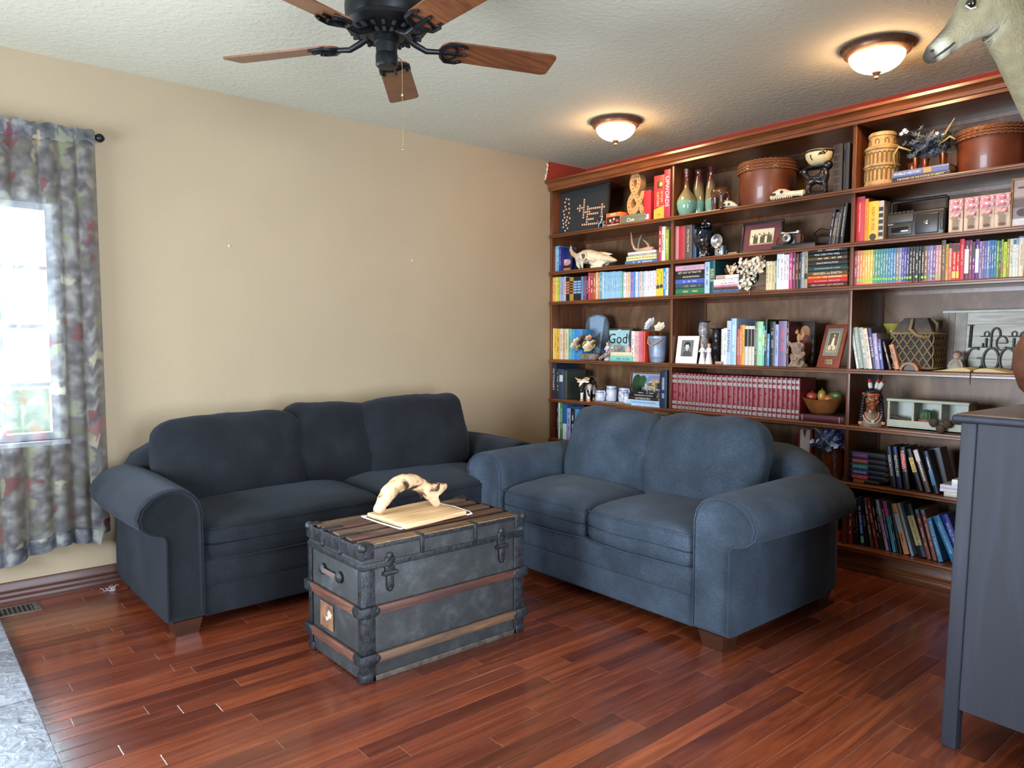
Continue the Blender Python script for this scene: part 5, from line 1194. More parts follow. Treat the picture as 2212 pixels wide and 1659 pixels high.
*books on the third shelf of the right bay|left|on third shelf of right bay
-.395 -2.4636 1.6177 .0138 .1926 .13 0 0p1 9c3a44 f0eadc|red paperback|||dot
-.395 -2.478 1.6177 .0128 .1924 .13 0 0p1 8c3648 f0eadc|red paperback
-.395 -2.4914 1.6177 .0141 .1922 .13 0 0p1 d87a64 f0eadc|pink paperback|||dot
-.395 -2.5061 1.6177 .0149 .1919 .13 0 0p1 dc8a58 f0eadc|orange paperback|||dot
-.395 -2.5216 1.6177 .0135 .1916 .13 0 0p1 dca050 f0eadc|orange paperback|||dot
-.395 -2.5357 1.6177 .0117 .1915 .13 0 0p1 e0b448 f0eadc|yellow thin paperback|||dot
-.395 -2.5479 1.6177 .0146 .1913 .13 0 0p1 dcb850 f0eadc|yellow paperback|||dot
-.395 -2.5632 1.6177 .0146 .191 .13 0 0p1 e0bc54 f0eadc|yellow paperback|||dot
-.395 -2.5783 1.6177 .0102 .1909 .13 0 0p1 6a9a60 f0eadc|green thin paperback|||dot
-.395 -2.5891 1.6177 .0144 .1908 .13 0 0p1 5a9a84 f0eadc|green paperback|||dot
-.395 -2.6041 1.6177 .0143 .1904 .13 0 0p1 4a8c84 f0eadc|teal paperback|||dot
-.395 -2.6191 1.6177 .0121 .1902 .13 0 0p1 4f9090 f0eadc|teal paperback|||dot
-.395 -2.6318 1.6177 .0133 .19 .13 0 0p1 4a8a90 f0eadc|teal paperback|||dot
-.395 -2.6457 1.6177 .0128 .1898 .13 0 0p1 4a8c9c f0eadc|teal paperback|||dot
-.395 -2.6592 1.6177 .0119 .1897 .13 0 0p1 4a88a8 f0eadc|blue thin paperback|||dot
-.395 -2.6717 1.6177 .014 .1895 .13 0 0p1 4a88b4 f0eadc|blue paperback|||dot
-.395 -2.6863 1.6177 .0139 .1892 .13 0 0p1 3f7cb4 f0eadc|blue paperback|||dot
-.395 -2.7008 1.6177 .0138 .1888 .13 0 0p1 8a8074 f0eadc|grey paperback|||dot
-.395 -2.7152 1.6177 .0137 .1885 .13 0 0p1 8a8cb8 f0eadc|blue paperback|||dot
-.395 -2.7295 1.6177 .0116 .1883 .13 0 0p1 5a5ca0 f0eadc|blue thin paperback|||dot
-.395 -2.7417 1.6177 .0116 .1882 .13 0 0p1 4f4f98 f0eadc|blue thin paperback|||dot
-.395 -2.7538 1.6177 .0135 .188 .13 0 0p1 3c3870 f0eadc|blue paperback|||dot
-.395 -2.768 1.6177 .0154 .1876 .13 0 0p1 26242c f0eadc|black paperback|||dot
-.395 -2.784 1.6177 .0133 .1872 .13 0 0p1 2a2024 f0eadc|black paperback
-.395 -2.7979 1.6177 .0152 .1868 .13 0 0p1 2a3028 f0eadc|black paperback|||dot
-.395 -2.8138 1.6177 .0132 .1865 .13 0 0p1 1f2022 f0eadc|black paperback
-.395 -2.8276 1.6177 .0151 .1861 .13 0 0p1 1c1c20 f0eadc|black paperback|||dot
-.395 -2.8432 1.6177 .015 .1856 .13 0 0p1 8a6a54 f0eadc|brown paperback|||dot
-.395 -2.8588 1.6177 .011 .1853 .13 0 0p1 8272a4 f0eadc|purple thin paperback
-.395 -2.8704 1.6177 .0129 .1851 .13 0 0p1 9a8cb8 f0eadc|purple paperback|||dot
-.395 -2.8839 1.6177 .0128 .1848 .13 0 0p1 7a5a94 f0eadc|purple paperback|||dot
-.395 -2.8973 1.6177 .0127 .1846 .13 0 0p1 cf90a4 f0eadc|pink paperback|||dot
-.395 -2.9107 1.6177 .0127 .1843 .13 0 0p1 c89a84 f0eadc|tan paperback|||dot
-.395 -2.9235 1.6177 .0201 .2071 .15 0 0p1 6a5440 c8b48c|brown paperback
-.395 -2.9446 1.6177 .0125 .1859 .15 0 0p1 cf9c48 6a4420|tan paperback
-.395 -2.9576 1.6177 .0169 .1894 .15 0 0p1 c8705c f2f0ea|red paperback||1e1a1a,.86,1
-.395 -2.9751 1.6177 .0189 .1868 .15 0 0p1 d23a34 f2f0ea|red paperback||e8c040,.06,.24 2a2420,.78,.96
-.395 -2.9947 1.6177 .0141 .1859 .15 0 0p1 d4342f f2f0ea|red paperback||e8c040,.06,.24 2a2420,.78,.96
-.395 -3.009 1.6177 .0212 .2042 .15 0 0p1 cc2a34 f0a890|red paperback
-.395 -3.031 1.6177 .021 .1952 .15 0 0p1 6a2450 f2f0ea|dark magenta paperback||efe6e2,.16,.78
-.395 -3.0526 1.6177 .0119 .1947 .15 0 0p1 8a4a58 e8c8c8|red thin paperback
-.395 -3.0653 1.6177 .0136 .1863 .15 0 0p1 74327c f2f0ea|purple paperback||1c181e,.55,.98
-.395 -3.0794 1.6177 .0171 .1958 .15 0 0p1 5a2c74 f2f0ea|purple paperback||efe8ea,.16,.76
-.395 -3.0972 1.6177 .0117 .1852 .15 0 0p1 9a86c0 141417|purple thin paperback
-.395 -3.1095 1.6177 .0099 .1853 .15 0 0p1 8c6a84 f2f0ea|grey thin paperback
-.395 -3.12 1.6177 .0098 .185 .15 0 0p1 5a70b4 f2f0ea|blue thin paperback
-.395 -3.1305 1.6177 .0115 .1847 .15 0 0p1 7a8cb8 f2f0ea|blue thin paperback
-.395 -3.1426 1.6177 .007 .1861 .15 0 0p1 4a6cac f2f0ea|blue thin paperback
-.395 -3.1502 1.6177 .0107 .1851 .15 0 0p1 3f74b0 f2f0ea|blue thin paperback
-.395 -3.1616 1.6177 .0097 .184 .15 0 0p1 3c7c9c f2f0ea|blue thin paperback
-.395 -3.1719 1.6177 .0113 .1806 .15 0 0p1 6f9a50 e8f0c0|green thin paperback
-.395 -3.1838 1.6177 .0079 .1796 .15 0 0p1 4a5a48 f2f0ea|dark grey thin paperback
-.395 -3.1922 1.6177 .0085 .1849 .15 0 0p1 8fae4a 141417|green thin paperback||b8402c,.1,.4
-.395 -3.2016 1.6177 .0139 .1722 .15 0 0p1 b9d03c 5a6a10|green paperback
-.395 -3.2158 1.6177 .0111 .184 .15 0 0p1 9a8a4a efe8c0|cream thin paperback
-.395 -3.2275 1.6177 .0144 .1838 .15 0 0p1 d3d4b4 4a5a3a|cream paperback
-.395 -3.2425 1.6177 .0116 .1836 .15 0 0p1 e0e6ea 3a6a9c|pale blue thin paperback||2e4668,.85,.98
-.395 -3.2547 1.6177 .0093 .1851 .15 0 0p1 e6e2da 3a6a9c|pale tan thin paperback||5a9ac8,.84,1
-.395 -3.2645 1.6177 .0232 .1921 .19 0 0h0 e8d9c0 -|pale tan hardcover|FAMILY STORY BOOK/4a3a34/.4|3a5a9a,.96,1
*books on the fourth shelf of the right bay|left|leaning beside the net basket
-.385 -2.5016 1.1515 .011 .2222 .16 -.184 0p1 e6e6e4 141417|white thin paperback
-.385 -2.5098 1.1515 .03 .2331 .16 -.172 0h0 8f9a8c -|grey hardcover|THE HEALING POWER/eef0ea/.5
-.385 -2.5428 1.1515 .0252 .2317 .16 -.172 0p1 a8a8a0 f2f0ea|pale grey paperback
-.385 -2.5668 1.1515 .0214 .2268 .16 -.17 0p1 e0cdb0 8a5a3a|pale tan paperback
-.385 -2.5861 1.1515 .0248 .2266 .16 -.161 0h0 35305a -|dark purple hardcover|JOYCE MEYER/e8e4f0/.5
-.385 -2.6057 1.1515 .0234 .1986 .16 -.129 0p1 9c8cb4 e8e4f0|purple paperback
-.385 -2.6291 1.1515 .0201 .166 .16 -.137 0p1 4a4c8c f2f0ea|blue paperback
-.385 -2.6771 1.1515 .0118 .1562 .16 -.264 0p1 3c2824 f2f0ea|dark red thin paperback
-.385 -2.7072 1.1515 .0248 .1388 .16 -.265 0h1 c08a6c 141417|tan hardcover
*books on the sixth shelf of the right bay|up|in the stack of dark novels, sixth shelf
-.39 -2.5022 .5285 .0219 .1348 .15 1.571 0h0 20201f -|black hardcover||8a5234,0,.45
-.385 -2.4672 .5536 .0245 .2088 .16 1.571 0h0 1b1f30 -|dark blue hardcover|FORCE/e07a84/.34|a8344a,.12,.55
-.385 -2.4664 .5833 .0291 .2088 .16 1.571 0h0 1c2440 -|dark blue hardcover|NICOLAE/d8dcec/.34|2c4a98,.12,.55
-.385 -2.4655 .6167 .0328 .2087 .16 1.571 0h0 182430 -|dark blue hardcover|SOUL HARVEST/cfe4e4/.3|3a7c88,.12,.55
-.385 -2.4647 .645 .0277 .2086 .16 1.571 0h0 1d1b30 -|dark purple hardcover|APOLLYON/f0b070/.34|8a4a6c,.12,.55
-.385 -2.4637 .6838 .0382 .2086 .16 1.571 0h0 17171f -|black hardcover|ASSASSINS/e07a9c/.34|5a4280,.12,.55
*books on the sixth shelf of the right bay|left|of the leaning dark novels
-.385 -2.7076 .506 .0266 .2262 .17 -.162 0h0 17202c -|dark blue hardcover|DESECRATION/e0e4e8/.5
-.385 -2.741 .506 .0246 .2286 .17 -.159 0h0 1c2450 -|dark blue hardcover|INDWELLING/e4dc90/.5
-.385 -2.776 .506 .0283 .2304 .17 -.144 0h0 1d1c20 -|black hardcover|REMNANT/f0c0b0/.5|b4443c,.5,.82
-.385 -2.8467 .506 .0259 .2293 .17 -.307 0h0 15161b -|black hardcover|THE MARK/3a2c10/.45|d8b85c,.45,.8
-.385 -2.8843 .506 .0262 .2324 .17 -.318 0h1 4a3c3a -|dark grey hardcover||c8b8b4,.72,.98
-.385 -2.9272 .506 .0231 .2269 .17 -.284 0h1 16283c -|dark blue hardcover||3a6a8c,.2,.55
-.3 -2.9139 .506 .056 .2292 .1 -.241 0h0 191b20 -|=big plain black binder leaning behind the dark novels, sixth shelf
*books on the sixth shelf of the right bay|left|on sixth shelf of right bay
-.4 -2.978 .5283 .0217 .1235 .15 1.571 0p0 d3d0c4 -|=cream book lying lowest next to the dresser, sixth shelf
-.4 -2.9584 .544 .0151 .1425 .16 1.571 0p0 dcd8e4 -|=white book second up in the pile next to the dresser
-.4 -2.9589 .565 .0204 .1413 .16 1.571 0p0 cdc8dc -|=pale lavender book third up in the pile next to the dresser
-.4 -3.0134 .598 .0324 .086 .12 1.571 0p0 e6e4e0 -|=small white book topmost in the pile next to the dresser
*books on the bottom shelf of the right bay|left|on the bottom shelf, right bay
-.36 -2.4592 .1446 .0088 .2311 .19 -.015 0p1 c8b4a4 141417|tan thin paperback
-.36 -2.4671 .1446 .0232 .2077 .19 -.01 0p1 9c2a2c f2f0ea|red paperback
-.36 -2.5037 .1446 .0143 .2556 .19 -.08 0p1 1a1a18 a89a6c|black paperback
-.36 -2.5192 .1446 .0112 .2572 .19 -.072 0p1 15181a 8a8a80|black thin paperback
-.36 -2.5445 .1446 .0187 .2724 .19 -.116 0p0 1c2c5a -|dark blue paperback|EL LEON 2003/e4ecf4/.62|2b5ac4,.25,.62 7ab8a8,.06,.2
-.36 -2.5721 .1446 .0118 .2665 .19 -.138 0p0 15161a -|black thin paperback|EL LEON/a8a8a4/.6
-.36 -2.5973 .1446 .0149 .2779 .19 -.174 0p1 5a4a44 f2f0ea|dark grey paperback
-.36 -2.6244 .1446 .0171 .2824 .19 -.216 0h1 7c2a38 f0d8d0|red hardcover
-.36 -2.6471 .1446 .0121 .2714 .19 -.211 0p1 15171a f2f0ea|black paperback
-.36 -2.6594 .1446 .0113 .2726 .19 -.182 0p1 17191e f2f0ea|black thin paperback
-.36 -2.6818 .1446 .0159 .2826 .19 -.234 0p1 b894cc 3a2a50|purple paperback||a8bcdc,.7,1
-.36 -2.698 .1446 .0111 .2783 .19 -.202 0p1 1c1c3c f2f0ea|dark blue thin paperback
-.36 -2.7201 .1446 .0172 .2818 .19 -.235 0p1 3aa8c8 1a4a5c|teal paperback||d84a8c,.7,1
-.36 -2.7361 .1446 .0094 .2752 .19 -.214 0p1 1c2030 f2f0ea|dark blue thin paperback
-.36 -2.7519 .1446 .0139 .2766 .19 -.227 0p1 1e2a28 4a6a7a|black paperback
-.36 -2.7755 .1446 .028 .2772 .19 -.276 0h1 dc9c74 -|tan hardcover||a9c0dc,.45,.8
-.36 -2.8144 .1446 .0127 .2869 .19 -.286 0p1 a4bcd8 4a6a9c|pale blue paperback
-.36 -2.8528 .1446 .0392 .288 .19 -.314 0h0 1c2030 -|dark blue hardcover|BUILDING CENTER, INC/2a2c24/.5|cfc890,.22,.78
-.36 -2.8962 .1446 .0181 .2658 .19 -.277 0p1 8a5348 f0e4e0|red paperback||5a9ac8,.92,1
-.36 -2.9241 .1446 .0186 .2702 .19 -.27 0p1 8c554a f0e4e0|red paperback||5a9ac8,.92,1
-.36 -2.9499 .1446 .0225 .2283 .19 -.292 0p0 4a8cc4 -|blue paperback|Practical Argument/e4eef4/.6
-.36 -3.0168 .1446 .0335 .2572 .19 -.417 0h0 2f84bc -|blue hardcover|ELEMENTS OF LITERATURE/e8f2f6/.5
-.36 -3.0558 .1446 .0346 .2702 .19 -.399 0h0 2c3c9c -|blue hardcover|WORLD HISTORY/e8ecf4/.6
"""
def ordinal(k):
    w = 'first second third fourth fifth sixth seventh eighth ninth tenth'.split()
    return w[k-1] if k <= 10 else '%d%s' % (k, 'th' if 10 <= k % 100 <= 20 else {1: 'st', 2: 'nd', 3: 'rd'}.get(k % 10, 'th'))
def shelve(head, rows):
    """one row or stack of books: labels count from the left or from below"""
    group, mode, where = head[1:].split('|'); N = len(rows)
    for i, q in enumerate(rows):
        f = q.split('|') + [''] * 4; a = f[0].split(); k = i + 1; desc = f[1]
        pos = (ordinal(k) + ' from the left' if k < N or N == 1 else 'last on the right') if mode == 'left' else ('topmost' if k == N and N > 1 else 'lowest' if k == 1 else ordinal(k) + ' up')
        label = desc[1:] if desc[0] == '=' else '%s, %s %s' % (desc, pos, where)
        v = [float(z) for z in a[:7]]; fl = a[7]
        ti = f[2].split('/') if f[2] else None
        add_book(tuple(v[:3]), v[3], v[4], v[5], v[6], int(fl[0]), fl[1], '#' + a[8], '#' + a[9] if a[9] != '-' else None, int(fl[2]),
                 (ti[0], '#' + ti[1], float(ti[2])) if ti else None, [('#' + z.split(',')[0], float(z.split(',')[1]), float(z.split(',')[2])) for z in f[3].split()], f[4], label, group)
head_, rows_ = None, []
for ln in BOOKS.strip().split('\n') + ['*']:
    if ln[0] == '*':
        if head_: shelve(head_, rows_)
        head_, rows_ = ln, []
    else: rows_.append(ln)

# ------------------------------------------------------------------ things on the shelves
def fuse(o, vox=.004, smooth=4):
    md = o.modifiers.new('fuse', 'REMESH'); md.mode = 'VOXEL'; md.voxel_size = vox; md.use_smooth_shade = True
    if smooth: s = o.modifiers.new('soften', 'SMOOTH'); s.iterations = smooth; s.factor = .5
    return o
def flat(name, parent, shapes, M=None):
    """printed picture: a list of (polygon of (x,z), colour) laid over each other, facing -y"""
    b = MB(); mats = []
    for i, (poly, hx_) in enumerate(shapes):
        m_ = pm(hx_, .6, var=.1, vs=80)
        if m_ not in mats: mats.append(m_)
        b.mi = mats.index(m_); vs = [Vector((p[0], -.0003 * (i + 1), p[1])) for p in poly]
        b.add([M @ v for v in vs] if M else vs, [tuple(range(len(vs)))])
    return b.build(name, mats, parent, None)
def oval(cx, cz, rx, rz, n=14): return [(cx + rx * math.cos(2*math.pi*i/n), cz + rz * math.sin(2*math.pi*i/n)) for i in range(n)]
def rect(x0, x1, z0, z1): return [(x0, z0), (x1, z0), (x1, z1), (x0, z1)]
def framed(root, w, h, border, depth, m_fr, tilt=8, mat_hex=None, matw=0):
    """frame of four bars with a backing, leaning back; returns a matrix for the picture plane"""
    M = Matrix.Rotation(R(-tilt), 4, 'X')
    for a in ((-w/2, w/2, 0, border), (-w/2, w/2, h - border, h), (-w/2, -w/2 + border, border, h - border), (w/2 - border, w/2, border, h - border)):
        MB().rbox(a[0], a[1], 0, depth, a[2], a[3], .002, 1, M).build('frame_bar', m_fr, root)
    MB().box(-w/2 + border * .6, w/2 - border * .6, depth * .45, depth * .9, border * .6, h - border * .6, M).build('backing', pm(mat_hex or '#2a2522', .7), root, None)
    return M @ Matrix.Translation((0, depth * .45, 0))
def petals(b, c, r, n, nrm, cup=.35, w=.45, seed=0):
    c = Vector(c); nrm = Vector(nrm).normalized(); u = nrm.orthogonal().normalized(); v = nrm.cross(u)
    for i in range(n):
        a = 2 * math.pi * i / n + seed; d = u * math.cos(a) + v * math.sin(a); s = nrm.cross(d)
        p1 = c + d * r * .5 + s * r * w + nrm * r * cup * .5; p2 = c + d * r + nrm * r * cup; p3 = c + d * r * .5 - s * r * w + nrm * r * cup * .5
        b.add([c, p1, p2, p3], [(0, 1, 2, 3)])
def leaf(b, p, d, L, w, droop=.2):
    p = Vector(p); d = Vector(d).normalized(); s = d.cross(Vector((0, 0, 1))); s = s.normalized() if s.length > .01 else Vector((1, 0, 0))
    q = [p, p + d * L * .35 + s * w + Vector((0, 0, L * .06)), p + d * L * .35 - s * w + Vector((0, 0, L * .06)), p + d * L * .7 + s * w * .7 - Vector((0, 0, L * droop * .4)), p + d * L * .7 - s * w * .7 - Vector((0, 0, L * droop * .4)), p + d * L - Vector((0, 0, L * droop))]
    b.add(q, [(0, 1, 2), (1, 3, 4, 2), (3, 5, 4)])
def rose(b, c, r, seed=0):
    for k, (rr, zz_, n) in enumerate(((1.0, 0, 6), (.78, .15, 5), (.55, .3, 5), (.32, .42, 4))): petals(b, Vector(c) + Vector((0, -r * .25 * k, zz_ * r * .6)), r * rr, n, (.15 * math.sin(seed), -.8, .6), .55, .62, seed + k * .7)
def box_thing(name, label, cat, loc, w, h, d, hexc, turn=0, group=None, rough=.45):
    t = item(name, label, cat, loc, group, turn)
    MB().rbox(-w/2, w/2, 0, d, 0, h, .0015, 1).build('carton', pm(hexc, rough, var=.06), t)
    return t

# ---- left bay, top shelf
t = item('letter_tile_art', 'black framed panel with scattered wooden letter tiles, top shelf', 'wall art', (-0.3400, -0.2797, 2.1536))
w, h = 0.5542, 0.3514
m_bf = pm('#2a2320', .45, name='art_frame')
Mp = framed(t, w, h, .012, .02, m_bf, 5, '#25282a')
tile = MB().rbox(-.0072, .0072, -.004, 0, -.0072, .0072, .0015, 1).mesh('letter_tile', 40); tile.materials.append(pm('#d2a887', .6, name='tile_wood'))
mark = MB().box(-.003, .003, -.0044, -.0039, -.003, .003).mesh('tile_mark'); mark.materials.append(pm('#6a4634', .7))
sc_ = [(350,672),(393,680),(330,722),(400,750),(340,785),(357,828),(410,820),(317,852),(330,905),(410,883),(340,948),(387,942),(430,962),(313,992),(380,988),(365,1018),(328,1040),(417,1030),(375,1065),(327,1092),(402,1110),(363,1147)]
cw_ = [(653,705+36*i) for i in range(8)] + [(553,824),(587,822),(620,818),(587,785),(587,858),(683,882),(748,875)] + [(715,805+36*i) for i in range(8)] + [(745+32.5*i,834-2.5*i) for i in range(8)] + [(940,783),(940,853),(940,890),(940,926)] + [(748+32*i,910-2.5*i) for i in range(5)] + [(748+32*i,984-3*i) for i in range(3)] + [(648,1062),(682,1059)] + [(748+32*i,1053-3*i) for i in range(6)]
random.seed(2)
for i, (a, c_) in enumerate(sc_ + cw_):
    fx = (a - 222) / 820.0; yt = 575 - 85 * fx; yb = 1228 - 112 * fx; fz = (yb - c_) / (yb - yt)
    o = bpy.data.objects.new('letter_tile', tile); col.objects.link(o); o.parent = t
    o.matrix_local = Mp @ Matrix.Translation(((fx - .5) * w, .0005, fz * h)) @ Matrix.Rotation(R(random.uniform(-40, 40)) if i < len(sc_) else 0, 4, 'Y')
m_pew = pm('#8b8d92', .3, .95, var=.4, vs=60, name='pewter')
t = item('knight_figurine', 'small pewter mounted knight figurine before the letter tile panel', 'figurine', (-0.3700, -0.5364, 2.1536))
b = MB(); b.ball((0, 0, .045), .034, .016, .017); 
for (x, y) in ((-.022, -.008), (-.026, .008), (.02, -.008), (.024, .008)): b.tube([(x, y, .04), (x * 1.1, y, .018), (x * 1.2 - .006, y, 0)], [.009, .006, .005], 7)
b.tube([(-.026, 0, .05), (-.042, 0, .068), (-.048, 0, .078)], [.013, .010, .009], 8); b.tube([(-.046, 0, .078), (-.064, 0, .066)], [.009, .005], 8); b.tube([(.03, 0, .05), (.046, 0, .04), (.05, 0, .02)], [.007, .006, .002], 6)
b.tube([(.002, 0, .055), (.004, 0, .08), (.004, 0, .098)], [.014, .015, .010], 9); b.ball((.003, 0, .108), .010); b.tube([(.004, -.014, .092), (-.012, -.018, .08), (-.02, -.016, .078)], [.006, .005, .004], 6); b.tube([(0, -.012, .055), (-.006, -.018, .03)], [.007, .005], 6)
fuse(b.build('horse_and_rider', m_pew, t), .0022, 2)
MB().tube([(.03, -.02, .06), (-.045, -.018, .125)], [.0022, .0012], 6).build('lance', m_pew, t); MB().rbox(-.045, .045, -.02, .02, -.0005, .003, .001, 1).build('stand', m_pew, t)
w = 0.1415
t = box_thing('card_game_box', 'small orange card game box with a dark picture, top shelf', 'game box', (-0.4000, -0.6778, 2.1536), w, 0.0959, .15, '#d8703a')
hh = 0.0959
flat('box_print', t, [(rect(-w*.46, w*.46, hh*.04, hh*.70), '#2a1614'), (oval(-w*.2, hh*.42, w*.08, hh*.12), '#d8a878'), (oval(w*.05, hh*.5, w*.07, hh*.11), '#e0b48c'), (oval(w*.28, hh*.36, w*.09, hh*.1), '#c8506a'), (oval(-w*.05, hh*.25, w*.1, hh*.08), '#b84a34'), (rect(-w*.42, w*.42, hh*.06, hh*.12), '#e8c8a8')])
lettering('PIT', '#f4ead8', t, w * .6, hh * .2, Matrix.Translation((0, -.0012, hh * .85)) @ FLAT)
w, hh = 0.2294, 0.0597
t = box_thing('board_game_box', 'flat grey-green board game box under the ampersand', 'game box', (-0.4050, -0.8688, 2.1536), w, hh, .26, '#6c6f5e')
lettering('Clue', '#eeece0', t, w * .3, hh * .62, Matrix.Translation((-.02, -.0008, hh * .42)) @ FLAT)
MB().box(-w/2 - .0006, w/2 + .0006, -.0006, .2606, hh * .62, hh * .65).build('lid_seam', pm('#4a4d40', .6), t, None)
t = item('ampersand_sign', 'tan cardboard marquee ampersand standing on the board game box', 'decorative letter', tuple(Vector((-0.3300, -0.8640, 2.1536)) + Vector((0, 0, hh + .0005))))
me, w_, h_ = text_mesh('&')
kz = (0.3574 - hh) / h_; kx = .165 / w_
fc = bpy.data.curves.new('amp', 'FONT'); fc.body = '&'; fc.size = 1; fc.resolution_u = 4; fc.extrude = .5; fc.offset = .016
to = bpy.data.objects.new('amp_source', fc); me = bpy.data.meshes.new_from_object(to); bpy.data.objects.remove(to); bpy.data.curves.remove(fc)
xs_ = [v.co.x for v in me.vertices]; ys_ = [v.co.y for v in me.vertices]
me.transform(FLAT @ Matrix.Diagonal((kx, kz * .98, .06, 1)) @ Matrix.Translation((-(min(xs_)+max(xs_))/2, -min(ys_), 0))); me.materials.clear(); me.materials.append(pm('#b98d5c', .8, var=.15, name='kraft_board'))
o = bpy.data.objects.new('letter', me); col.objects.link(o); o.parent = t
bl = MB().lathe([(.0042, 0), (.0042, .001), (0, .0012)], 8, M=Matrix.Rotation(R(90), 4, 'X')).mesh('bulb_hole'); bl.materials.append(pm('#33251a', .8))
H_ = kz * h_ * .98
for (fx, fz) in ((-.02,.95),(-.13,.93),(.1,.92),(-.22,.85),(.15,.84),(-.24,.75),(.12,.75),(-.2,.66),(.04,.67),(-.12,.58),(-.24,.5),(-.34,.42),(-.4,.32),(-.42,.22),(-.36,.12),(-.25,.05),(-.1,.03),(.06,.07),(.16,.16),(.24,.26),(.3,.36),(-.02,.5),(.06,.42),(.13,.33),(.32,.08),(.4,.04)):
    o = bpy.data.objects.new('bulb_hole', bl); col.objects.link(o); o.parent = t; o.location = (fx * .16, -.0306, fz * H_)
for (u0, lab, hx_, wpx) in (((-0.4000, -0.9963, 2.1536), 'small red game box with a barcode, leftmost of four upright boxes', '#b32a34', 0.0626), ((-0.3600, -1.0096, 2.1536), 'small dark red game box behind the barcoded one, top shelf', '#9c2434', 0.0333)):
    t = box_thing('card_game_box', lab, 'game box', u0, wpx, 0.2109, .16, hx_)
    if wpx > .035:
        flat('barcode', t, [(rect(-wpx*.25, wpx*.25, .012, .045), '#e8e4e0')] + [(rect(-wpx*.2 + i*.004, -wpx*.2 + i*.004 + .002, .020, .042), '#2a2a2a') for i in range(4)])
w, hh = 0.0890, 0.2990
t = box_thing('board_game_box', 'tall red and yellow board game box beside the divider, top shelf', 'game box', (-0.4000, -1.1011, 2.1536), w, hh, .29, '#b93434')
flat('box_print', t, [([(-w*.5, 0), (w*.5, 0), (w*.5, hh*.30), (-w*.5, hh*.22)], '#e0a23c'), (rect(-w*.2, w*.34, hh*.70, hh*.86), '#3a3026'), (oval(w*.18, hh*.79, w*.15, hh*.055), '#e8c050')])
lettering('CATAN', '#f0d8a0', t, hh * .32, w * .42, Matrix.Translation((-w * .1, -.0012, hh * .46)) @ DOWN); lettering('SETTLERS', '#f0d8a0', t, hh * .26, w * .16, Matrix.Translation((w * .28, -.0012, hh * .5)) @ DOWN); lettering('18', '#6a4a20', t, w * .4, hh * .05, Matrix.Translation((0, -.0012, hh * .1)) @ FLAT)
w, hh = 0.0515, 0.3280
t = box_thing('board_game_box', 'tallest crimson word game box right against the divider', 'game box', (-0.4000, -1.1711, 2.1536), w, hh, .29, '#a83040')
lettering('UPWORDS', '#f6f2ee', t, hh * .62, w * .6, Matrix.Translation((0, -.0012, hh * .54)) @ DOWN)

# ---- left bay, second shelf: skull and antler
m_bone = pm('#d9cbb0', .65, var=.2, vs=22, bp=.3, bs=60, name='bone')
m_void = pm('#3a3026', .9, name='bone_shadow')
t = item('cow_skull', 'bleached cow skull with one horn on the second shelf', 'skull', (-0.3300, -0.4297, 1.8586))
b = MB(); S = .46
b.tube([(-.17,0,.085),(-.14,0,.092),(-.09,0,.10),(-.04,0,.10),(.02,0,.088),(.09,0,.072),(.15,0,.060),(.20,0,.050),(.222,0,.046)], [(.035,.05),(.048,.07),(.055,.075),(.052,.085),(.042,.062),(.034,.048),(.026,.040),(.014,.03),(.004,.012)], 18, up=(0,0,1))
b.tube([(-.03,-.075,.09),(.02,-.075,.068),(.05,-.055,.06)], [.012,.013,.012], 8); b.tube([(-.10,-.06,.085),(-.06,-.088,.085),(-.03,-.078,.09)], [.012,.012,.012], 8)
b.tube([(-.15,-.03,.07),(-.145,-.035,.035),(-.13,-.03,.008)], [.022,.017,.008], 8); b.tube([(-.10,-.045,.06),(-.09,-.05,.03),(-.085,-.05,.006)], [.018,.012,.007], 8)
b.tube([(-.02,-.03,.05),(.03,-.035,.03),(.09,-.03,.03),(.13,-.02,.042)], [.016,.022,.018,.010], 10)
b.tube([(-.02,.03,.05),(.03,.035,.03),(.09,.03,.03),(.13,.02,.042)], [.016,.022,.018,.010], 10)
b.tube([(.0,.02,.12),(.08,.02,.112),(.165,.018,.100)], [.016,.014,.004], 8)
fuse(b.build('cranium', m_bone, t), .0045, 3)
MB().tube([(-.155,-.04,.105),(-.185,-.055,.125),(-.205,-.06,.16),(-.202,-.06,.195)], [.022,.019,.013,.002], 12).build('horn', pm('#b79a72', .5, var=.25, vs=30, name='horn'), t, 60)
MB().ball((-.040,-.083,.092), .026, .012, .022, M=Matrix.Identity(4)).build('eye_socket', pm('#5c4c3a', .9), t, 60)
ring = [(-.040 + .029 * math.cos(a), -.090, .093 + .026 * math.sin(a)) for a in [i * math.pi / 10 for i in range(21)]]
MB().tube(ring, .006, 7).build('orbit_rim', m_bone, t, 60)
for i in range(8): MB().rbox(.0 + i * .0145, .0125 + i * .0145, -.052, -.036, .004, .020, .003, 1).build('tooth', pm('#e6dcc8', .5), t)
t = item('antler', 'forked pale antler resting on the stack of books', 'antler', (-.31, -0.8847, 1.9487))
m_ant = pm('#b99a80', .55, var=.25, vs=25, bp=.3, bs=120, name='antler')
MB().tube([(.10,0,.018),(.05,0,.022),(0,0,.018),(-.045,0,.016),(-.075,0,.032),(-.098,0,.075),(-.108,0,.13),(-.112,0,.158)], [.014,.015,.013,.012,.011,.009,.006,.001], 10).build('beam', m_ant, t, 60)
MB().tube([(-.04,.0,.018),(-.055,.02,.06),(-.052,.03,.10),(-.035,.03,.135)], [.009,.009,.007,.001], 8).build('tine', pm('#8f8f88', .55, var=.25), t, 60)
MB().tube([(.062,0,.02),(.055,-.004,.05),(.03,-.008,.075),(.005,-.01,.092)], [.010,.009,.006,.001], 8).build('tine', m_ant, t, 60)
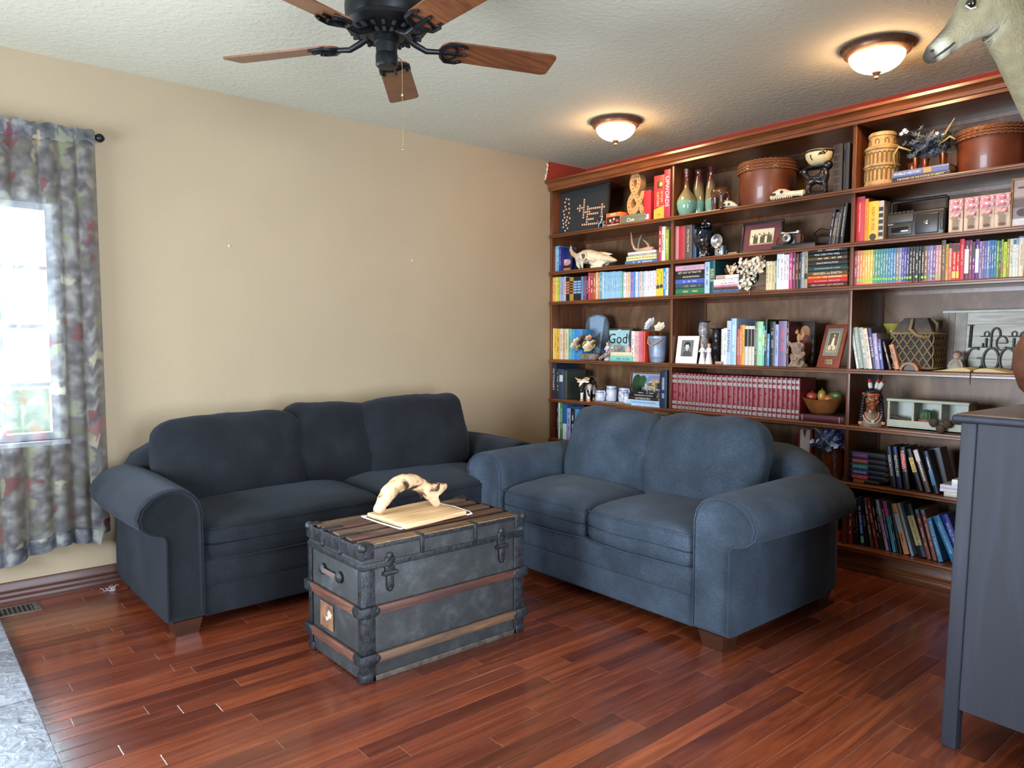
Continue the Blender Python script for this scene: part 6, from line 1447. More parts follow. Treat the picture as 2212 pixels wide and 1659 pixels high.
t = item('dried_sprig', 'dark green sprig with a red berry behind the antler', 'dried plant', (-0.1400, -0.8119, 1.8586))
b = MB(); random.seed(4)
for i in range(30): a = random.random() * 6.3; leaf(b, (random.gauss(0,.02), random.gauss(0,.015), .05 + random.random()*.08), (math.cos(a), math.sin(a)*.6, .5), .035, .006)
b.build('foliage', pm('#3c4230', .8), t, None); MB().tube([(0,0,0),(0,0,.09)], .02, 10).build('pot', pm('#2b2420', .7), t); MB().ball((-.03,-.02,.13), .009).build('berry', pm('#a83030', .4), t)
t = item('picture_book', 'navy paperback with a sunset cover facing out behind the skull horn', 'book', (-0.3300, -0.1134, 1.8586))
MB().rbox(-.055, .055, 0, .012, 0, .17, .001, 1, Matrix.Rotation(R(-5), 4, 'X')).build('cover', pm('#26306a', .4, var=.3, vs=12), t)
flat('cover_print', t, [(rect(-.05, .05, .005, .05), '#1c2018'), (oval(0, .075, .046, .026), '#c89090'), (oval(-.02, .085, .022, .016), '#e0b0a0'), (rect(-.045, .045, .012, .028), '#d07a50')], Matrix.Rotation(R(-5), 4, 'X'))

# ---- left bay, fourth shelf
m_log = wood('bark_log', [(.3, '#4c4038'), (.5, '#83756a'), (.75, '#a89c90')], scale=(26, 26, 2), rough=.9, coat=0, bp=.8)
m_dgreen = pm('#6a6a3e', .8, var=.4, vs=60); m_cream = pm('#e2d5b8', .8, var=.12); m_dpurp = pm('#5a3f52', .8, var=.3)
t = item('flower_planter', 'weathered log planter filled with cream and plum flowers', 'planter', (-0.3600, -0.4005, 1.1515))
MB().rbox(-.085, .085, -.03, .05, 0, .055, .018, 3, None, 6, lambda p, h: p + Vector((0, 0, 0)) + noise.noise_vector(p * 40) * .004).build('log', m_log, t)
b = MB(); random.seed(6)
for i in range(110): a = random.random() * 6.3; leaf(b, (random.uniform(-.11,.1), random.uniform(-.03,.03), .055 + random.random()*.08), (math.cos(a), -abs(math.sin(a)), .6), .035 + random.random()*.02, .006)
o = b.build('foliage', m_dgreen, t, None)
for (x, z, r, mt) in ((.062,.095,.060,m_cream),(-.085,.14,.036,m_cream),(-.115,.105,.034,m_cream),(-.035,.135,.038,m_dpurp),(.045,.165,.032,pm('#d8a888',.8)),(-.06,.09,.032,pm('#b8ab6a',.8)),(-.02,.175,.030,pm('#7a6a40',.8)),(.01,.12,.030,pm('#a8a060',.8)),(.1,.13,.026,pm('#8a8050',.8))):
    b = MB(); rose(b, (x, -.045, z), r, x * 40); b.build('blossom', mt, t, None); MB().ball((x, -.050, z + .004), r * .28, n=8, m=6).build('flower_centre', pm('#b07a40', .8), t)
t = item('slate_plaque', 'rounded blue-grey slate plaque with a worn picture panel', 'plaque', (-0.2000, -0.3039, 1.1515))
w, hh = 0.2496, 0.3655
sil = [(-w*.40, 0), (w*.40, 0), (w*.47, hh*.3), (w*.5, hh*.62), (w*.48, hh*.80), (w*.38, hh*.93), (w*.2, hh*.99), (-w*.2, hh*.99), (-w*.38, hh*.93), (-w*.48, hh*.80), (-w*.5, hh*.62), (-w*.47, hh*.3)]
Mt = Matrix.Rotation(R(-6), 4, 'X')
MB().prism(sil, 0, .018, Mt).build('slab', pm('#5c6a74', .4, var=.2, vs=20), t, 50)
flat('panel', t, [([(-w*.22, hh*.1), (w*.22, hh*.1), (w*.32, hh*.92), (0, hh*.975), (-w*.32, hh*.92)], '#8fa8c0'), ([(-w*.2, hh*.3), (w*.18, hh*.3), (w*.2, hh*.62), (0, hh*.5), (-w*.22, hh*.48)], '#6a625c')], Mt)
t = item('sign_plaque', 'dark framed mint sign with black script lettering', 'sign', (-0.1800, -0.5329, 1.1515))
w, hh = 0.2640, 0.2485
MB().rbox(-w/2, w/2, 0, .03, 0, hh, .003, 1, Mt).build('board', pm('#4c4a48', .7), t)
flat('mint_panel', t, [([(-w*.40, hh*.05), (w*.40, hh*.05), (w*.36, hh*.3), (w*.42, hh*.5), (w*.36, hh*.72), (w*.40, hh*.94), (w*.1, hh*.94), (0, hh*.98), (-w*.1, hh*.94), (-w*.40, hh*.94), (-w*.36, hh*.72), (-w*.42, hh*.5), (-w*.36, hh*.3)], '#b4dce0')], Mt)
lettering('God', '#1c1c1c', t, w * .72, hh * .42, Mt @ Matrix.Translation((-w*.03, -.002, hh * .68)) @ FLAT); lettering('IS GOOD', '#4a6a74', t, w * .4, hh * .1, Mt @ Matrix.Translation((w*.05, -.002, hh * .42)) @ FLAT)
def angel(name, label, loc, s, dress='#e4e0e4', hair='#7a5a44', face=1, group=None):
    t = item(name, label, 'figurine', loc, group)
    b = MB(); b.lathe([(.030*s, 0), (.030*s, .006*s), (.024*s, .04*s), (.016*s, .085*s), (.013*s, .10*s), (.019*s, .115*s), (.016*s, .128*s), (.008*s, .136*s)], 18); b.build('dress', pm(dress, .7, var=.08), t, 60)
    MB().ball((0, 0, .150*s), .0135*s, .0135*s, .016*s).build('head', pm('#c8a890', .6), t, 60)
    MB().ball((.001*face, .004*s, .154*s), .0155*s, .0135*s, .0155*s).build('hair', pm(hair, .8), t, 60)
    for q in (-1, 1): MB().tube([(q*.016*s, 0, .122*s), (q*.024*s, -.010*s, .10*s), (face*.016*s + q*.004*s, -.018*s, .098*s), (face*.024*s, -.016*s, .112*s)], [.006*s, .006*s, .005*s, .004*s], 7).build('arm', pm(dress, .7, var=.08), t, 60)
    return t
t = angel('angel_figurine', 'small white angel figurine before the God sign', (-0.3300, -0.5673, 1.1515), .85, '#cfcadc', '#8a6a50')
b = MB()
for q in (-1, 1): petals(b, (q*.004, .012, .10), .05, 1, (q*.1, -.2, .1), .1, .35, 1.57 + q * .5)
b.build('wings', pm('#c8c4d0', .6), t, None)
t = item('cholla_wood', 'pale pierced cholla cactus stick leaning before the God sign', 'wood stick', (-0.3950, -0.5459, 1.1515))
L_ = [(0,0,.014),(.05,.004,.040),(.10,.006,.066),(.16,.008,.092),(.215,.01,.105)]
MB().tube(L_, [.013,.015,.0155,.015,.013], 12).build('stick', pm('#a89284', .85, var=.3, vs=50, bp=.5, bs=90), t, 60)
hl = MB().ball((0,0,0), .0042, .0025, .0032, n=6, m=4).mesh('hole'); hl.materials.append(pm('#2a1f1a', .9)); random.seed(8)
for i in range(46):
    f = random.random() * 3.99; k_ = int(f); p = Vector(L_[k_]).lerp(Vector(L_[k_+1]), f - k_); a = random.uniform(-1.2, 1.9)
    o = bpy.data.objects.new('hole', hl); col.objects.link(o); o.parent = t; o.location = p + Vector((-.3*math.sin(a)*.013, -.0145 * math.cos(a), .0145 * math.sin(a))); o.rotation_euler = (0, R(-25), 0)
t = item('speckled_gourd', 'small pink speckled gourd on the cream book by the red books', 'gourd', (-.375, -0.8135, 1.2075))
MB().lathe([(0,0),(.018,.002),(.026,.018),(.024,.034),(.014,.05),(.009,.06),(0,.064)], 18).build('body', pm('#c8a49c', .6, var=.5, vs=120), t, 60)
m_zinc = pm('#8d98b0', .45, .35, var=.25, vs=14, name='zinc')
t = item('metal_bucket', 'galvanised bucket with a rope handle and white roses', 'bucket', (-0.3400, -1.0606, 1.1515))
hb_ = 0.1860
MB().lathe([(0,0),(.052,0),(.053,.004),(.060,hb_*.2),(.0605,hb_*.205),(.060,hb_*.21),(.071,hb_*.88),(.0735,hb_*.9),(.072,hb_*.92),(.074,hb_),(.071,hb_),(.069,hb_*.9),(.05,.01),(0,.01)], 28).build('pail', m_zinc, t, 40)
MB().tube([(-.035,-.066,hb_*.92),(-.03,-.078,hb_*.72),(0,-.082,hb_*.64),(.04,-.075,hb_*.72),(.066,-.04,hb_*.9)], .0048, 8).build('rope_handle', pm('#b08e74', .9, bp=.5, bs=200), t, 60)
b = MB(); random.seed(10)
for i in range(24): a = random.random()*6.3; leaf(b, (random.uniform(-.04,.04), random.uniform(-.04,.02), hb_ + random.random()*.02), (math.cos(a), math.sin(a), .5), .05, .010)
b.build('leaves', pm('#4e5a34', .7, var=.4), t, None); b = MB()
for i in range(8): a = random.random()*6.3; leaf(b, (-.02, -.03, hb_ + .01), (math.cos(a), -abs(math.sin(a)), .4), .045, .008)
b.build('dry_leaves', pm('#9a5038', .7, var=.3), t, None)
for (x, z, r, hx_) in ((-.035, hb_+.085, .046, '#d9dfe8'), (.045, hb_+.055, .044, '#ece4d4'), (-.065, hb_+.06, .03, '#dde2ea')):
    MB().tube([(0,0,hb_-.02),(x*.6,-.01,hb_+.02),(x,-.015,z)], .003, 6).build('stem', pm('#4e5a34', .7), t)
    b = MB(); rose(b, (x,-.03,z), r, x*50); b.build('rose', pm(hx_, .8, var=.06), t, None); MB().ball((x,-.034,z+.004), r*.45).build('rose_heart', pm(hx_, .8, var=.08), t, 60)
# cover of the red book at the end of the row
# ---- left bay, fifth shelf
def cow_mat():
    m, n, l, b = newmat('cow_hide'); tc = n.new('ShaderNodeTexCoord'); nz = n.new('ShaderNodeTexNoise'); nz.inputs['Scale'].default_value = 17; nz.inputs['Detail'].default_value = 0; l.new(tc.outputs['Object'], nz.inputs['Vector'])
    sp = n.new('ShaderNodeSeparateXYZ'); l.new(tc.outputs['Object'], sp.inputs[0]); ad = n.new('ShaderNodeMath'); ad.operation = 'MULTIPLY_ADD'; ad.inputs[1].default_value = 2.2; ad.inputs[2].default_value = -.26; l.new(sp.outputs[2], ad.inputs[0])
    a2 = n.new('ShaderNodeMath'); a2.operation = 'ADD'; l.new(ad.outputs[0], a2.inputs[0]); l.new(nz.outputs['Fac'], a2.inputs[1])
    r = ramp(n, [(0, '#e6e2d8'), (.5, '#151414')]); r.color_ramp.interpolation = 'CONSTANT'; l.new(a2.outputs[0], r.inputs['Fac']); l.new(r.outputs[0], b.inputs['Base Color']); b.inputs['Roughness'].default_value = .25; return m
t = item('cow_figurine', 'glossy black and white cow figurine on the fifth shelf', 'figurine', (-0.3600, -0.3934, 0.8326), turn=24)
t.scale = (1.18, 1.18, 1.18)
b = MB(); b.tube([(0,.075,.118),(0,.06,.122),(0,.02,.118),(0,-.03,.118),(0,-.062,.120)], [.020,.040,.043,.041,.032], 14)
for (x, y) in ((-.024,-.05),(.024,-.05),(-.024,.058),(.024,.058)): b.tube([(x,y,.10),(x,y,.06),(x,y*1.02,.02),(x,y*1.03,.008)], [.020,.012,.009,.011], 10)
b.tube([(0,-.055,.125),(0,-.085,.125),(0,-.098,.118)], [.032,.024,.022], 12); b.tube([(0,-.090,.128),(0,-.112,.105),(0,-.125,.078)], [.022,.022,.016], 12); b.ball((0,-.128,.074), .018,.015,.013)
for q in (-1, 1): b.tube([(q*.018,-.095,.132),(q*.042,-.095,.130)], [.008,.006], 6)
b.ball((0,.03,.075), .018,.02,.014)
fuse(b.build('body', cow_mat(), t), .0035, 3)
for q in (-1, 1):
    MB().tube([(q*.016,-.095,.142),(q*.040,-.098,.146),(q*.050,-.105,.158)], [.007,.006,.002], 8).build('horn', pm('#d8a078', .4), t, 60)
    MB().ball((q*.017,-.115,.112), .0045).build('eye', pm('#0a0a0a', .15), t, 60)
for (x, y) in ((-.024,-.0515),(.024,-.0515),(-.024,.0598),(.024,.0598)): MB().lathe([(.0125,0),(.0115,.012),(.009,.016)], 10, c=(x,y,0)).build('hoof', pm('#c89070', .4), t)
MB().tube([(0,.083,.14),(0,.096,.11),(0,.096,.07)], [.006,.005,.007], 7).build('tail', pm('#e6e2d8', .3), t, 60)
t = item('wooden_tray', 'thin dark wooden board under the stoneware crocks', 'tray', (-0.4000, -0.6812, 0.8326))
w = 0.3742
MB().rbox(-w/2, w/2, 0, .19, 0, .012, .004, 2, None, 6, lambda p, h: p + Vector((0, .006 * math.sin(p.x * 30), 0))).build('board', m_log, t)
m_crock = pm('#c9ccdc', .2, var=.05, coat=.6, name='stoneware'); m_cblue = pm('#4a5878', .3, name='stoneware_blue')
def crock(label, loc, r, h, handle, neck=1.0, lid=False):
    t = item('stoneware_crock', label, 'crock', loc, 'white stoneware crocks')
    pr = [(0,0),(r*.92,0),(r,.006),(r*1.02,h*.35),(r*.98,h*.66),(r*.90,h*.76),(r*.88*neck,h*.80),(r*.93*neck,h*.98),(r*.93*neck,h),(r*.86*neck,h),(r*.82*neck,h*.8),(r*.9,h*.5),(0,.012)]
    MB().lathe(pr, 28).build('body', m_crock, t, 45)
    for z in (h*.79, h*.985): MB().lathe([(r*.895*neck + (.006 if z < h*.9 else .012), z-.002),(r*.905*neck + (.006 if z < h*.9 else .012), z),(r*.895*neck + (.006 if z < h*.9 else .012), z+.002)], 28).build('blue_line', m_cblue, t, 60)
    if handle: MB().tube([(r*.80,-.01,h*.86),(r*1.35,-.015,h*.90),(r*1.5,-.015,h*.66),(r*1.25,-.01,h*.42),(r*.95,-.01,h*.36)], .006, 8).build('handle', m_crock, t, 60)
    MB().ball((-.1*r,-r*.80,h*.42), r*.42, r*.235, h*.15).build('crest', pm('#8d97ae', .3, var=.5, vs=140), t, 60)
    return t
dz = Vector((0,0,.0125))
crock('white crock mug with a handle beside the cow', tuple(Vector((-0.3700, -0.5355, 0.8326)) + dz), .040, .082, True)
crock('tallest lidded white crock in the middle of the crocks', tuple(Vector((-0.3300, -0.6135, 0.8326)) + dz), .043, .118, False)
crock('white crock pitcher with a handle before the photo frame', tuple(Vector((-0.3200, -0.7301, 0.8326)) + dz), .043, .108, True)
crock('smallest white crock jar in front of the pitcher', tuple(Vector((-0.3850, -0.8092, 0.8326)) + dz), .026, .074, False)
t = item('photo_frame', 'brown framed photo of a house and tree behind the crocks', 'photo frame', (-0.1000, -0.7355, 0.8326))
w, hh = 0.3108, 0.2316
Mp = framed(t, w, hh, .016, .015, pm('#8a5a40', .5), 6)
flat('photo', t, [(rect(-w*.43, w*.43, .016, hh-.016), '#a8b8d8'), (rect(-w*.43, w*.43, .016, hh*.3), '#6a8048'), (oval(-w*.26, hh*.55, w*.17, hh*.36), '#2e4a28'), (oval(-w*.08, hh*.68, w*.12, hh*.2), '#3a5a30'), ([(-w*.02, hh*.3), (w*.4, hh*.3), (w*.4, hh*.6), (w*.2, hh*.72), (-w*.02, hh*.58)], '#d4dcea'), ([(-w*.04, hh*.58), (w*.2, hh*.74), (w*.43, hh*.62), (w*.43, hh*.9), (w*.1, hh*.88)], '#8a96c0')], Mp)
t = item('miniature_chair', 'tiny woven armchair standing on the stack of books', 'miniature chair', (-.345, -1.026, .9385))
m_wk = pm('#b39a7c', .8, var=.3, vs=90, bp=.5, bs=120)
MB().rbox(-.032,.032,-.03,.03,.022,.042,.006,2).build('seat', m_wk, t); MB().rbox(-.036,.036,.02,.034,.03,.092,.008,2).build('backrest', m_wk, t)
for q in (-1,1): MB().rbox(q*.030,q*.040,-.03,.028,.02,.062,.004,2).build('arm', m_wk, t); MB().rbox(q*.028,q*.038,-.03,-.022,0,.03,.001,1).build('leg', m_wk, t); MB().rbox(q*.028,q*.038,.022,.03,0,.03,.001,1).build('leg', m_wk, t)

# ---- middle bay, top shelf
def vase_mat():
    m, n, l, b = newmat('glaze_drip'); tc = n.new('ShaderNodeTexCoord'); sp = n.new('ShaderNodeSeparateXYZ'); l.new(tc.outputs['Generated'], sp.inputs[0])
    nz = n.new('ShaderNodeTexNoise'); nz.inputs['Scale'].default_value = 6; l.new(tc.outputs['Object'], nz.inputs['Vector'])
    ad = n.new('ShaderNodeMath'); ad.operation = 'MULTIPLY_ADD'; ad.inputs[1].default_value = .06; l.new(nz.outputs['Fac'], ad.inputs[0]); l.new(sp.outputs[2], ad.inputs[2])
    r = ramp(n, [(.0, '#6d9a86'), (.34, '#74a08c'), (.36, '#85805a'), (.60, '#7a6c4c'), (.78, '#5a2e28'), (1, '#4a1f20')]); l.new(ad.outputs[0], r.inputs['Fac']); l.new(r.outputs[0], b.inputs['Base Color']); b.inputs['Roughness'].default_value = .12; b.inputs['Coat Weight'].default_value = .6; return m
m_glaze = vase_mat()
G_ = 'glazed bottle vases on the top shelf'
def vase(label, loc, h, prof):
    t = item('glazed_vase', label, 'vase', loc, G_); MB().lathe([(r, z * h) for r, z in prof] + [(prof[-1][0] * .7, h * .985), (prof[-1][0] * .6, h * .8)], 32).build('body', m_glaze, t, 60); return t
vase('round-bellied green and brown glazed bottle vase, leftmost of three', (-0.3500, -1.2967, 2.1536), 0.3113, [(0,0),(.042,0),(.046,.02),(.062,.16),(.066,.27),(.062,.36),(.040,.48),(.020,.58),(.015,.68),(.014,.86),(.018,.93),(.024,.985),(.025,1)])
vase('slim green and brown glazed bottle vase between the other two', (-0.2700, -1.3354, 2.1536), 0.3128, [(0,0),(.036,0),(.040,.05),(.044,.25),(.042,.45),(.034,.65),(.024,.82),(.020,.90),(.026,.96),(.030,1)])
vase('slim green and brown glazed bottle vase behind the elephant', (-0.2500, -1.4221, 2.1536), 0.3196, [(0,0),(.030,0),(.036,.1),(.038,.3),(.034,.55),(.024,.72),(.014,.85),(.014,.92),(.024,.985),(.026,1)])
m_ebony = pm('#4a2c1e', .25, var=.3, vs=20, coat=.4, name='carved_wood')
t = item('elephant_figurine', 'carved brown wooden elephant with its trunk down', 'figurine', (-0.3850, -1.5895, 2.1536), turn=-20)
b = MB(); b.tube([(.065,0,.085),(.04,0,.10),(0,0,.105),(-.03,0,.105)], [.022,.042,.046,.036], 14)
for (x, y) in ((-.022,-.024),(-.022,.024),(.045,-.024),(.045,.024)): b.tube([(x,y,.09),(x,y,.04),(x-.002,y,0)], [.022,.016,.017], 10)
b.ball((-.05,0,.115), .030,.028,.034); b.tube([(-.07,0,.11),(-.082,0,.08),(-.083,0,.04),(-.078,0,.008)], [.017,.012,.009,.007], 9); b.tube([(.075,0,.10),(.085,0,.07),(.084,0,.045)], [.006,.004,.005], 6)
fuse(b.build('body', m_ebony, t), .0035, 3)
for q in (-1, 1): MB().ball((-.040,q*.034,.108), .026,.006,.032, fn=lambda d: 1 + .15*d.x).build('ear', m_ebony, t, 60); MB().tube([(-.068,q*.014,.092),(-.088,q*.018,.080),(-.098,q*.018,.085)], [.004,.0035,.001], 6).build('tusk', m_bone, t, 60)
t = item('small_skull', 'little pointed reptile skull beside the elephant', 'skull', (-0.4000, -1.6751, 2.1536))
b = MB(); b.tube([(-.042,0,.024),(-.02,0,.028),(.01,0,.022),(.04,0,.010),(.05,0,.006)], [(.018,.026),(.024,.030),(.019,.026),(.009,.014),(.003,.005)], 12, up=(0,0,1))
for i in range(4): b.tube([(-.045+i*.012,0,.045-i*.002),(-.05+i*.012,-.004,.062-i*.003)], [.006,.001], 6)
fuse(b.build('cranium', m_bone, t), .003, 2)
for (x, z, r) in ((-.028,.022,.010),(.004,.020,.009)): MB().ball((x,-.026,z), r, .005, r*.8).build('eye_socket', m_void, t, 60)
m_hide = pm('#6a331c', .4, var=.35, vs=7, coat=.15, name='tooled_leather'); m_braid = pm('#8a5634', .6, var=.4, vs=160, bp=.8, bs=220, name='braided_cane')
def hatbox(label, loc, r, h, n=26):
    t = item('round_box', label, 'box', loc, 'round leather hat boxes on the top shelf')
    MB().lathe([(0,0),(r*.96,0),(r*.97,.003),(r*.97,h*.78),(r*.9,h*.78)], 40).build('body', m_hide, t, 40)
    ld = MB().lathe([(r*.985,h*.74),(r*1.01,h*.745),(r*1.01,h*.93),(r*.98,h*.965),(r*.5,h*.985),(0,h*.99)], 40).build('lid', m_hide, t, 40)
    for k, z in enumerate((h*.765, h*.83, h*.895, h*.955)):
        rr = r*1.015 if k < 3 else r*.985; pts = [(rr*math.cos(2*math.pi*i/72), rr*math.sin(2*math.pi*i/72), z + (.0025 if i % 2 else -.0025)) for i in range(73)]
        MB().tube(pts, .006 if k < 3 else .0045, 5).build('braid', m_braid, ld, 60)
    return t
hatbox('round brown leather box with braided lid behind the long skull', (-0.2200, -1.8252, 2.1536), .178, 0.2735 + .012)
t = item('long_skull', 'long pale animal skull lying before the round box', 'skull', (-0.3900, -2.0573, 2.1536))
b = MB(); b.tube([(-.105,0,.018),(-.08,0,.032),(-.045,0,.040),(-.015,0,.038),(.02,0,.030),(.07,0,.028),(.108,0,.024)], [(.012,.014),(.024,.030),(.030,.034),(.028,.030),(.018,.022),(.016,.018),(.020,.016)], 14, up=(0,0,1))
for i in range(9): b.tube([(-.07+i*.014,-.022,.014),(-.068+i*.014,-.023,.001)], [.005,.002], 5)
fuse(b.build('cranium', m_bone, t), .003, 2); MB().ball((-.072,-.030,.036), .020,.006,.008, M=Matrix.Identity(4)).build('eye_socket', m_void, t, 60); MB().ball((-.020,-.030,.044), .011,.005,.009).build('eye_socket', m_void, t, 60)
m_black = pm('#17161a', .3, var=.3, vs=30, name='black_carving')
t = item('carved_stand', 'black carved crouching figure holding up a bowl, top shelf', 'sculpture', (-0.3700, -2.2265, 2.1536))
hz = 0.1667
b = MB(); b.rbox(-.065,.075,-.035,.05,0,.016,.004,2); b.tube([(-.05,0,.01),(-.042,0,.06),(-.03,0,.085)], [.018,.015,.014], 10); b.tube([(.05,0,.01),(.055,0,.055),(.04,0,.085)], [.02,.017,.015], 10); b.tube([(-.035,0,.075),(.01,-.01,.085),(.05,0,.07)], [.018,.02,.02], 10); b.tube([(.045,0,.07),(.058,0,.11),(.05,0,.15),(.03,0,hz-.012)], [.024,.022,.02,.022], 10)
b.tube([(.05,0,.13),(.0,-.02,.10),(-.03,-.02,.105)], [.013,.011,.010], 8); b.tube([(-.03,0,.09),(-.06,-.005,.125),(-.085,-.005,.155)], [.014,.016,.010], 9); b.ball((-.075,-.005,.15), .030,.016,.014); b.ball((.07,0,.165), .028)
b.ball((.005,0,hz-.004), .085,.05,.010)
fuse(b.build('figure', m_black, t), .005, 3)
t = item('painted_bowl', 'cream bowl with a black painted cat-like animal on the carved stand', 'bowl', tuple(Vector((-0.3700, -2.2434, 2.1536)) + Vector((0, 0, hz + .007))), turn=38)
rb = 0.1882 * .41
MB().lathe([(0,0),(rb*.45,0),(rb*.72,rb*.16),(rb*.95,rb*.5),(rb,rb*.8),(rb*.98,rb*1.02),(rb*.95,rb*1.02),(rb*.9,rb*.5),(rb*.4,.01),(0,.01)], 36).build('body', pm('#d8c898', .5, var=.12, vs=120, bp=.3, bs=220), t, 60)
def on_bowl(x, z): 
    k = rb * (.72 + .28 * min(1, max(0, (z / rb - .16) / .6))) + .0015; return (x, -math.sqrt(max(0, k*k - x*x)), z)
for pth, rr in (([(-.03,.040),(-.012,.052),(.008,.058),(.018,.050)], [.006,.009,.010,.006]), ([(-.028,.042),(-.034,.030)], [.004,.002]), ([(-.018,.044),(-.016,.028)], [.004,.002]), ([(.014,.05),(.018,.032)], [.004,.002]), ([(.006,.05),(.008,.034)], [.004,.002]), ([(.018,.056),(.030,.066),(.022,.074),(.012,.068)], [.003,.0025,.0025,.001]), ([(-.032,.038),(-.042,.034)], [.006,.003]), ([(-.055,.05),(-.05,.035),(-.044,.02)], [.008,.008,.004])):
    MB().tube([on_bowl(*p) for p in pth], rr, 6, flat=(1, .3)).build('painted_animal', m_black, t, 60)
MB().lathe([(rb*1.005,rb*.84),(rb*1.008,rb*.92),(rb*.99,rb*1.0)], 36).build('rim_pattern', pm('#1e1c1c', .5, var=.9, vs=90), t, 60)

# ---- middle bay, second shelf
m_jar = m_glass
t = item('glass_jar', 'lidded glass ginger jar full of dark glassy beads', 'jar', (-0.3500, -1.4461, 1.8586))
hj = 0.2551; k = hj / .235
MB().lathe([(0,0),(.036,0),(.040,.006),(.042,.05),(.060,.085),(.066,.115),(.060,.145),(.046,.162),(.046,.170),(.052,.174),(.052,.180)], 30, M=Matrix.Scale(k, 4)).build('jar', m_jar, t, 60)
ld = MB().lathe([(.053,.180),(.054,.185),(.044,.190),(.038,.205),(.020,.212),(.008,.215),(.008,.220)], 28, M=Matrix.Scale(k, 4)).build('lid', m_jar, t, 60)
MB().ball((0,0,.228*k), .012*k).build('knob', m_jar, ld, 60)
random.seed(13); mb_ = [MB().ball((0,0,0), .0075, n=8, m=6).mesh('bead', 60) for _ in range(3)]
for q, hx_ in zip(mb_, ('#2a1c1c', '#c8c2bc', '#4a3430')): q.materials.append(pm(hx_, .1, coat=.5))
for i in range(150):
    z = random.random() * .125 + .010; rm = (.030 if z < .05 else .030 + .028 * min(1, (z - .05) / .06)) * .98; a = random.uniform(2.2, 7.2); r_ = rm * math.sqrt(random.uniform(.55, 1))
    o = bpy.data.objects.new('bead', mb_[0 if random.random() < .6 else (1 if z < .04 else 2)]); col.objects.link(o); o.parent = t; o.location = (r_*math.cos(a)*k, r_*math.sin(a)*k, z*k)
m_silv = pm('#c6c8c8', .25, .85, name='camera_silver'); m_bk = pm('#1a1a1c', .4, name='camera_black')
t = item('flash_camera', 'small silver vintage camera with a round flash dish', 'camera', (-0.3850, -1.5955, 1.8586))
MB().rbox(-.034,.028,-.018,.022,0,.066,.006,2).build('body', m_silv, t); MB().rbox(.028,.034,-.015,.02,.004,.062,.003,1).build('side_panel', pm('#31506a', .4), t)
di = MB().lathe([(.004,.012),(.02,.010),(.034,.0),(.042,-.012),(.044,-.012),(.036,.004),(.02,.016),(0,.018)], 26, M=Matrix.Translation((-.008,-.020,.093)) @ Matrix.Rotation(R(-90), 4, 'X')).build('flash_dish', m_silv, t, 60)
MB().ball((-.004,-.028,.091), .008).build('bulb', pm('#5a6068', .2), di, 60); MB().box(-.006,.006,-.019,-.014,.046,.056).build('viewfinder', m_bk, t, None)
ln = MB().lathe([(.017,0),(.017,.008),(.012,.010),(.008,.006),(0,.006)], 20, M=Matrix.Translation((0,-.017,.026)) @ Matrix.Rotation(R(90), 4, 'X')).build('lens_ring', m_silv, t, 50); MB().ball((0,-.022,.026), .008,.004,.008).build('lens', m_bk, ln, 60)
MB().tube([(.03,.0,.004),(.05,-.01,.006),(.056,-.01,.03)], .002, 6).build('wire', m_silv, t, 60)
t = item('photo_frame', 'black framed sepia family portrait with a maroon mat', 'photo frame', (-0.3700, -1.8671, 1.8586), turn=4)
w, hh = 0.2710, 0.2007
Mp = framed(t, w, hh, .014, .018, m_bk, 12, '#5a2430')
figs = [(rect(-w*.29, w*.29, hh*.26, hh*.76), '#cfc8a8'), (rect(-w*.29, w*.29, hh*.26, hh*.36), '#a89a74')]
for i in range(9): x = -w*.23 + i*w*.058; zf = hh*(.56 if i % 2 else .50); figs += [(rect(x - w*.026, x + w*.026, hh*.30, zf), '#4a4030' if i % 3 else '#d8d0b4'), (oval(x, zf + hh*.03, w*.016, hh*.028, 8), '#8a7a5c'), (oval(x, zf + hh*.048, w*.016, hh*.014, 8), '#2e281e')]
flat('photo', t, [(rect(-w*.45, w*.45, hh*.06, hh*.94), '#5f2a34')] + figs, Mp)
t = item('flat_case', 'thin black flat case lying under the folding camera', 'case', (-0.4000, -2.1059, 1.8586)); w = 0.2806
MB().rbox(-w/2, w/2, 0, .14, 0, .026, .004, 2).build('case', pm('#1d1b1b', .45), t); MB().box(-w/2+.01, w/2-.01, -.0006, .001, .012, .014).build('seam', pm('#0c0b0b', .5), t, None)
t = item('folding_camera', 'vintage brown leather folding camera on the black case', 'camera', tuple(Vector((-0.3750, -2.0772, 1.8586)) + Vector((0,0,.0265))))
m_bl = pm('#4a2b20', .5, bp=.3)
MB().rbox(-.072,-.034,-.014,.02,0,.062,.008,2).build('grip', m_bl, t); MB().rbox(.034,.072,-.014,.02,0,.062,.008,2).build('grip', m_bl, t); MB().rbox(-.036,.036,-.016,.02,0,.064,.003,1).build('body', m_bk, t); MB().rbox(-.058,.058,-.010,.016,.064,.074,.003,1).build('top_plate', m_silv, t)
for x in (-.052,.046): MB().lathe([(.014,0),(.014,.007),(0,.008)], 16, c=(x,.004,.072)).build('dial', m_silv, t)
MB().lathe([(.032,0),(.024,.020),(.022,.030)], 20, M=Matrix.Translation((.0,-.015,.034)) @ Matrix.Rotation(R(90), 4, 'X')).build('bellows', m_bk, t)
ln = MB().lathe([(.026,0),(.027,.006),(.022,.010),(.015,.011),(.012,.006),(0,.006)], 24, M=Matrix.Translation((0,-.042,.034)) @ Matrix.Rotation(R(90), 4, 'X')).build('lens_ring', m_silv, t, 50); MB().ball((0,-.049,.034), .010,.004,.010).build('lens', m_bk, ln, 60)
for x in (-.076,.076): MB().tube([(x,0,.05),(x*1.12,-.008,.03),(x*1.08,-.01,.006)], .004, 6).build('strap', m_bl, t, 60)
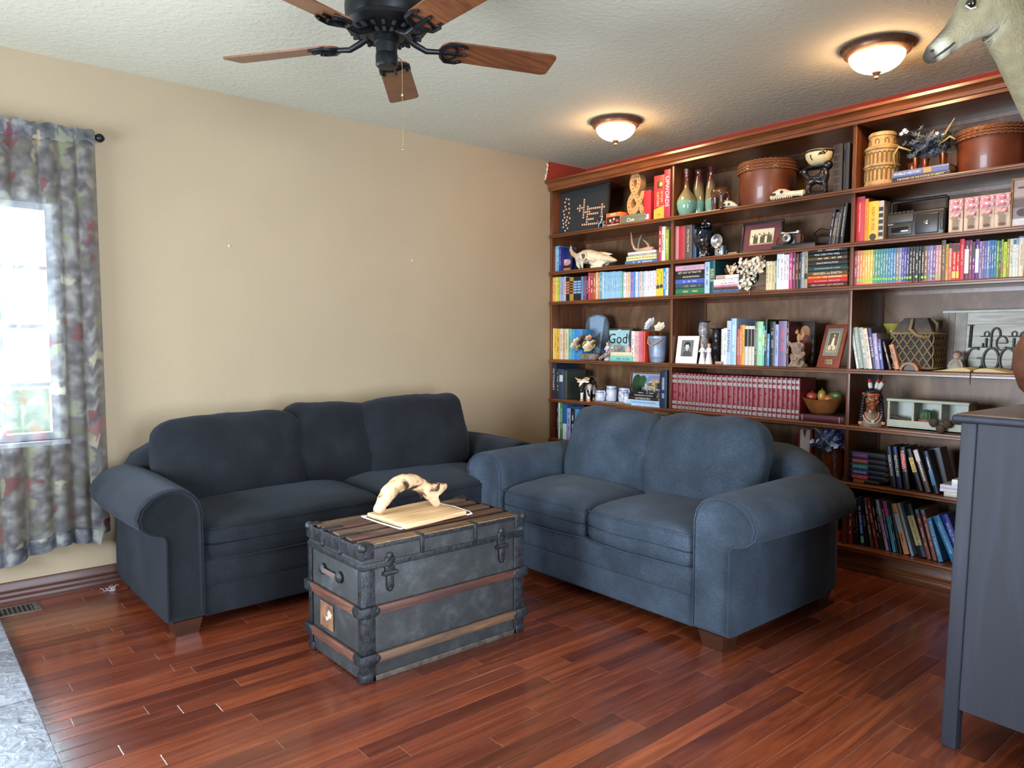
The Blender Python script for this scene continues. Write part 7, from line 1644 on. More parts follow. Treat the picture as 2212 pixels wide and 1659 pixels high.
t = item('leather_case', 'dark brown leather camera case behind the leaning books', 'case', (-0.1900, -2.2054, 1.8586))
MB().rbox(-.05,.05,-.03,.03,0,.085,.018,3).build('pouch', pm('#3c241a', .5, bp=.3), t); MB().tube([(-.05,-.02,.07),(-.062,-.03,.10),(-.02,-.03,.125),(.03,-.03,.11)], [.008,.007,.007,.006], 8, flat=(1,.4)).build('strap', pm('#3c241a', .5, bp=.3), t, 60)
t = item('folding_knife', 'small closed tan pocket knife on the shelf edge', 'knife', (-0.4050, -1.6982, 1.8586)); MB().rbox(-.035,.035,-.006,.006,0,.010,.004,2).build('handle', pm('#8a7a60', .5), t); MB().rbox(-.030,.030,-.0015,.0015,.009,.012,.0008,1).build('blade', m_silv, t)

# ---- middle bay, third shelf
t = item('blossom_planter', 'square weathered wooden block with a round hole and white blossoms', 'planter', (-0.3700, -1.8273, 1.6177))
w, hh = 0.1761, 0.1515
o_ = [(w/2*math.cos(a)*min(1/max(abs(math.cos(a)),1e-6), 1/max(abs(math.sin(a)),1e-6)), hh/2 + hh/2*math.sin(a)*min(1/max(abs(math.cos(a)),1e-6), 1/max(abs(math.sin(a)),1e-6))) for a in [R(45)+i*math.pi/16 for i in range(32)]]
i_ = [(w*.24*math.cos(a), hh*.56 + w*.24*math.sin(a)) for a in [R(45)+i*math.pi/16 for i in range(32)]]
b = MB(); vs = [(p[0], y_, p[1]) for y_ in (0, .06) for p in o_] + [(p[0], y_, p[1]) for y_ in (0, .06) for p in i_]
for i in range(32): j = (i+1) % 32; b.add([], []); b.f += [(i, j, 64+j, 64+i), (32+j, 32+i, 96+i, 96+j), (i, 32+i, 32+j, j), (64+i, 64+j, 96+j, 96+i)]; b.m += [0]*4
b.v = vs; b.build('block', wood('barn_wood', [(.3,'#4a3a2c'),(.55,'#6a5642'),(.8,'#857058')], scale=(2,20,20), rough=.8, coat=0, bp=.5), t, 40)
MB().lathe([(0,0),(.03,.0),(.034,.03),(.026,.05),(.018,.055)], 18, c=(0,.03,hh*.34)).build('bottle', pm('#33403c', .15, coat=.5), t, 60)
random.seed(15); fb = MB(); fw_ = MB(); fy = MB()
for (cx, cz_, sx, sz_, nn) in ((-.03,hh*1.02,.08,.045,60),(.06,hh*1.08,.06,.05,60),(-.145,hh*.95,.03,.022,18),(-.02,hh*.30,.05,.04,44),(.02,hh*.75,.04,.03,22)):
    for i in range(nn): p = (cx+random.gauss(0,sx*.5), -.035+random.gauss(0,.018), cz_+random.gauss(0,sz_*.5)); petals(fw_ if random.random() < .8 else fy, p, .014, 5, (random.gauss(0,.5),-1,random.gauss(.3,.5)), .2, .4, random.random()*6)
fw_.build('blossoms', pm('#e9dfcf', .8), t, None)['kind'] = 'stuff'; fy.build('cream_blossoms', pm('#d8c49a', .8), t, None)['kind'] = 'stuff'
for i in range(7): leaf(fb, (random.uniform(-.06,.1),-.02,hh*random.uniform(.5,1.0)), (random.gauss(.3,1),-.6,.3), .06, .014)
fb.build('leaves', pm('#5f6f52', .7, var=.4), t, None); MB().tube([(0,.02,hh*.45),(.02,-.02,hh*.75),(.05,-.03,hh*1.1)], .003, 6).build('stem', pm('#5a4a38', .8), t, 60)
t = item('wooden_bowl', 'little brown wooden bowl on top of the low book stack', 'bowl', (-.31, -1.6354, 1.7319))
MB().lathe([(0,0),(.022,0),(.045,.02),(.052,.045),(.048,.045),(.04,.02),(0,.008)], 24).build('bowl', pm('#6a3f24', .4, var=.3), t, 60)

# ---- middle bay, fourth shelf
t = item('photo_frame', 'white cardboard frame with a black and white portrait', 'photo frame', (-0.3850, -1.3345, 1.1515))
w, hh = 0.1760, 0.1886
Mt = Matrix.Rotation(R(-9), 4, 'X'); MB().rbox(-w/2, w/2, 0, .006, 0, hh, .001, 1, Mt).build('folder', pm('#e9e7e2', .8, var=.03), t); MB().tube([(0,.012+hh*.11,hh*.68),(0,.075,.003)], .004, 5).build('easel', pm('#d8d4cc', .8), t, None)
flat('photo', t, [(rect(-w*.33, w*.33, hh*.20, hh*.90), '#b9b9b6'), (rect(-w*.325, w*.325, hh*.205, hh*.895), '#ecebe7'), (rect(-w*.28, w*.28, hh*.25, hh*.85), '#6f6f6e'), ([(-w*.2, hh*.25), (w*.24, hh*.25), (w*.2, hh*.40), (w*.06, hh*.47), (-w*.06, hh*.47), (-w*.17, hh*.40)], '#4a4a4a'), (oval(0, hh*.66, w*.15, hh*.13), '#262626'), (rect(-w*.035, w*.035, hh*.45, hh*.55), '#c8c8c6'), (oval(0, hh*.60, w*.09, hh*.105), '#d2d2d0'), (oval(.002, hh*.715, w*.10, hh*.04), '#1f1f1f'), (oval(-w*.035, hh*.615, w*.014, hh*.008, 8), '#333333'), (oval(w*.035, hh*.615, w*.014, hh*.008, 8), '#333333'), (oval(0, hh*.548, w*.03, hh*.01, 8), '#555555')], Mt)
m_marb = pm('#8b8688', .3, var=.55, vs=70, coat=.4, name='grey_marble')
def candle(label, loc, h, mt):
    t = item('candle_holder', label, 'candle holder', loc, 'stone candle holders, fourth shelf')
    MB().lathe([(0,0),(.034,0),(.036,.01),(.030,h*.12),(.027,h*.20),(.036,h*.30),(.040,h*.42),(.034,h*.55),(.026,h*.60),(.034,h*.68),(.036,h*.78),(.030,h*.90),(.028,h*.93)], 26).build('column', mt, t, 60)
    MB().lathe([(.028,h*.93),(.046,h*.945),(.047,h*.96),(.02,h*.965),(0,h*.965)], 26).build('drip_plate', m_iron, t, 40); MB().lathe([(.004,h*.96),(.0005,h)], 8).build('spike', m_iron, t); return t
candle('tall mottled grey marble candle holder behind the white figurines', (-0.3000, -1.4170, 1.1515), 0.2986, m_marb)
candle('shorter black candle holder with iron plate beside the white books', (-0.2800, -1.5102, 1.1515), 0.2475, m_black)
angel('white_figurine', 'left of two white-robed figurines holding hands', (-0.4000, -1.4802, 1.1515), .82, '#e2dede', '#7d6454', 1, 'pair of white-robed figurines')
angel('white_figurine', 'right of two white-robed figurines holding hands', (-0.4000, -1.5311, 1.1515), .82, '#ddd8e2', '#8a5a40', -1, 'pair of white-robed figurines')
t = item('shell_cluster', 'small pinkish shell cluster at the foot of the books', 'shells', (-0.4020, -1.6073, 1.1515))
for i in range(6): MB().ball((-.018+i*.0075, -.004*(i%2), .010), .009,.008,.010, fn=lambda d: 1+.2*math.sin(9*d.x)).build('shell', pm('#b58e7c', .5, var=.3), t, 60)
t = item('picture_book', 'dark picture book facing out behind the carved trunk figurine', 'book', (-0.2700, -2.1036, 1.1515))
w, hh = 0.1506, 0.2749
MB().rbox(-w/2, w/2, 0, .02, 0, hh, .002, 1, Matrix.Rotation(R(-5), 4, 'X')).build('cover', pm('#2a1c18', .35, var=.5, vs=10), t)
flat('cover_print', t, [([(-w*.45, hh*.68), (-w*.2, hh*.7), (-w*.1, hh*.97), (-w*.45, hh*.97)], '#5a7a4a'), (oval(w*.1, hh*.75, w*.22, hh*.16), '#a5714a'), (oval(w*.18, hh*.45, w*.2, hh*.26), '#6a2c1e'), (oval(0, hh*.76, w*.04, hh*.025), '#1a1210')], Matrix.Rotation(R(-5), 4, 'X'))
t = item('stump_figurine', 'carved grey-brown tree trunk figurine with a small squirrel', 'figurine', (-0.3750, -2.1427, 1.1515)); ht = 0.1508
m_trk = pm('#8a7462', .8, var=.45, vs=60, bp=.9, bs=60)
b = MB(); b.lathe([(0,0),(.055,0),(.054,.012),(.042,.02),(.036,ht*.3),(.034,ht*.6),(.040,ht*.8),(.034,ht*.95),(0,ht)], 18, fn=lambda a, z: 1+.10*math.sin(5*a+z*60))
random.seed(17)
for i in range(26): b.ball((random.gauss(0,.022), -.028+random.gauss(0,.008), random.uniform(.02,ht*.95)), .013,.010,.016, n=7, m=5)
fuse(b.build('stump', m_trk, t), .004, 1)
b = MB(); b.ball((.008,-.005,ht+.022), .014,.014,.026); b.ball((-.002,-.012,ht+.055), .012,.013,.011); b.tube([(.02,0,ht+.01),(.034,0,ht+.04),(.026,0,ht+.075)], [.008,.011,.004], 8)
for q in (-1,1): b.tube([(-.002,-.008+q*.006,ht+.06),(-.003,-.008+q*.007,ht+.076)], [.005,.002], 6)
fuse(b.build('squirrel', pm('#a87c58', .7), t), .0028, 2)
t = item('photo_frame', 'red-brown wooden frame with an old photo of a cyclist', 'photo frame', (-0.3850, -2.3283, 1.1515), turn=-14)
w, hh = .158, 0.2507 * 1.05
Mt = Matrix.Rotation(R(-17), 4, 'X'); MB().rbox(-w/2, w/2, 0, .016, 0, hh, .004, 2, Mt).build('frame', pm('#7d3a2a', .45, var=.15), t)
flat('photo', t, [(rect(-w*.36, w*.36, hh*.26, hh*.92), '#2c2622'), (rect(-w*.34, w*.34, hh*.27, hh*.91), '#78786c'), (rect(-w*.22, w*.22, hh*.36, hh*.82), '#c9bea0'), (rect(-w*.20, w*.20, hh*.37, hh*.81), '#5a5040'), (rect(-w*.20, w*.20, hh*.37, hh*.5), '#8a7c60'), (oval(-w*.09, hh*.46, w*.065, hh*.06), '#cfc4a4'), (oval(w*.10, hh*.46, w*.065, hh*.06), '#cfc4a4'), ([(-w*.06, hh*.5), (w*.08, hh*.5), (w*.06, hh*.68), (-w*.02, hh*.70)], '#ded4b8'), (oval(w*.03, hh*.74, w*.035, hh*.03), '#d0b898')], Mt)
MB().rbox(-w*.15, w*.20, -.004, .001, hh*.07, hh*.19, .005, 2, Mt).build('metal_plate', pm('#9a9478', .35, .6, var=.6, vs=120), t)
MB().tube([(0,.022+hh*.2,hh*.66),(0,.11,.004)], .005, 5).build('easel', m_bk, t, None)

# ---- middle bay, fifth shelf: fruit bowl
zb_ = .8735
t = item('fruit_bowl', 'carved brown wooden bowl of fruit at the end of encyclopedias', 'bowl', (-.30, -2.2669, zb_))
w, hh = 0.2547, .105
b = MB(); nn = 40
def ring_(r, z, lift): return [(r*w/2*math.cos(2*math.pi*i/nn)*(1+.04*math.cos(4*math.pi*i/nn)), r*.42*w*math.sin(2*math.pi*i/nn), z + lift*(.5+.5*math.cos(4*math.pi*i/nn))) for i in range(nn)]
R_ = [ring_(.0,0,0), ring_(.50,0,0), ring_(.62,.02,0), ring_(.82,.065,0), ring_(1.0,hh-.02,.02), ring_(.96,hh-.018,.02), ring_(.76,.06,0), ring_(.5,.014,0), ring_(.0,.012,0)]
b.add([p for q in R_ for p in q], [(a*nn+i, a*nn+(i+1)%nn, (a+1)*nn+(i+1)%nn, (a+1)*nn+i) for a in range(len(R_)-1) for i in range(nn)])
b.build('bowl', pm('#7a4a28', .35, var=.35, vs=14, coat=.3), t, 60)
yb_ = -2.2669
def fruit(name, label, dx, z, r, hx_, sc=(1,1,1), stem=True):
    t = item(name, label, 'fruit', (-.30, yb_ - dx, zb_ + z), 'fruit in the wooden bowl'); MB().ball((0,0,0), r*sc[0], r*sc[1], r*sc[2], n=16, m=10, fn=lambda d: 1-.10*max(0,d.z)**6).build('flesh', pm(hx_, .35, var=.2, vs=20), t, 60)
    if stem: MB().lathe([(.010,r*sc[2]*.86),(.004,r*sc[2]*.93),(.003,r*sc[2]*1.15)], 6).build('stem', pm('#4a5a2c', .7), t)
fruit('tomato', 'red-orange tomato at the left of the fruit bowl', -.068, .098, .034, '#9c3f2c', (1,1,.9)); fruit('pear', 'upright yellow pear in the fruit bowl', -.006, .105, .028, '#94792e', (.9,.9,1.5)); fruit('orange', 'orange fruit in the middle of the fruit bowl', .034, .090, .034, '#a8552a', (1.1,1,.8)); fruit('green_pear', 'dark green pear leaning at the right of the bowl', .078, .112, .030, '#434f22', (1.3,.9,1.0))

# ---- middle bay, lower shelves, half hidden by the loveseat
t = item('jersey_figurine', 'small red and white jersey figurine behind the loveseat', 'figurine', (-0.3300, -2.1854, 0.5060)); hh = 0.2709
b = MB().rbox(-.035,.035,-.02,.02,hh*.35,hh,.012,3); b.build('shirt', pm('#d4d0d4', .6), t)
for q in (-1,1): MB().rbox(q*.030,q*.045,-.018,.018,hh*.45,hh*.99,.006,2).build('sleeve', pm('#8a2430', .6), t)
MB().prism([(-.012,hh*.99),(.012,hh*.99),(0,hh*.80)], -.022, -.018).build('collar', pm('#8a2430', .6), t, None); MB().lathe([(.03,0),(.03,.02),(.02,hh*.35)], 14).build('stand', pm('#5a1c24', .5), t)
t = item('flower_pot', 'amber glazed pot of blue hydrangeas behind the loveseat', 'vase', (-0.3400, -2.3597, 0.5060)); hp = 0.1736
MB().lathe([(0,0),(.05,0),(.062,.05),(.064,hp*.7),(.058,hp*.93),(.062,hp),(.055,hp),(.05,hp*.9),(0,.02)], 26).build('pot', pm('#5a3018', .2, coat=.6, var=.3), t, 60)
random.seed(19); fa = MB(); fc_ = MB()
for i in range(110): p = (random.gauss(-.01,.045), -.02+random.gauss(0,.03), hp + .045 + random.gauss(0,.028)); petals(fa if random.random() < .72 else fc_, p, .020, 5, (random.gauss(0,.6),-1,random.gauss(.5,.5)), .3, .45, random.random()*6)
fa.build('hydrangea', pm('#3c5088', .8, var=.4), t, None)['kind'] = 'stuff'; fc_.build('pale_petals', pm('#8fa6d8', .8), t, None)['kind'] = 'stuff'
for (x0, x1) in ((-.06,-.10),(.0,.01)): MB().tube([(-.01,-.03,hp+.02),((x0)/1.5,-.035,hp+.06),(x1,-.03,hp+.115)], [.008,.007,.004], 8).build('pale_stalk', pm('#c3b298', .7), t, 60)
w, hh = .22, 0.0560
t = box_thing('red_box', 'red carton with a barcode on the bottom shelf behind the loveseat', 'box', (-0.3800, -2.3138, 0.1446), w, hh, .26, '#a8232c')
flat('barcode', t, [(rect(w*.22, w*.42, hh*.35, hh*.8), '#e0c8b0')] + [(rect(w*.24 + i*.005, w*.24 + i*.005 + .0025, hh*.42, hh*.75), '#2a2220') for i in range(7)])
t = item('dark_box', 'dark green box lying on the red carton', 'box', tuple(Vector((-0.3600, -2.3035, 0.1446)) + Vector((0,0,hh+.0006)))); MB().rbox(-.105,.105,0,.24,0,.085,.003,1).build('carton', pm('#23261e', .6, var=.4), t); MB().box(-.106,.106,-.0008,.241,.055,.058).build('lid_seam', pm('#11120f', .6), t, None)

# ---- right bay, top shelf
m_yel = pm('#a08456', .6, var=.35, vs=25, bp=.4, bs=70, name='ochre_clay')
t = item('tower_canister', 'ochre ceramic canister shaped like a round arcaded tower', 'canister', (-0.3300, -2.5836, 2.1536), turn=0)
hh = 0.2939; r1 = 0.2037 * .43
MB().lathe([(0,0),(r1*1.02,0),(r1*1.04,.008),(r1*.97,.02),(r1*.97,hh*.345),(r1*1.05,hh*.355),(r1*1.05,hh*.385),(r1*.97,hh*.395),(r1*.95,hh*.655),(r1*1.02,hh*.665),(r1*1.03,hh*.70),(r1*.92,hh*.735),(r1*.80,hh*.74)], 44).build('body', m_yel, t, 35)
ld = MB().lathe([(r1*.80,hh*.735),(r1*.78,hh*.75),(r1*.77,hh*.90),(r1*.83,hh*.915),(r1*.82,hh*.955),(r1*.74,hh*.985),(0,hh)], 40).build('lid', m_yel, t, 35)
m_yel2 = pm('#6a4e26', .7, name='dark_ochre_glaze')  # arch lines in a darker ochre than the body
for (zr, z0, z1, n_, rr, par) in ((0,.03,hh*.30,24,r1*.972,t),(1,hh*.41,hh*.60,24,r1*.962,t),(2,hh*.77,hh*.86,9,r1*.775,ld)):
    wd = 2*math.pi*rr/n_
    for i in range(n_):
        a = 2*math.pi*i/n_; Ma = Matrix.Rotation(a, 4, 'Z') @ Matrix.Translation((0,-rr,0))
        arc = [(-wd*.42,-.001,z0),(-wd*.42,-.001,z1-wd*.3),(-wd*.26,-.001,z1),(0,-.001,z1+wd*.12),(wd*.26,-.001,z1),(wd*.42,-.001,z1-wd*.3),(wd*.42,-.001,z0)] if zr < 2 else [(-wd*.2,-.001,z0),(-wd*.2,-.001,z1-.008),(0,-.001,z1),(wd*.2,-.001,z1-.008),(wd*.2,-.001,z0)]
        MB().tube(arc, .0026, 5, M=Ma).build('arch', m_yel2, par, 60)
t = item('dried_arrangement', 'dried blue flowers in small copper cups on the textbooks', 'dried flowers', tuple(Vector((-.36, -2.8426, 2.2118))))
m_cop = pm('#8a4a2c', .3, .75, var=.3, vs=30, name='copper')
for (x, r_, h_, y_) in ((-.105,.030,.045,.05),(-.072,.016,.062,0),(-.022,.019,.048,-.005),(.055,.021,.072,.02)): MB().lathe([(0,0),(r_*.75,0),(r_*.7,.01),(r_*.9,h_*.8),(r_*1.1,h_),(r_*.95,h_),(r_*.7,h_*.6),(0,.01)], 16, c=(x,y_,0)).build('cup', m_cop, t, 50)
random.seed(23); b1, b2, b3, b4 = MB(), MB(), MB(), MB()
for i in range(150): a = random.random()*6.3; leaf(b1, (random.uniform(-.13,.11), random.gauss(.03,.03), .075+random.random()*.07), (math.cos(a), math.sin(a), .7), .05, .005)
for i in range(70): petals(b2, (random.gauss(-.02,.06), -.02+random.gauss(0,.02), .11+random.gauss(0,.03)), .022, 6, (random.gauss(0,.5),-.8,.6), .5, .2, random.random()*6)
for (x, z) in ((-.13,.215),(-.145,.20),(-.12,.205),(.03,.165),(.02,.15),(.06,.15)): petals(b3, (x,-.01,z), .014, 6, (0,-1,.2), .3, .3, x*9)
b1.build('foliage', pm('#2f3a36', .8, var=.5), t, None)['kind'] = 'stuff'; b2.build('blue_heads', pm('#42546a', .8, var=.5), t, None)['kind'] = 'stuff'; b3.build('pale_florets', pm('#a8b0c8', .8), t, None)['kind'] = 'stuff'
for pth in ([(-.09,-.02,.10),(-.15,-.03,.13),(-.175,-.03,.09),(-.165,-.03,.03)], [(.04,-.01,.10),(.08,-.02,.17),(.115,-.02,.225)], [(.05,-.02,.11),(.10,-.03,.135),(.125,-.03,.115)], [(-.02,-.01,.09),(-.01,-.02,.15),(.02,-.02,.185)], [(-.07,0,.08),(-.06,-.02,.15),(-.05,-.02,.19)]): MB().tube(pth, [.003,.006,.005,.001] if len(pth) == 4 else [.003,.006,.002], 6, flat=(1,.3)).build('reed', pm('#8c7f4c', .7, var=.3), t, 60)
MB().tube([(-.13,-.01,.21),(-.09,-.01,.20),(-.05,0,.12)], .002, 5).build('twig', pm('#4a4232', .8), t, 60)
hatbox('round brown leather box with braided lid beside the dried flowers', (-0.2200, -3.0834, 2.1536), .160, 0.2211 + .008)
hatbox('round brown leather box cut by the right edge, top shelf', (-0.1900, -3.3556, 2.1536), .146, 0.2199 + .01)

# ---- right bay, second shelf
t = item('cassette_recorder', 'black portable cassette recorder with its handle raised', 'cassette player', (-0.3550, -2.7736, 1.8586))
w = 0.2973; hh = 0.1401
m_pl = pm('#222122', .38, name='black_plastic'); m_pl2 = pm('#33302d', .45, name='grey_plastic')
MB().rbox(-w/2, w/2, 0, .085, 0, hh, .012, 3).build('body', m_pl, t)
MB().rbox(-w*.48, -w*.02, -.004, .01, hh*.60, hh*.93, .004, 2).build('control_panel', m_pl2, t); MB().rbox(-w*.46, -w*.04, -.003, .01, hh*.14, hh*.52, .004, 2).build('cassette_door', m_pl2, t); MB().rbox(-w*.40, -w*.10, -.004, .01, hh*.24, hh*.44, .002, 1).build('cassette_window', pm('#0b0b0c', .15), t)
MB().rbox(.0, w*.40, -.004, .01, hh*.10, hh*.86, .010, 2).build('speaker_grille', m_pl, t); MB().ball((w*.20,-.005,hh*.5), .014,.005,.014).build('dial', pm('#9a9a98', .2, .8), t, 60); MB().rbox(w*.42, w*.475, -.005, .01, hh*.2, hh*.78, .004, 2).build('switch_column', m_pl2, t); MB().rbox(w*.435, w*.46, -.008, .0, hh*.45, hh*.56, .002, 1).build('slider', pm('#5a5856', .4), t)
for i in range(6): MB().rbox(-w*.46+i*w*.072, -w*.40+i*w*.072, .012, .04, hh-.002, hh+.007, .002, 1).build('key', m_pl2, t)
MB().tube([(-w*.47,.05,hh*.7),(-w*.47,.05,hh*1.40),(-w*.44,.05,hh*1.46),(w*.44,.05,hh*1.46),(w*.47,.05,hh*1.40),(w*.47,.05,hh*.7)], .008, 8).build('handle', m_pl, t, 50)
lettering('SONY', '#d8d6d0', t, w * .10, hh * .06, Matrix.Translation((-w*.41, -.0048, hh * .565)) @ FLAT, 'maker_mark')
for i, x in enumerate((2063.5, 2097, 2130.5, 2164)):
    nm = ['leftmost of four pink orchid block prints beside the recorder', 'second from the left of four pink orchid block prints', 'third from the left of four pink orchid block prints', 'rightmost of four pink orchid block prints next to the framed photo'][i]
    loc = [(-0.3600, -2.9730, 1.8586), (-0.3600, -3.0439, 1.8586), (-0.3600, -3.1128, 1.8586), (-0.3600, -3.1797, 1.8586)][i]
    t = item('orchid_print', nm, 'print', loc, 'orchid block prints'); w, hh = 0.0665, 0.1737
    MB().rbox(-w/2, w/2, 0, .03, 0, hh, .0015, 1).build('block', pm('#d8c2ae', .6, var=.06), t)
    sh_ = [(rect(-w*.3, w*.3, hh*.05, hh*.40), '#b9a590'), (rect(-w*.22, w*.22, hh*.09, hh*.38), '#8d7c6c'), (oval(0, hh*.14, w*.24, hh*.05), '#5f5048'), (rect(-w*.49, w*.49, hh*.42, hh*.99), '#c9a69a'), (oval(-w*.1, hh*.44, w*.24, hh*.06), '#8a8468'), (oval(w*.25, hh*.50, w*.14, hh*.04), '#a09a78')]
    for (px_, pz_, r_) in ((-.32,.90,.22),(.33,.91,.22),(-.34,.70,.2),(.35,.73,.2),(0,.92,.2),(0,.76,.34),(.12,.52,.24)):
        for k in range(4): a = k*math.pi/2+px_*5; sh_.append((oval(w*px_+w*r_*.5*math.cos(a), hh*pz_+w*r_*.5*math.sin(a), w*r_*.5, w*r_*.42, 8), '#c4788c' if k % 2 else '#d89aa6'))
        sh_.append((oval(w*px_, hh*pz_, w*r_*.3, w*r_*.3, 8), '#f0dcd8' if r_ > .13 else '#a84a68'))
    sh_ = [([(max(-w*.49, min(w*.49, p[0])), max(.001, min(hh*.995, p[1]))) for p in poly], c_) for poly, c_ in sh_]
    flat('orchid_picture', t, sh_)
t = item('photo_frame', 'thin wood framed beach photo at the right edge, second shelf', 'photo frame', (-0.3600, -3.3102, 1.8586)); w, hh = .20, 0.2384
Mp = framed(t, w, hh, .009, .016, pm('#b07a44', .5), 3)
flat('photo', t, [(rect(-w*.45, w*.45, hh*.04, hh*.96), '#8c8088'), (rect(-w*.45, w*.45, hh*.62, hh*.96), '#b8a49c'), (rect(-w*.45, w*.45, hh*.04, hh*.18), '#c8ccd4'), (oval(-w*.25, hh*.3, w*.12, hh*.08), '#4a4248'), (oval(-w*.3, hh*.8, w*.08, hh*.02), '#7a4a44'), (rect(-w*.45, w*.1, hh*.4, hh*.58), '#6a5a5e')], Mp)

# ---- right bay, fourth shelf
t = item('glass_pitcher', 'yellow-green glass pitcher behind the leaning books', 'pitcher', (-0.1600, -2.5955, 1.1515)); hh = 0.2549
MB().lathe([(0,0),(.05,0),(.062,.05),(.06,hh*.5),(.036,hh*.78),(.036,hh*.88),(.050,hh),(.046,hh),(.033,hh*.87),(.055,hh*.5),(0,.01)], 26, fn=lambda a, z: 1+.02*math.sin(8*a)).build('body', pm('#a09a48', .2, coat=.4, var=.2), t, 60); MB().tube([(.036,0,hh*.85),(.075,0,hh*.8),(.07,0,hh*.55),(.055,0,hh*.5)], .006, 8).build('handle', pm('#a09a48', .2, coat=.4), t, 60)
t = item('net_basket', 'dark lantern-shaped basket wrapped in rope net', 'basket', (-0.2700, -2.7775, 1.1515))
w, hh = 0.2232 * .92, 0.2811; m_rope = pm('#8a7656', .9, var=.2, vs=160, bp=.6, bs=240, name='rope'); d2 = w * .42
MB().rbox(-w/2, w/2, -d2, d2, 0, hh*.72, .02, 3).build('core', pm('#241f1c', .7), t)
b = MB(); b.add([(-w/2,-d2,hh*.72),(w/2,-d2,hh*.72),(w/2,d2,hh*.72),(-w/2,d2,hh*.72),(-w*.28,-d2*.5,hh),(w*.28,-d2*.5,hh),(w*.28,d2*.5,hh),(-w*.28,d2*.5,hh)], [(0,3,2,1),(4,5,6,7),(0,1,5,4),(1,2,6,5),(2,3,7,6),(3,0,4,7)]); b.build('shoulder', pm('#4a4440', .6, var=.3), t, None)
for s in (-1, 1):
    for i in range(-3, 6):
        x0 = -w/2 + i * w/5.0; x1 = x0 + s * 0 + w*.6; 
        a0, a1 = (x0, 0.01), (x1, hh*.72)
        if s < 0: a0, a1 = (-x0, 0.01), (-x1, hh*.72)
        lo = max(0, (-w/2 - min(a0[0], a1[0])) / abs(a1[0]-a0[0])) if True else 0; hi_ = min(1, (w/2 - min(a0[0], a1[0])) / abs(a1[0]-a0[0]))
        if s < 0: lo, hi_ = 1-hi_, 1-lo
        if hi_ - lo < .05: continue
        p, q = [(a0[0]+(a1[0]-a0[0])*f_, -d2-.003, a0[1]+(a1[1]-a0[1])*f_) for f_ in (lo, hi_)]
        MB().tube([p, q], .0042, 6).build('net_cord', m_rope, t, 60)
        p2, q2 = [(w/2+.003, -d2 + (v[0]+w/2)*2*d2/w, v[2]) for v in (p, q)]; MB().tube([p2, q2], .0042, 6).build('net_cord', m_rope, t, 60)
for z in (hh*.70, .012): MB().tube([(-w/2-.002,-d2-.004,z),(w/2+.004,-d2-.004,z),(w/2+.004,d2,z)], .006, 6).build('rim_cord', m_rope, t, 60)
MB().tube([(-w*.05,-d2*.6,hh*.97),(-w*.02,-d2-.012,hh*.78),(w*.16,-d2-.02,hh*.66),(w*.36,-d2-.015,hh*.62),(w*.50,-d2*.4,hh*.68),(w*.46,0,hh*.88),(w*.30,.0,hh*.99)], .009, 8).build('rope_handle', m_rope, t, 60)
t = item('half_shell', 'half coconut-like brown shell lying open side forward', 'shell', (-0.3850, -2.7868, 1.1515)); rs_ = 0.1030 * .46
b = MB(); pts_o = [(math.cos(a), math.sin(a)) for a in [i*math.pi/14 for i in range(15)]]
for q, rr in ((0, 1), (1, .74)): pass
b.prism([(p[0]*rs_, p[1]*rs_*.95) for p in pts_o] + [(p[0]*rs_*.72, p[1]*rs_*.66+.001) for p in reversed(pts_o)], -.02, .035); b.build('shell', pm('#9a6836', .5, var=.3, vs=30), t, 50); MB().prism([(p[0]*rs_*.72, p[1]*rs_*.66+.001) for p in pts_o], -.006, .03).build('hollow', pm('#23272c', .4), t, None)
t = item('word_sign', 'whitewashed board sign with tall thin black letters at the right', 'sign', (-0.1700, -3.0953, 1.1515))
xl = 0.2421; hh = 0.3087; w = 2 * xl; Mt = Matrix.Rotation(R(-5), 4, 'X')
m_ww = wood('whitewash', [(.3, '#8a8780'), (.5, '#b4b2aa'), (.75, '#cfcdc6')], scale=(2, 20, 20), rough=.8, coat=0, bp=.25)
for i, (a, c_) in enumerate(((-.5, -.44), (-.44, -.37), (-.37, -.25))): MB().rbox(w*a, w*c_-.001, 0, .012, 0, hh, .001, 1, Mt).build('plank', pm(['#8f867e', '#857c74', '#9d9790'][i], .8, var=.2, vs=14), t)
for i in range(5): MB().rbox(-w*.25, w*.5, 0, .012, hh*i/5, hh*(i+1)/5-.001, .001, 1, Mt).build('plank', m_ww, t)
MB().rbox(-w*.5, w*.5, -.006, .014, hh, hh+.012, .002, 1, Mt).build('top_edge', pm('#c8c6c0', .7), t)
m_let = '#1c1b19'
kx = w / (0.3943 * 2 * .5957) if False else 1
def sx_(u): return (u - 2138) / (2138 - 2029) * xl
def stroke(pts, r=.004):
    MB().tube([Mt @ Vector((sx_(u), -.006, hh * (1 - (v - 676) / 118.0))) for u, v in pts], r, 6).build('letter_stroke', m_ink, t, 60)
m_ink = pm('#1c1b19', .5, name='sign_ink')
def arc(cx, cy, rx, ry, a0, a1, n=16): return [(cx + rx * math.cos(R(a0 + (a1 - a0) * i / n)), cy - ry * math.sin(R(a0 + (a1 - a0) * i / n))) for i in range(n + 1)]
stroke([(2086,702),(2100,702)], .002); stroke([(2094,702),(2093,747)], .007); stroke([(2091,747),(2122,746)], .002); stroke([(2120,738),(2121,747)], .004)
for u in (2127, 2183): stroke([(u,728),(u,747)], .006); stroke(arc(u,720,5,5,0,360), .003); stroke([(u-13,725),(u+12,725)], .0018)
stroke([(2137,747),(2137,722)] + arc(2146,722,9,14,180,0) , .005); stroke([(2155,722),(2154,726)], .004)
stroke([(2147,738),(2170,738)], .002); stroke(arc(2159,738,11,14,0,330), .004)
stroke(arc(2203,724,8,8,60,270), .004); stroke(arc(2203,740,8,8,90,-140), .004)
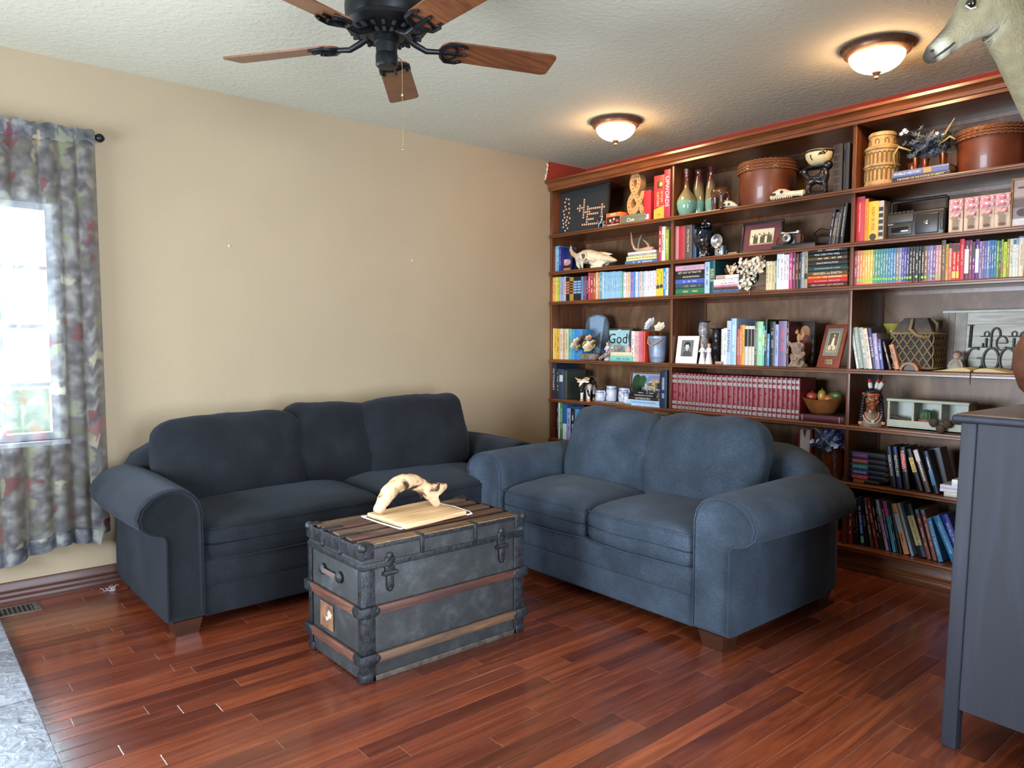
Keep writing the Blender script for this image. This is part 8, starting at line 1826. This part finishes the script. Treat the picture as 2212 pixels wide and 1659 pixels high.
stroke(arc(2105,772,17,24,60,330), .006); stroke([(2122,768),(2110,768)], .003); stroke([(2121,768),(2121,790)], .005)
for u in (2139, 2173): stroke(arc(u,771,16,23,0,360,24), .006)
stroke([(2196,749),(2196,794)], .007); stroke(arc(2196,771,22,22,90,-90), .006)
t = item('rag_doll', 'small faded doll sitting before the word sign', 'doll', (-0.2450, -2.9633, 1.1515))
b = MB(); b.lathe([(0,0),(.045,0),(.040,.02),(.020,.05),(.014,.062)], 18); b.build('dress', pm('#9a948a', .8, var=.15), t, 60); MB().ball((0,-.004,.080), .018,.017,.019).build('head', pm('#b39684', .7), t, 60); MB().ball((0,.003,.087), .023,.020,.018, fn=lambda d: 1+.12*math.sin(9*d.x)*math.sin(9*d.z)).build('hair', pm('#7d5a4a', .9, var=.3), t, 60)
for q in (-1,1): MB().tube([(q*.014,-.005,.058),(q*.028,-.016,.040),(q*.034,-.02,.018)], [.006,.006,.005], 7).build('arm', pm('#a89a8c', .8), t, 60); MB().ball((q*.006,-.020,.082), .0022).build('eye', m_bk, t, 60)
t = item('open_book', 'old open book with yellowed pages at the shelf edge', 'book', (-0.4000, -3.0874, 1.1515)); w = 0.3612
for q in (-1, 1):
    b = MB(); nn = 10; vs = []
    for y_ in (0, .17):
        for i in range(nn+1): f_ = i/nn; vs.append((q*f_*w/2, y_, .004 + .020*math.sin(math.pi*min(1,f_*1.15)**.7)*(1-.35*f_)))
        for i in range(nn+1): f_ = i/nn; vs.append((q*f_*w/2, y_, .001))
    k = nn+1; fs = [(i, i+1, 2*k+i+1, 2*k+i) for i in range(nn)] + [(i, i+1, k+i+1, k+i) for i in range(nn)] + [(2*k+i, 2*k+i+1, 3*k+i+1, 3*k+i) for i in range(nn)] + [(nn, 2*k+nn, 3*k+nn, k+nn)]
    b.add(vs, fs); b.build('page_block', pm('#c9b98c', .85, var=.12, vs=120, bp=.3, bs=500), t, 40)
MB().rbox(-w/2-.008, w/2+.008, -.004, .178, 0, .003, .001, 1).build('cover', pm('#6a3a28', .6), t)
MB().tube([(0,.01,.006),(0,-.026,.004),(0,-.028,-.03),(.002,-.028,-.06)], [.004,.004,.004,.004], 6, flat=(1,.3)).build('ribbon', pm('#5a2c20', .6), t, 60)

# ---- right bay, fifth shelf
t = item('ceramic_bust', 'painted ceramic bust with headband, black braids and red-tipped feathers', 'bust', (-0.3700, -2.5853, 0.8326), turn=32)
hh = 0.2627; k = hh / .26; S_ = Matrix.Scale(k, 4)
m_skin = pm('#7a4428', .35, var=.2, vs=40, coat=.3, name='bust_skin'); m_hair = pm('#15151a', .3, bp=.6, bs=110, name='bust_hair')
b = MB(); b.ball((0,0,.150), .040,.046,.054, M=S_); b.ball((0,-.020,.118), .028,.026,.024, M=S_); b.tube([(0,0,.12),(0,.004,.07)], [.027,.032], 14, M=S_)
b.tube([(0,-.044,.162),(0,-.052,.148),(0,-.056,.138)], [.006,.008,.011], 9, M=S_); b.ball((0,-.044,.121), .014,.008,.004, M=S_); b.ball((0,-.044,.114), .012,.007,.004, M=S_); b.ball((0,-.040,.102), .014,.010,.009, M=S_)
for q in (-1,1): b.ball((q*.022,-.034,.138), .013,.012,.010, M=S_); b.ball((q*.017,-.041,.166), .014,.008,.006, M=S_)
fuse(b.build('head', m_skin, t), .0032, 2)
b = MB(); b.lathe([(0,0),(.060,0),(.060,.012),(.055,.045),(.038,.070),(.028,.085)], 22, M=S_ @ Matrix.Scale(.72, 4, (0,1,0))); b.build('shoulders', pm('#7d6a58', .6, var=.3), t, 60)
b = MB(); b.ball((0,.010,.168), .046,.048,.044, M=S_)
for q in (-1,1): b.tube([(0,-.036,.192),(q*.025,-.032,.186),(q*.042,-.018,.165),(q*.044,-.006,.13)], [.008,.011,.012,.012], 8, M=S_)
fuse(b.build('hair', m_hair, t), .0036, 2)
for q in (-1,1):
    br = MB()
    for i in range(8): br.ball((q*(.046+.010*i/8), -.010-.006*i/8, .125-i*.0145), .013,.012,.010, M=S_)
    br = br.build('braid', m_hair, t, 60); MB().lathe([(.012,.012),(.014,.02),(.012,.028)], 10, M=S_ @ Matrix.Translation((q*.056,-.016,0))).build('braid_tie', pm('#b98a5a', .5), br)
    MB().ball((q*.016,-.0455,.156), .0075*k,.004*k,.0045*k, M=Matrix.Translation((q*.016*(k-1),-.0455*(k-1),.156*(k-1)))).build('eye', pm('#c8bca8', .3), t, 60); MB().ball((q*.016*k,-.049*k,.156*k), .0032*k).build('pupil', m_bk, t, 60)
hb2 = [(.0475*math.cos(a)*k, (.050*math.sin(a)+.002)*k, (.180+.004*math.sin(a))*k) for a in [i*math.pi/14 for i in range(29)]]
MB().tube(hb2, .0075*k, 6, flat=(1,.5)).build('headband', pm('#a84a24', .4, var=.3, vs=90), t, 60)
for (x, lean_) in ((-.004,-.004),(.020,.006),(.034,.012)):
    f = MB(); f.tube([(x,.02,.20),(x+lean_,.02,.225),(x+lean_*1.6,.02,.245)], [.008,.011,.009], 8, M=S_, flat=(1,.35)); f = f.build('feather', pm('#cfcac4', .7, var=.1), t, 60)
    MB().tube([(x+lean_*1.5,.0195,.240),(x+lean_*2,.02,.252),(x+lean_*2.2,.02,.262)], [.0095,.008,.001], 8, M=S_, flat=(1,.4)).build('feather_tip', pm('#a02430', .6), f, 60)
for i, (r_, hx_) in enumerate(((.034,'#b8a888'),(.041,'#a03038'),(.048,'#cfc4a8'))):
    MB().tube([(r_*math.cos(a)*k, (-.012-.030*abs(math.sin(a)))*k, (.078-.045*abs(math.sin(a))*r_/.036)*k) for a in [math.pi+i2*math.pi/12 for i2 in range(13)]], .003*k, 6).build('necklace', pm(hx_, .5), t, 60)
MB().lathe([(.010,0),(.009,.004),(0,.006)], 14, M=S_ @ Matrix.Translation((0,-.046,.030)) @ Matrix.Rotation(R(80), 4, 'X')).build('medallion', pm('#a8c4a8', .3), t)
m_sage = pm('#a3a698', .7, var=.08, vs=20, name='sage_paint')
t = item('cubby_tray', 'long grey-green wooden cubby box with three compartments', 'cubby box', (-0.3850, -2.8732, 0.8326)); w, hh, dd = 0.3973, 0.1626, .12
MB().rbox(-w/2, w/2, .0, dd, 0, .012, .002, 1).build('bottom_board', m_sage, t); MB().rbox(-w/2, w/2, .0, .012, .0, hh*.30, .002, 1).build('front_lip', m_sage, t); MB().box(-w/2+.01, w/2-.01, dd-.01, dd, .01, hh-.01).build('back_board', pm('#b4bab4', .7, var=.06), t, None); MB().rbox(-w/2-.004, w/2+.004, -.002, dd, hh-.014, hh, .002, 1).build('top_board', m_sage, t)
for x in (-w/2+.006, -w*.17, w*.17, w/2-.006): MB().rbox(x-.006, x+.006, .004, dd, .01, hh-.012, .002, 1).build('partition', m_sage, t)
yb2 = -2.873
t = item('potted_cactus', 'little round cactus in a terracotta pot in the cubby box', 'potted plant', (-.345, yb2 + .012, .8455))
MB().lathe([(0,0),(.030,0),(.034,.035),(.039,.036),(.039,.048),(.033,.048),(.03,.03),(0,.03)], 22).build('pot', pm('#8a3f2c', .6), t, 40); MB().lathe([(0,.036),(.024,.04),(.030,.062),(.026,.085),(.012,.097),(0,.099)], 40, fn=lambda a, z: 1+.10*math.cos(11*a)).build('cactus', pm('#3c5a40', .6, var=.2), t, 60)
t = item('curved_pipe', 'dark curved wooden pipe stem lying in the cubby box', 'pipe', (-.36, yb2 + w*.33, .8455)); MB().tube([(-.05,0,.05),(-.01,-.004,.045),(.03,-.004,.03),(.062,0,.008)], [.007,.009,.009,.008], 9).build('stem', pm('#3a2c24', .6, var=.3), t, 60); MB().tube([(-.062,0,.048),(-.045,0,.052)], [.012,.009], 9).build('bowl_end', pm('#3a2c24', .6, var=.3), t, 60)
t = item('seed_pods', 'three dark round seed pods on a stick hanging over the cubby lip', 'seed pods', (-.392, yb2 - w*.21, .8325))
for (x, z, r_) in ((-.034,.052,.024),(.0,.024,.024),(.030,.050,.022)): MB().ball((x,-.022,z), r_, r_*.8, r_, fn=lambda d: 1+.05*math.sin(7*d.x+5*d.z)).build('pod', pm('#3f332a', .85, var=.35, bp=.6, bs=60), t, 60)
MB().tube([(.03,-.014,.056),(.06,.0,.062),(.11,.03,.050),(.125,.04,.046)], [.012,.011,.007,.004], 8).build('stick', pm('#3f332a', .85, var=.3), t, 60)
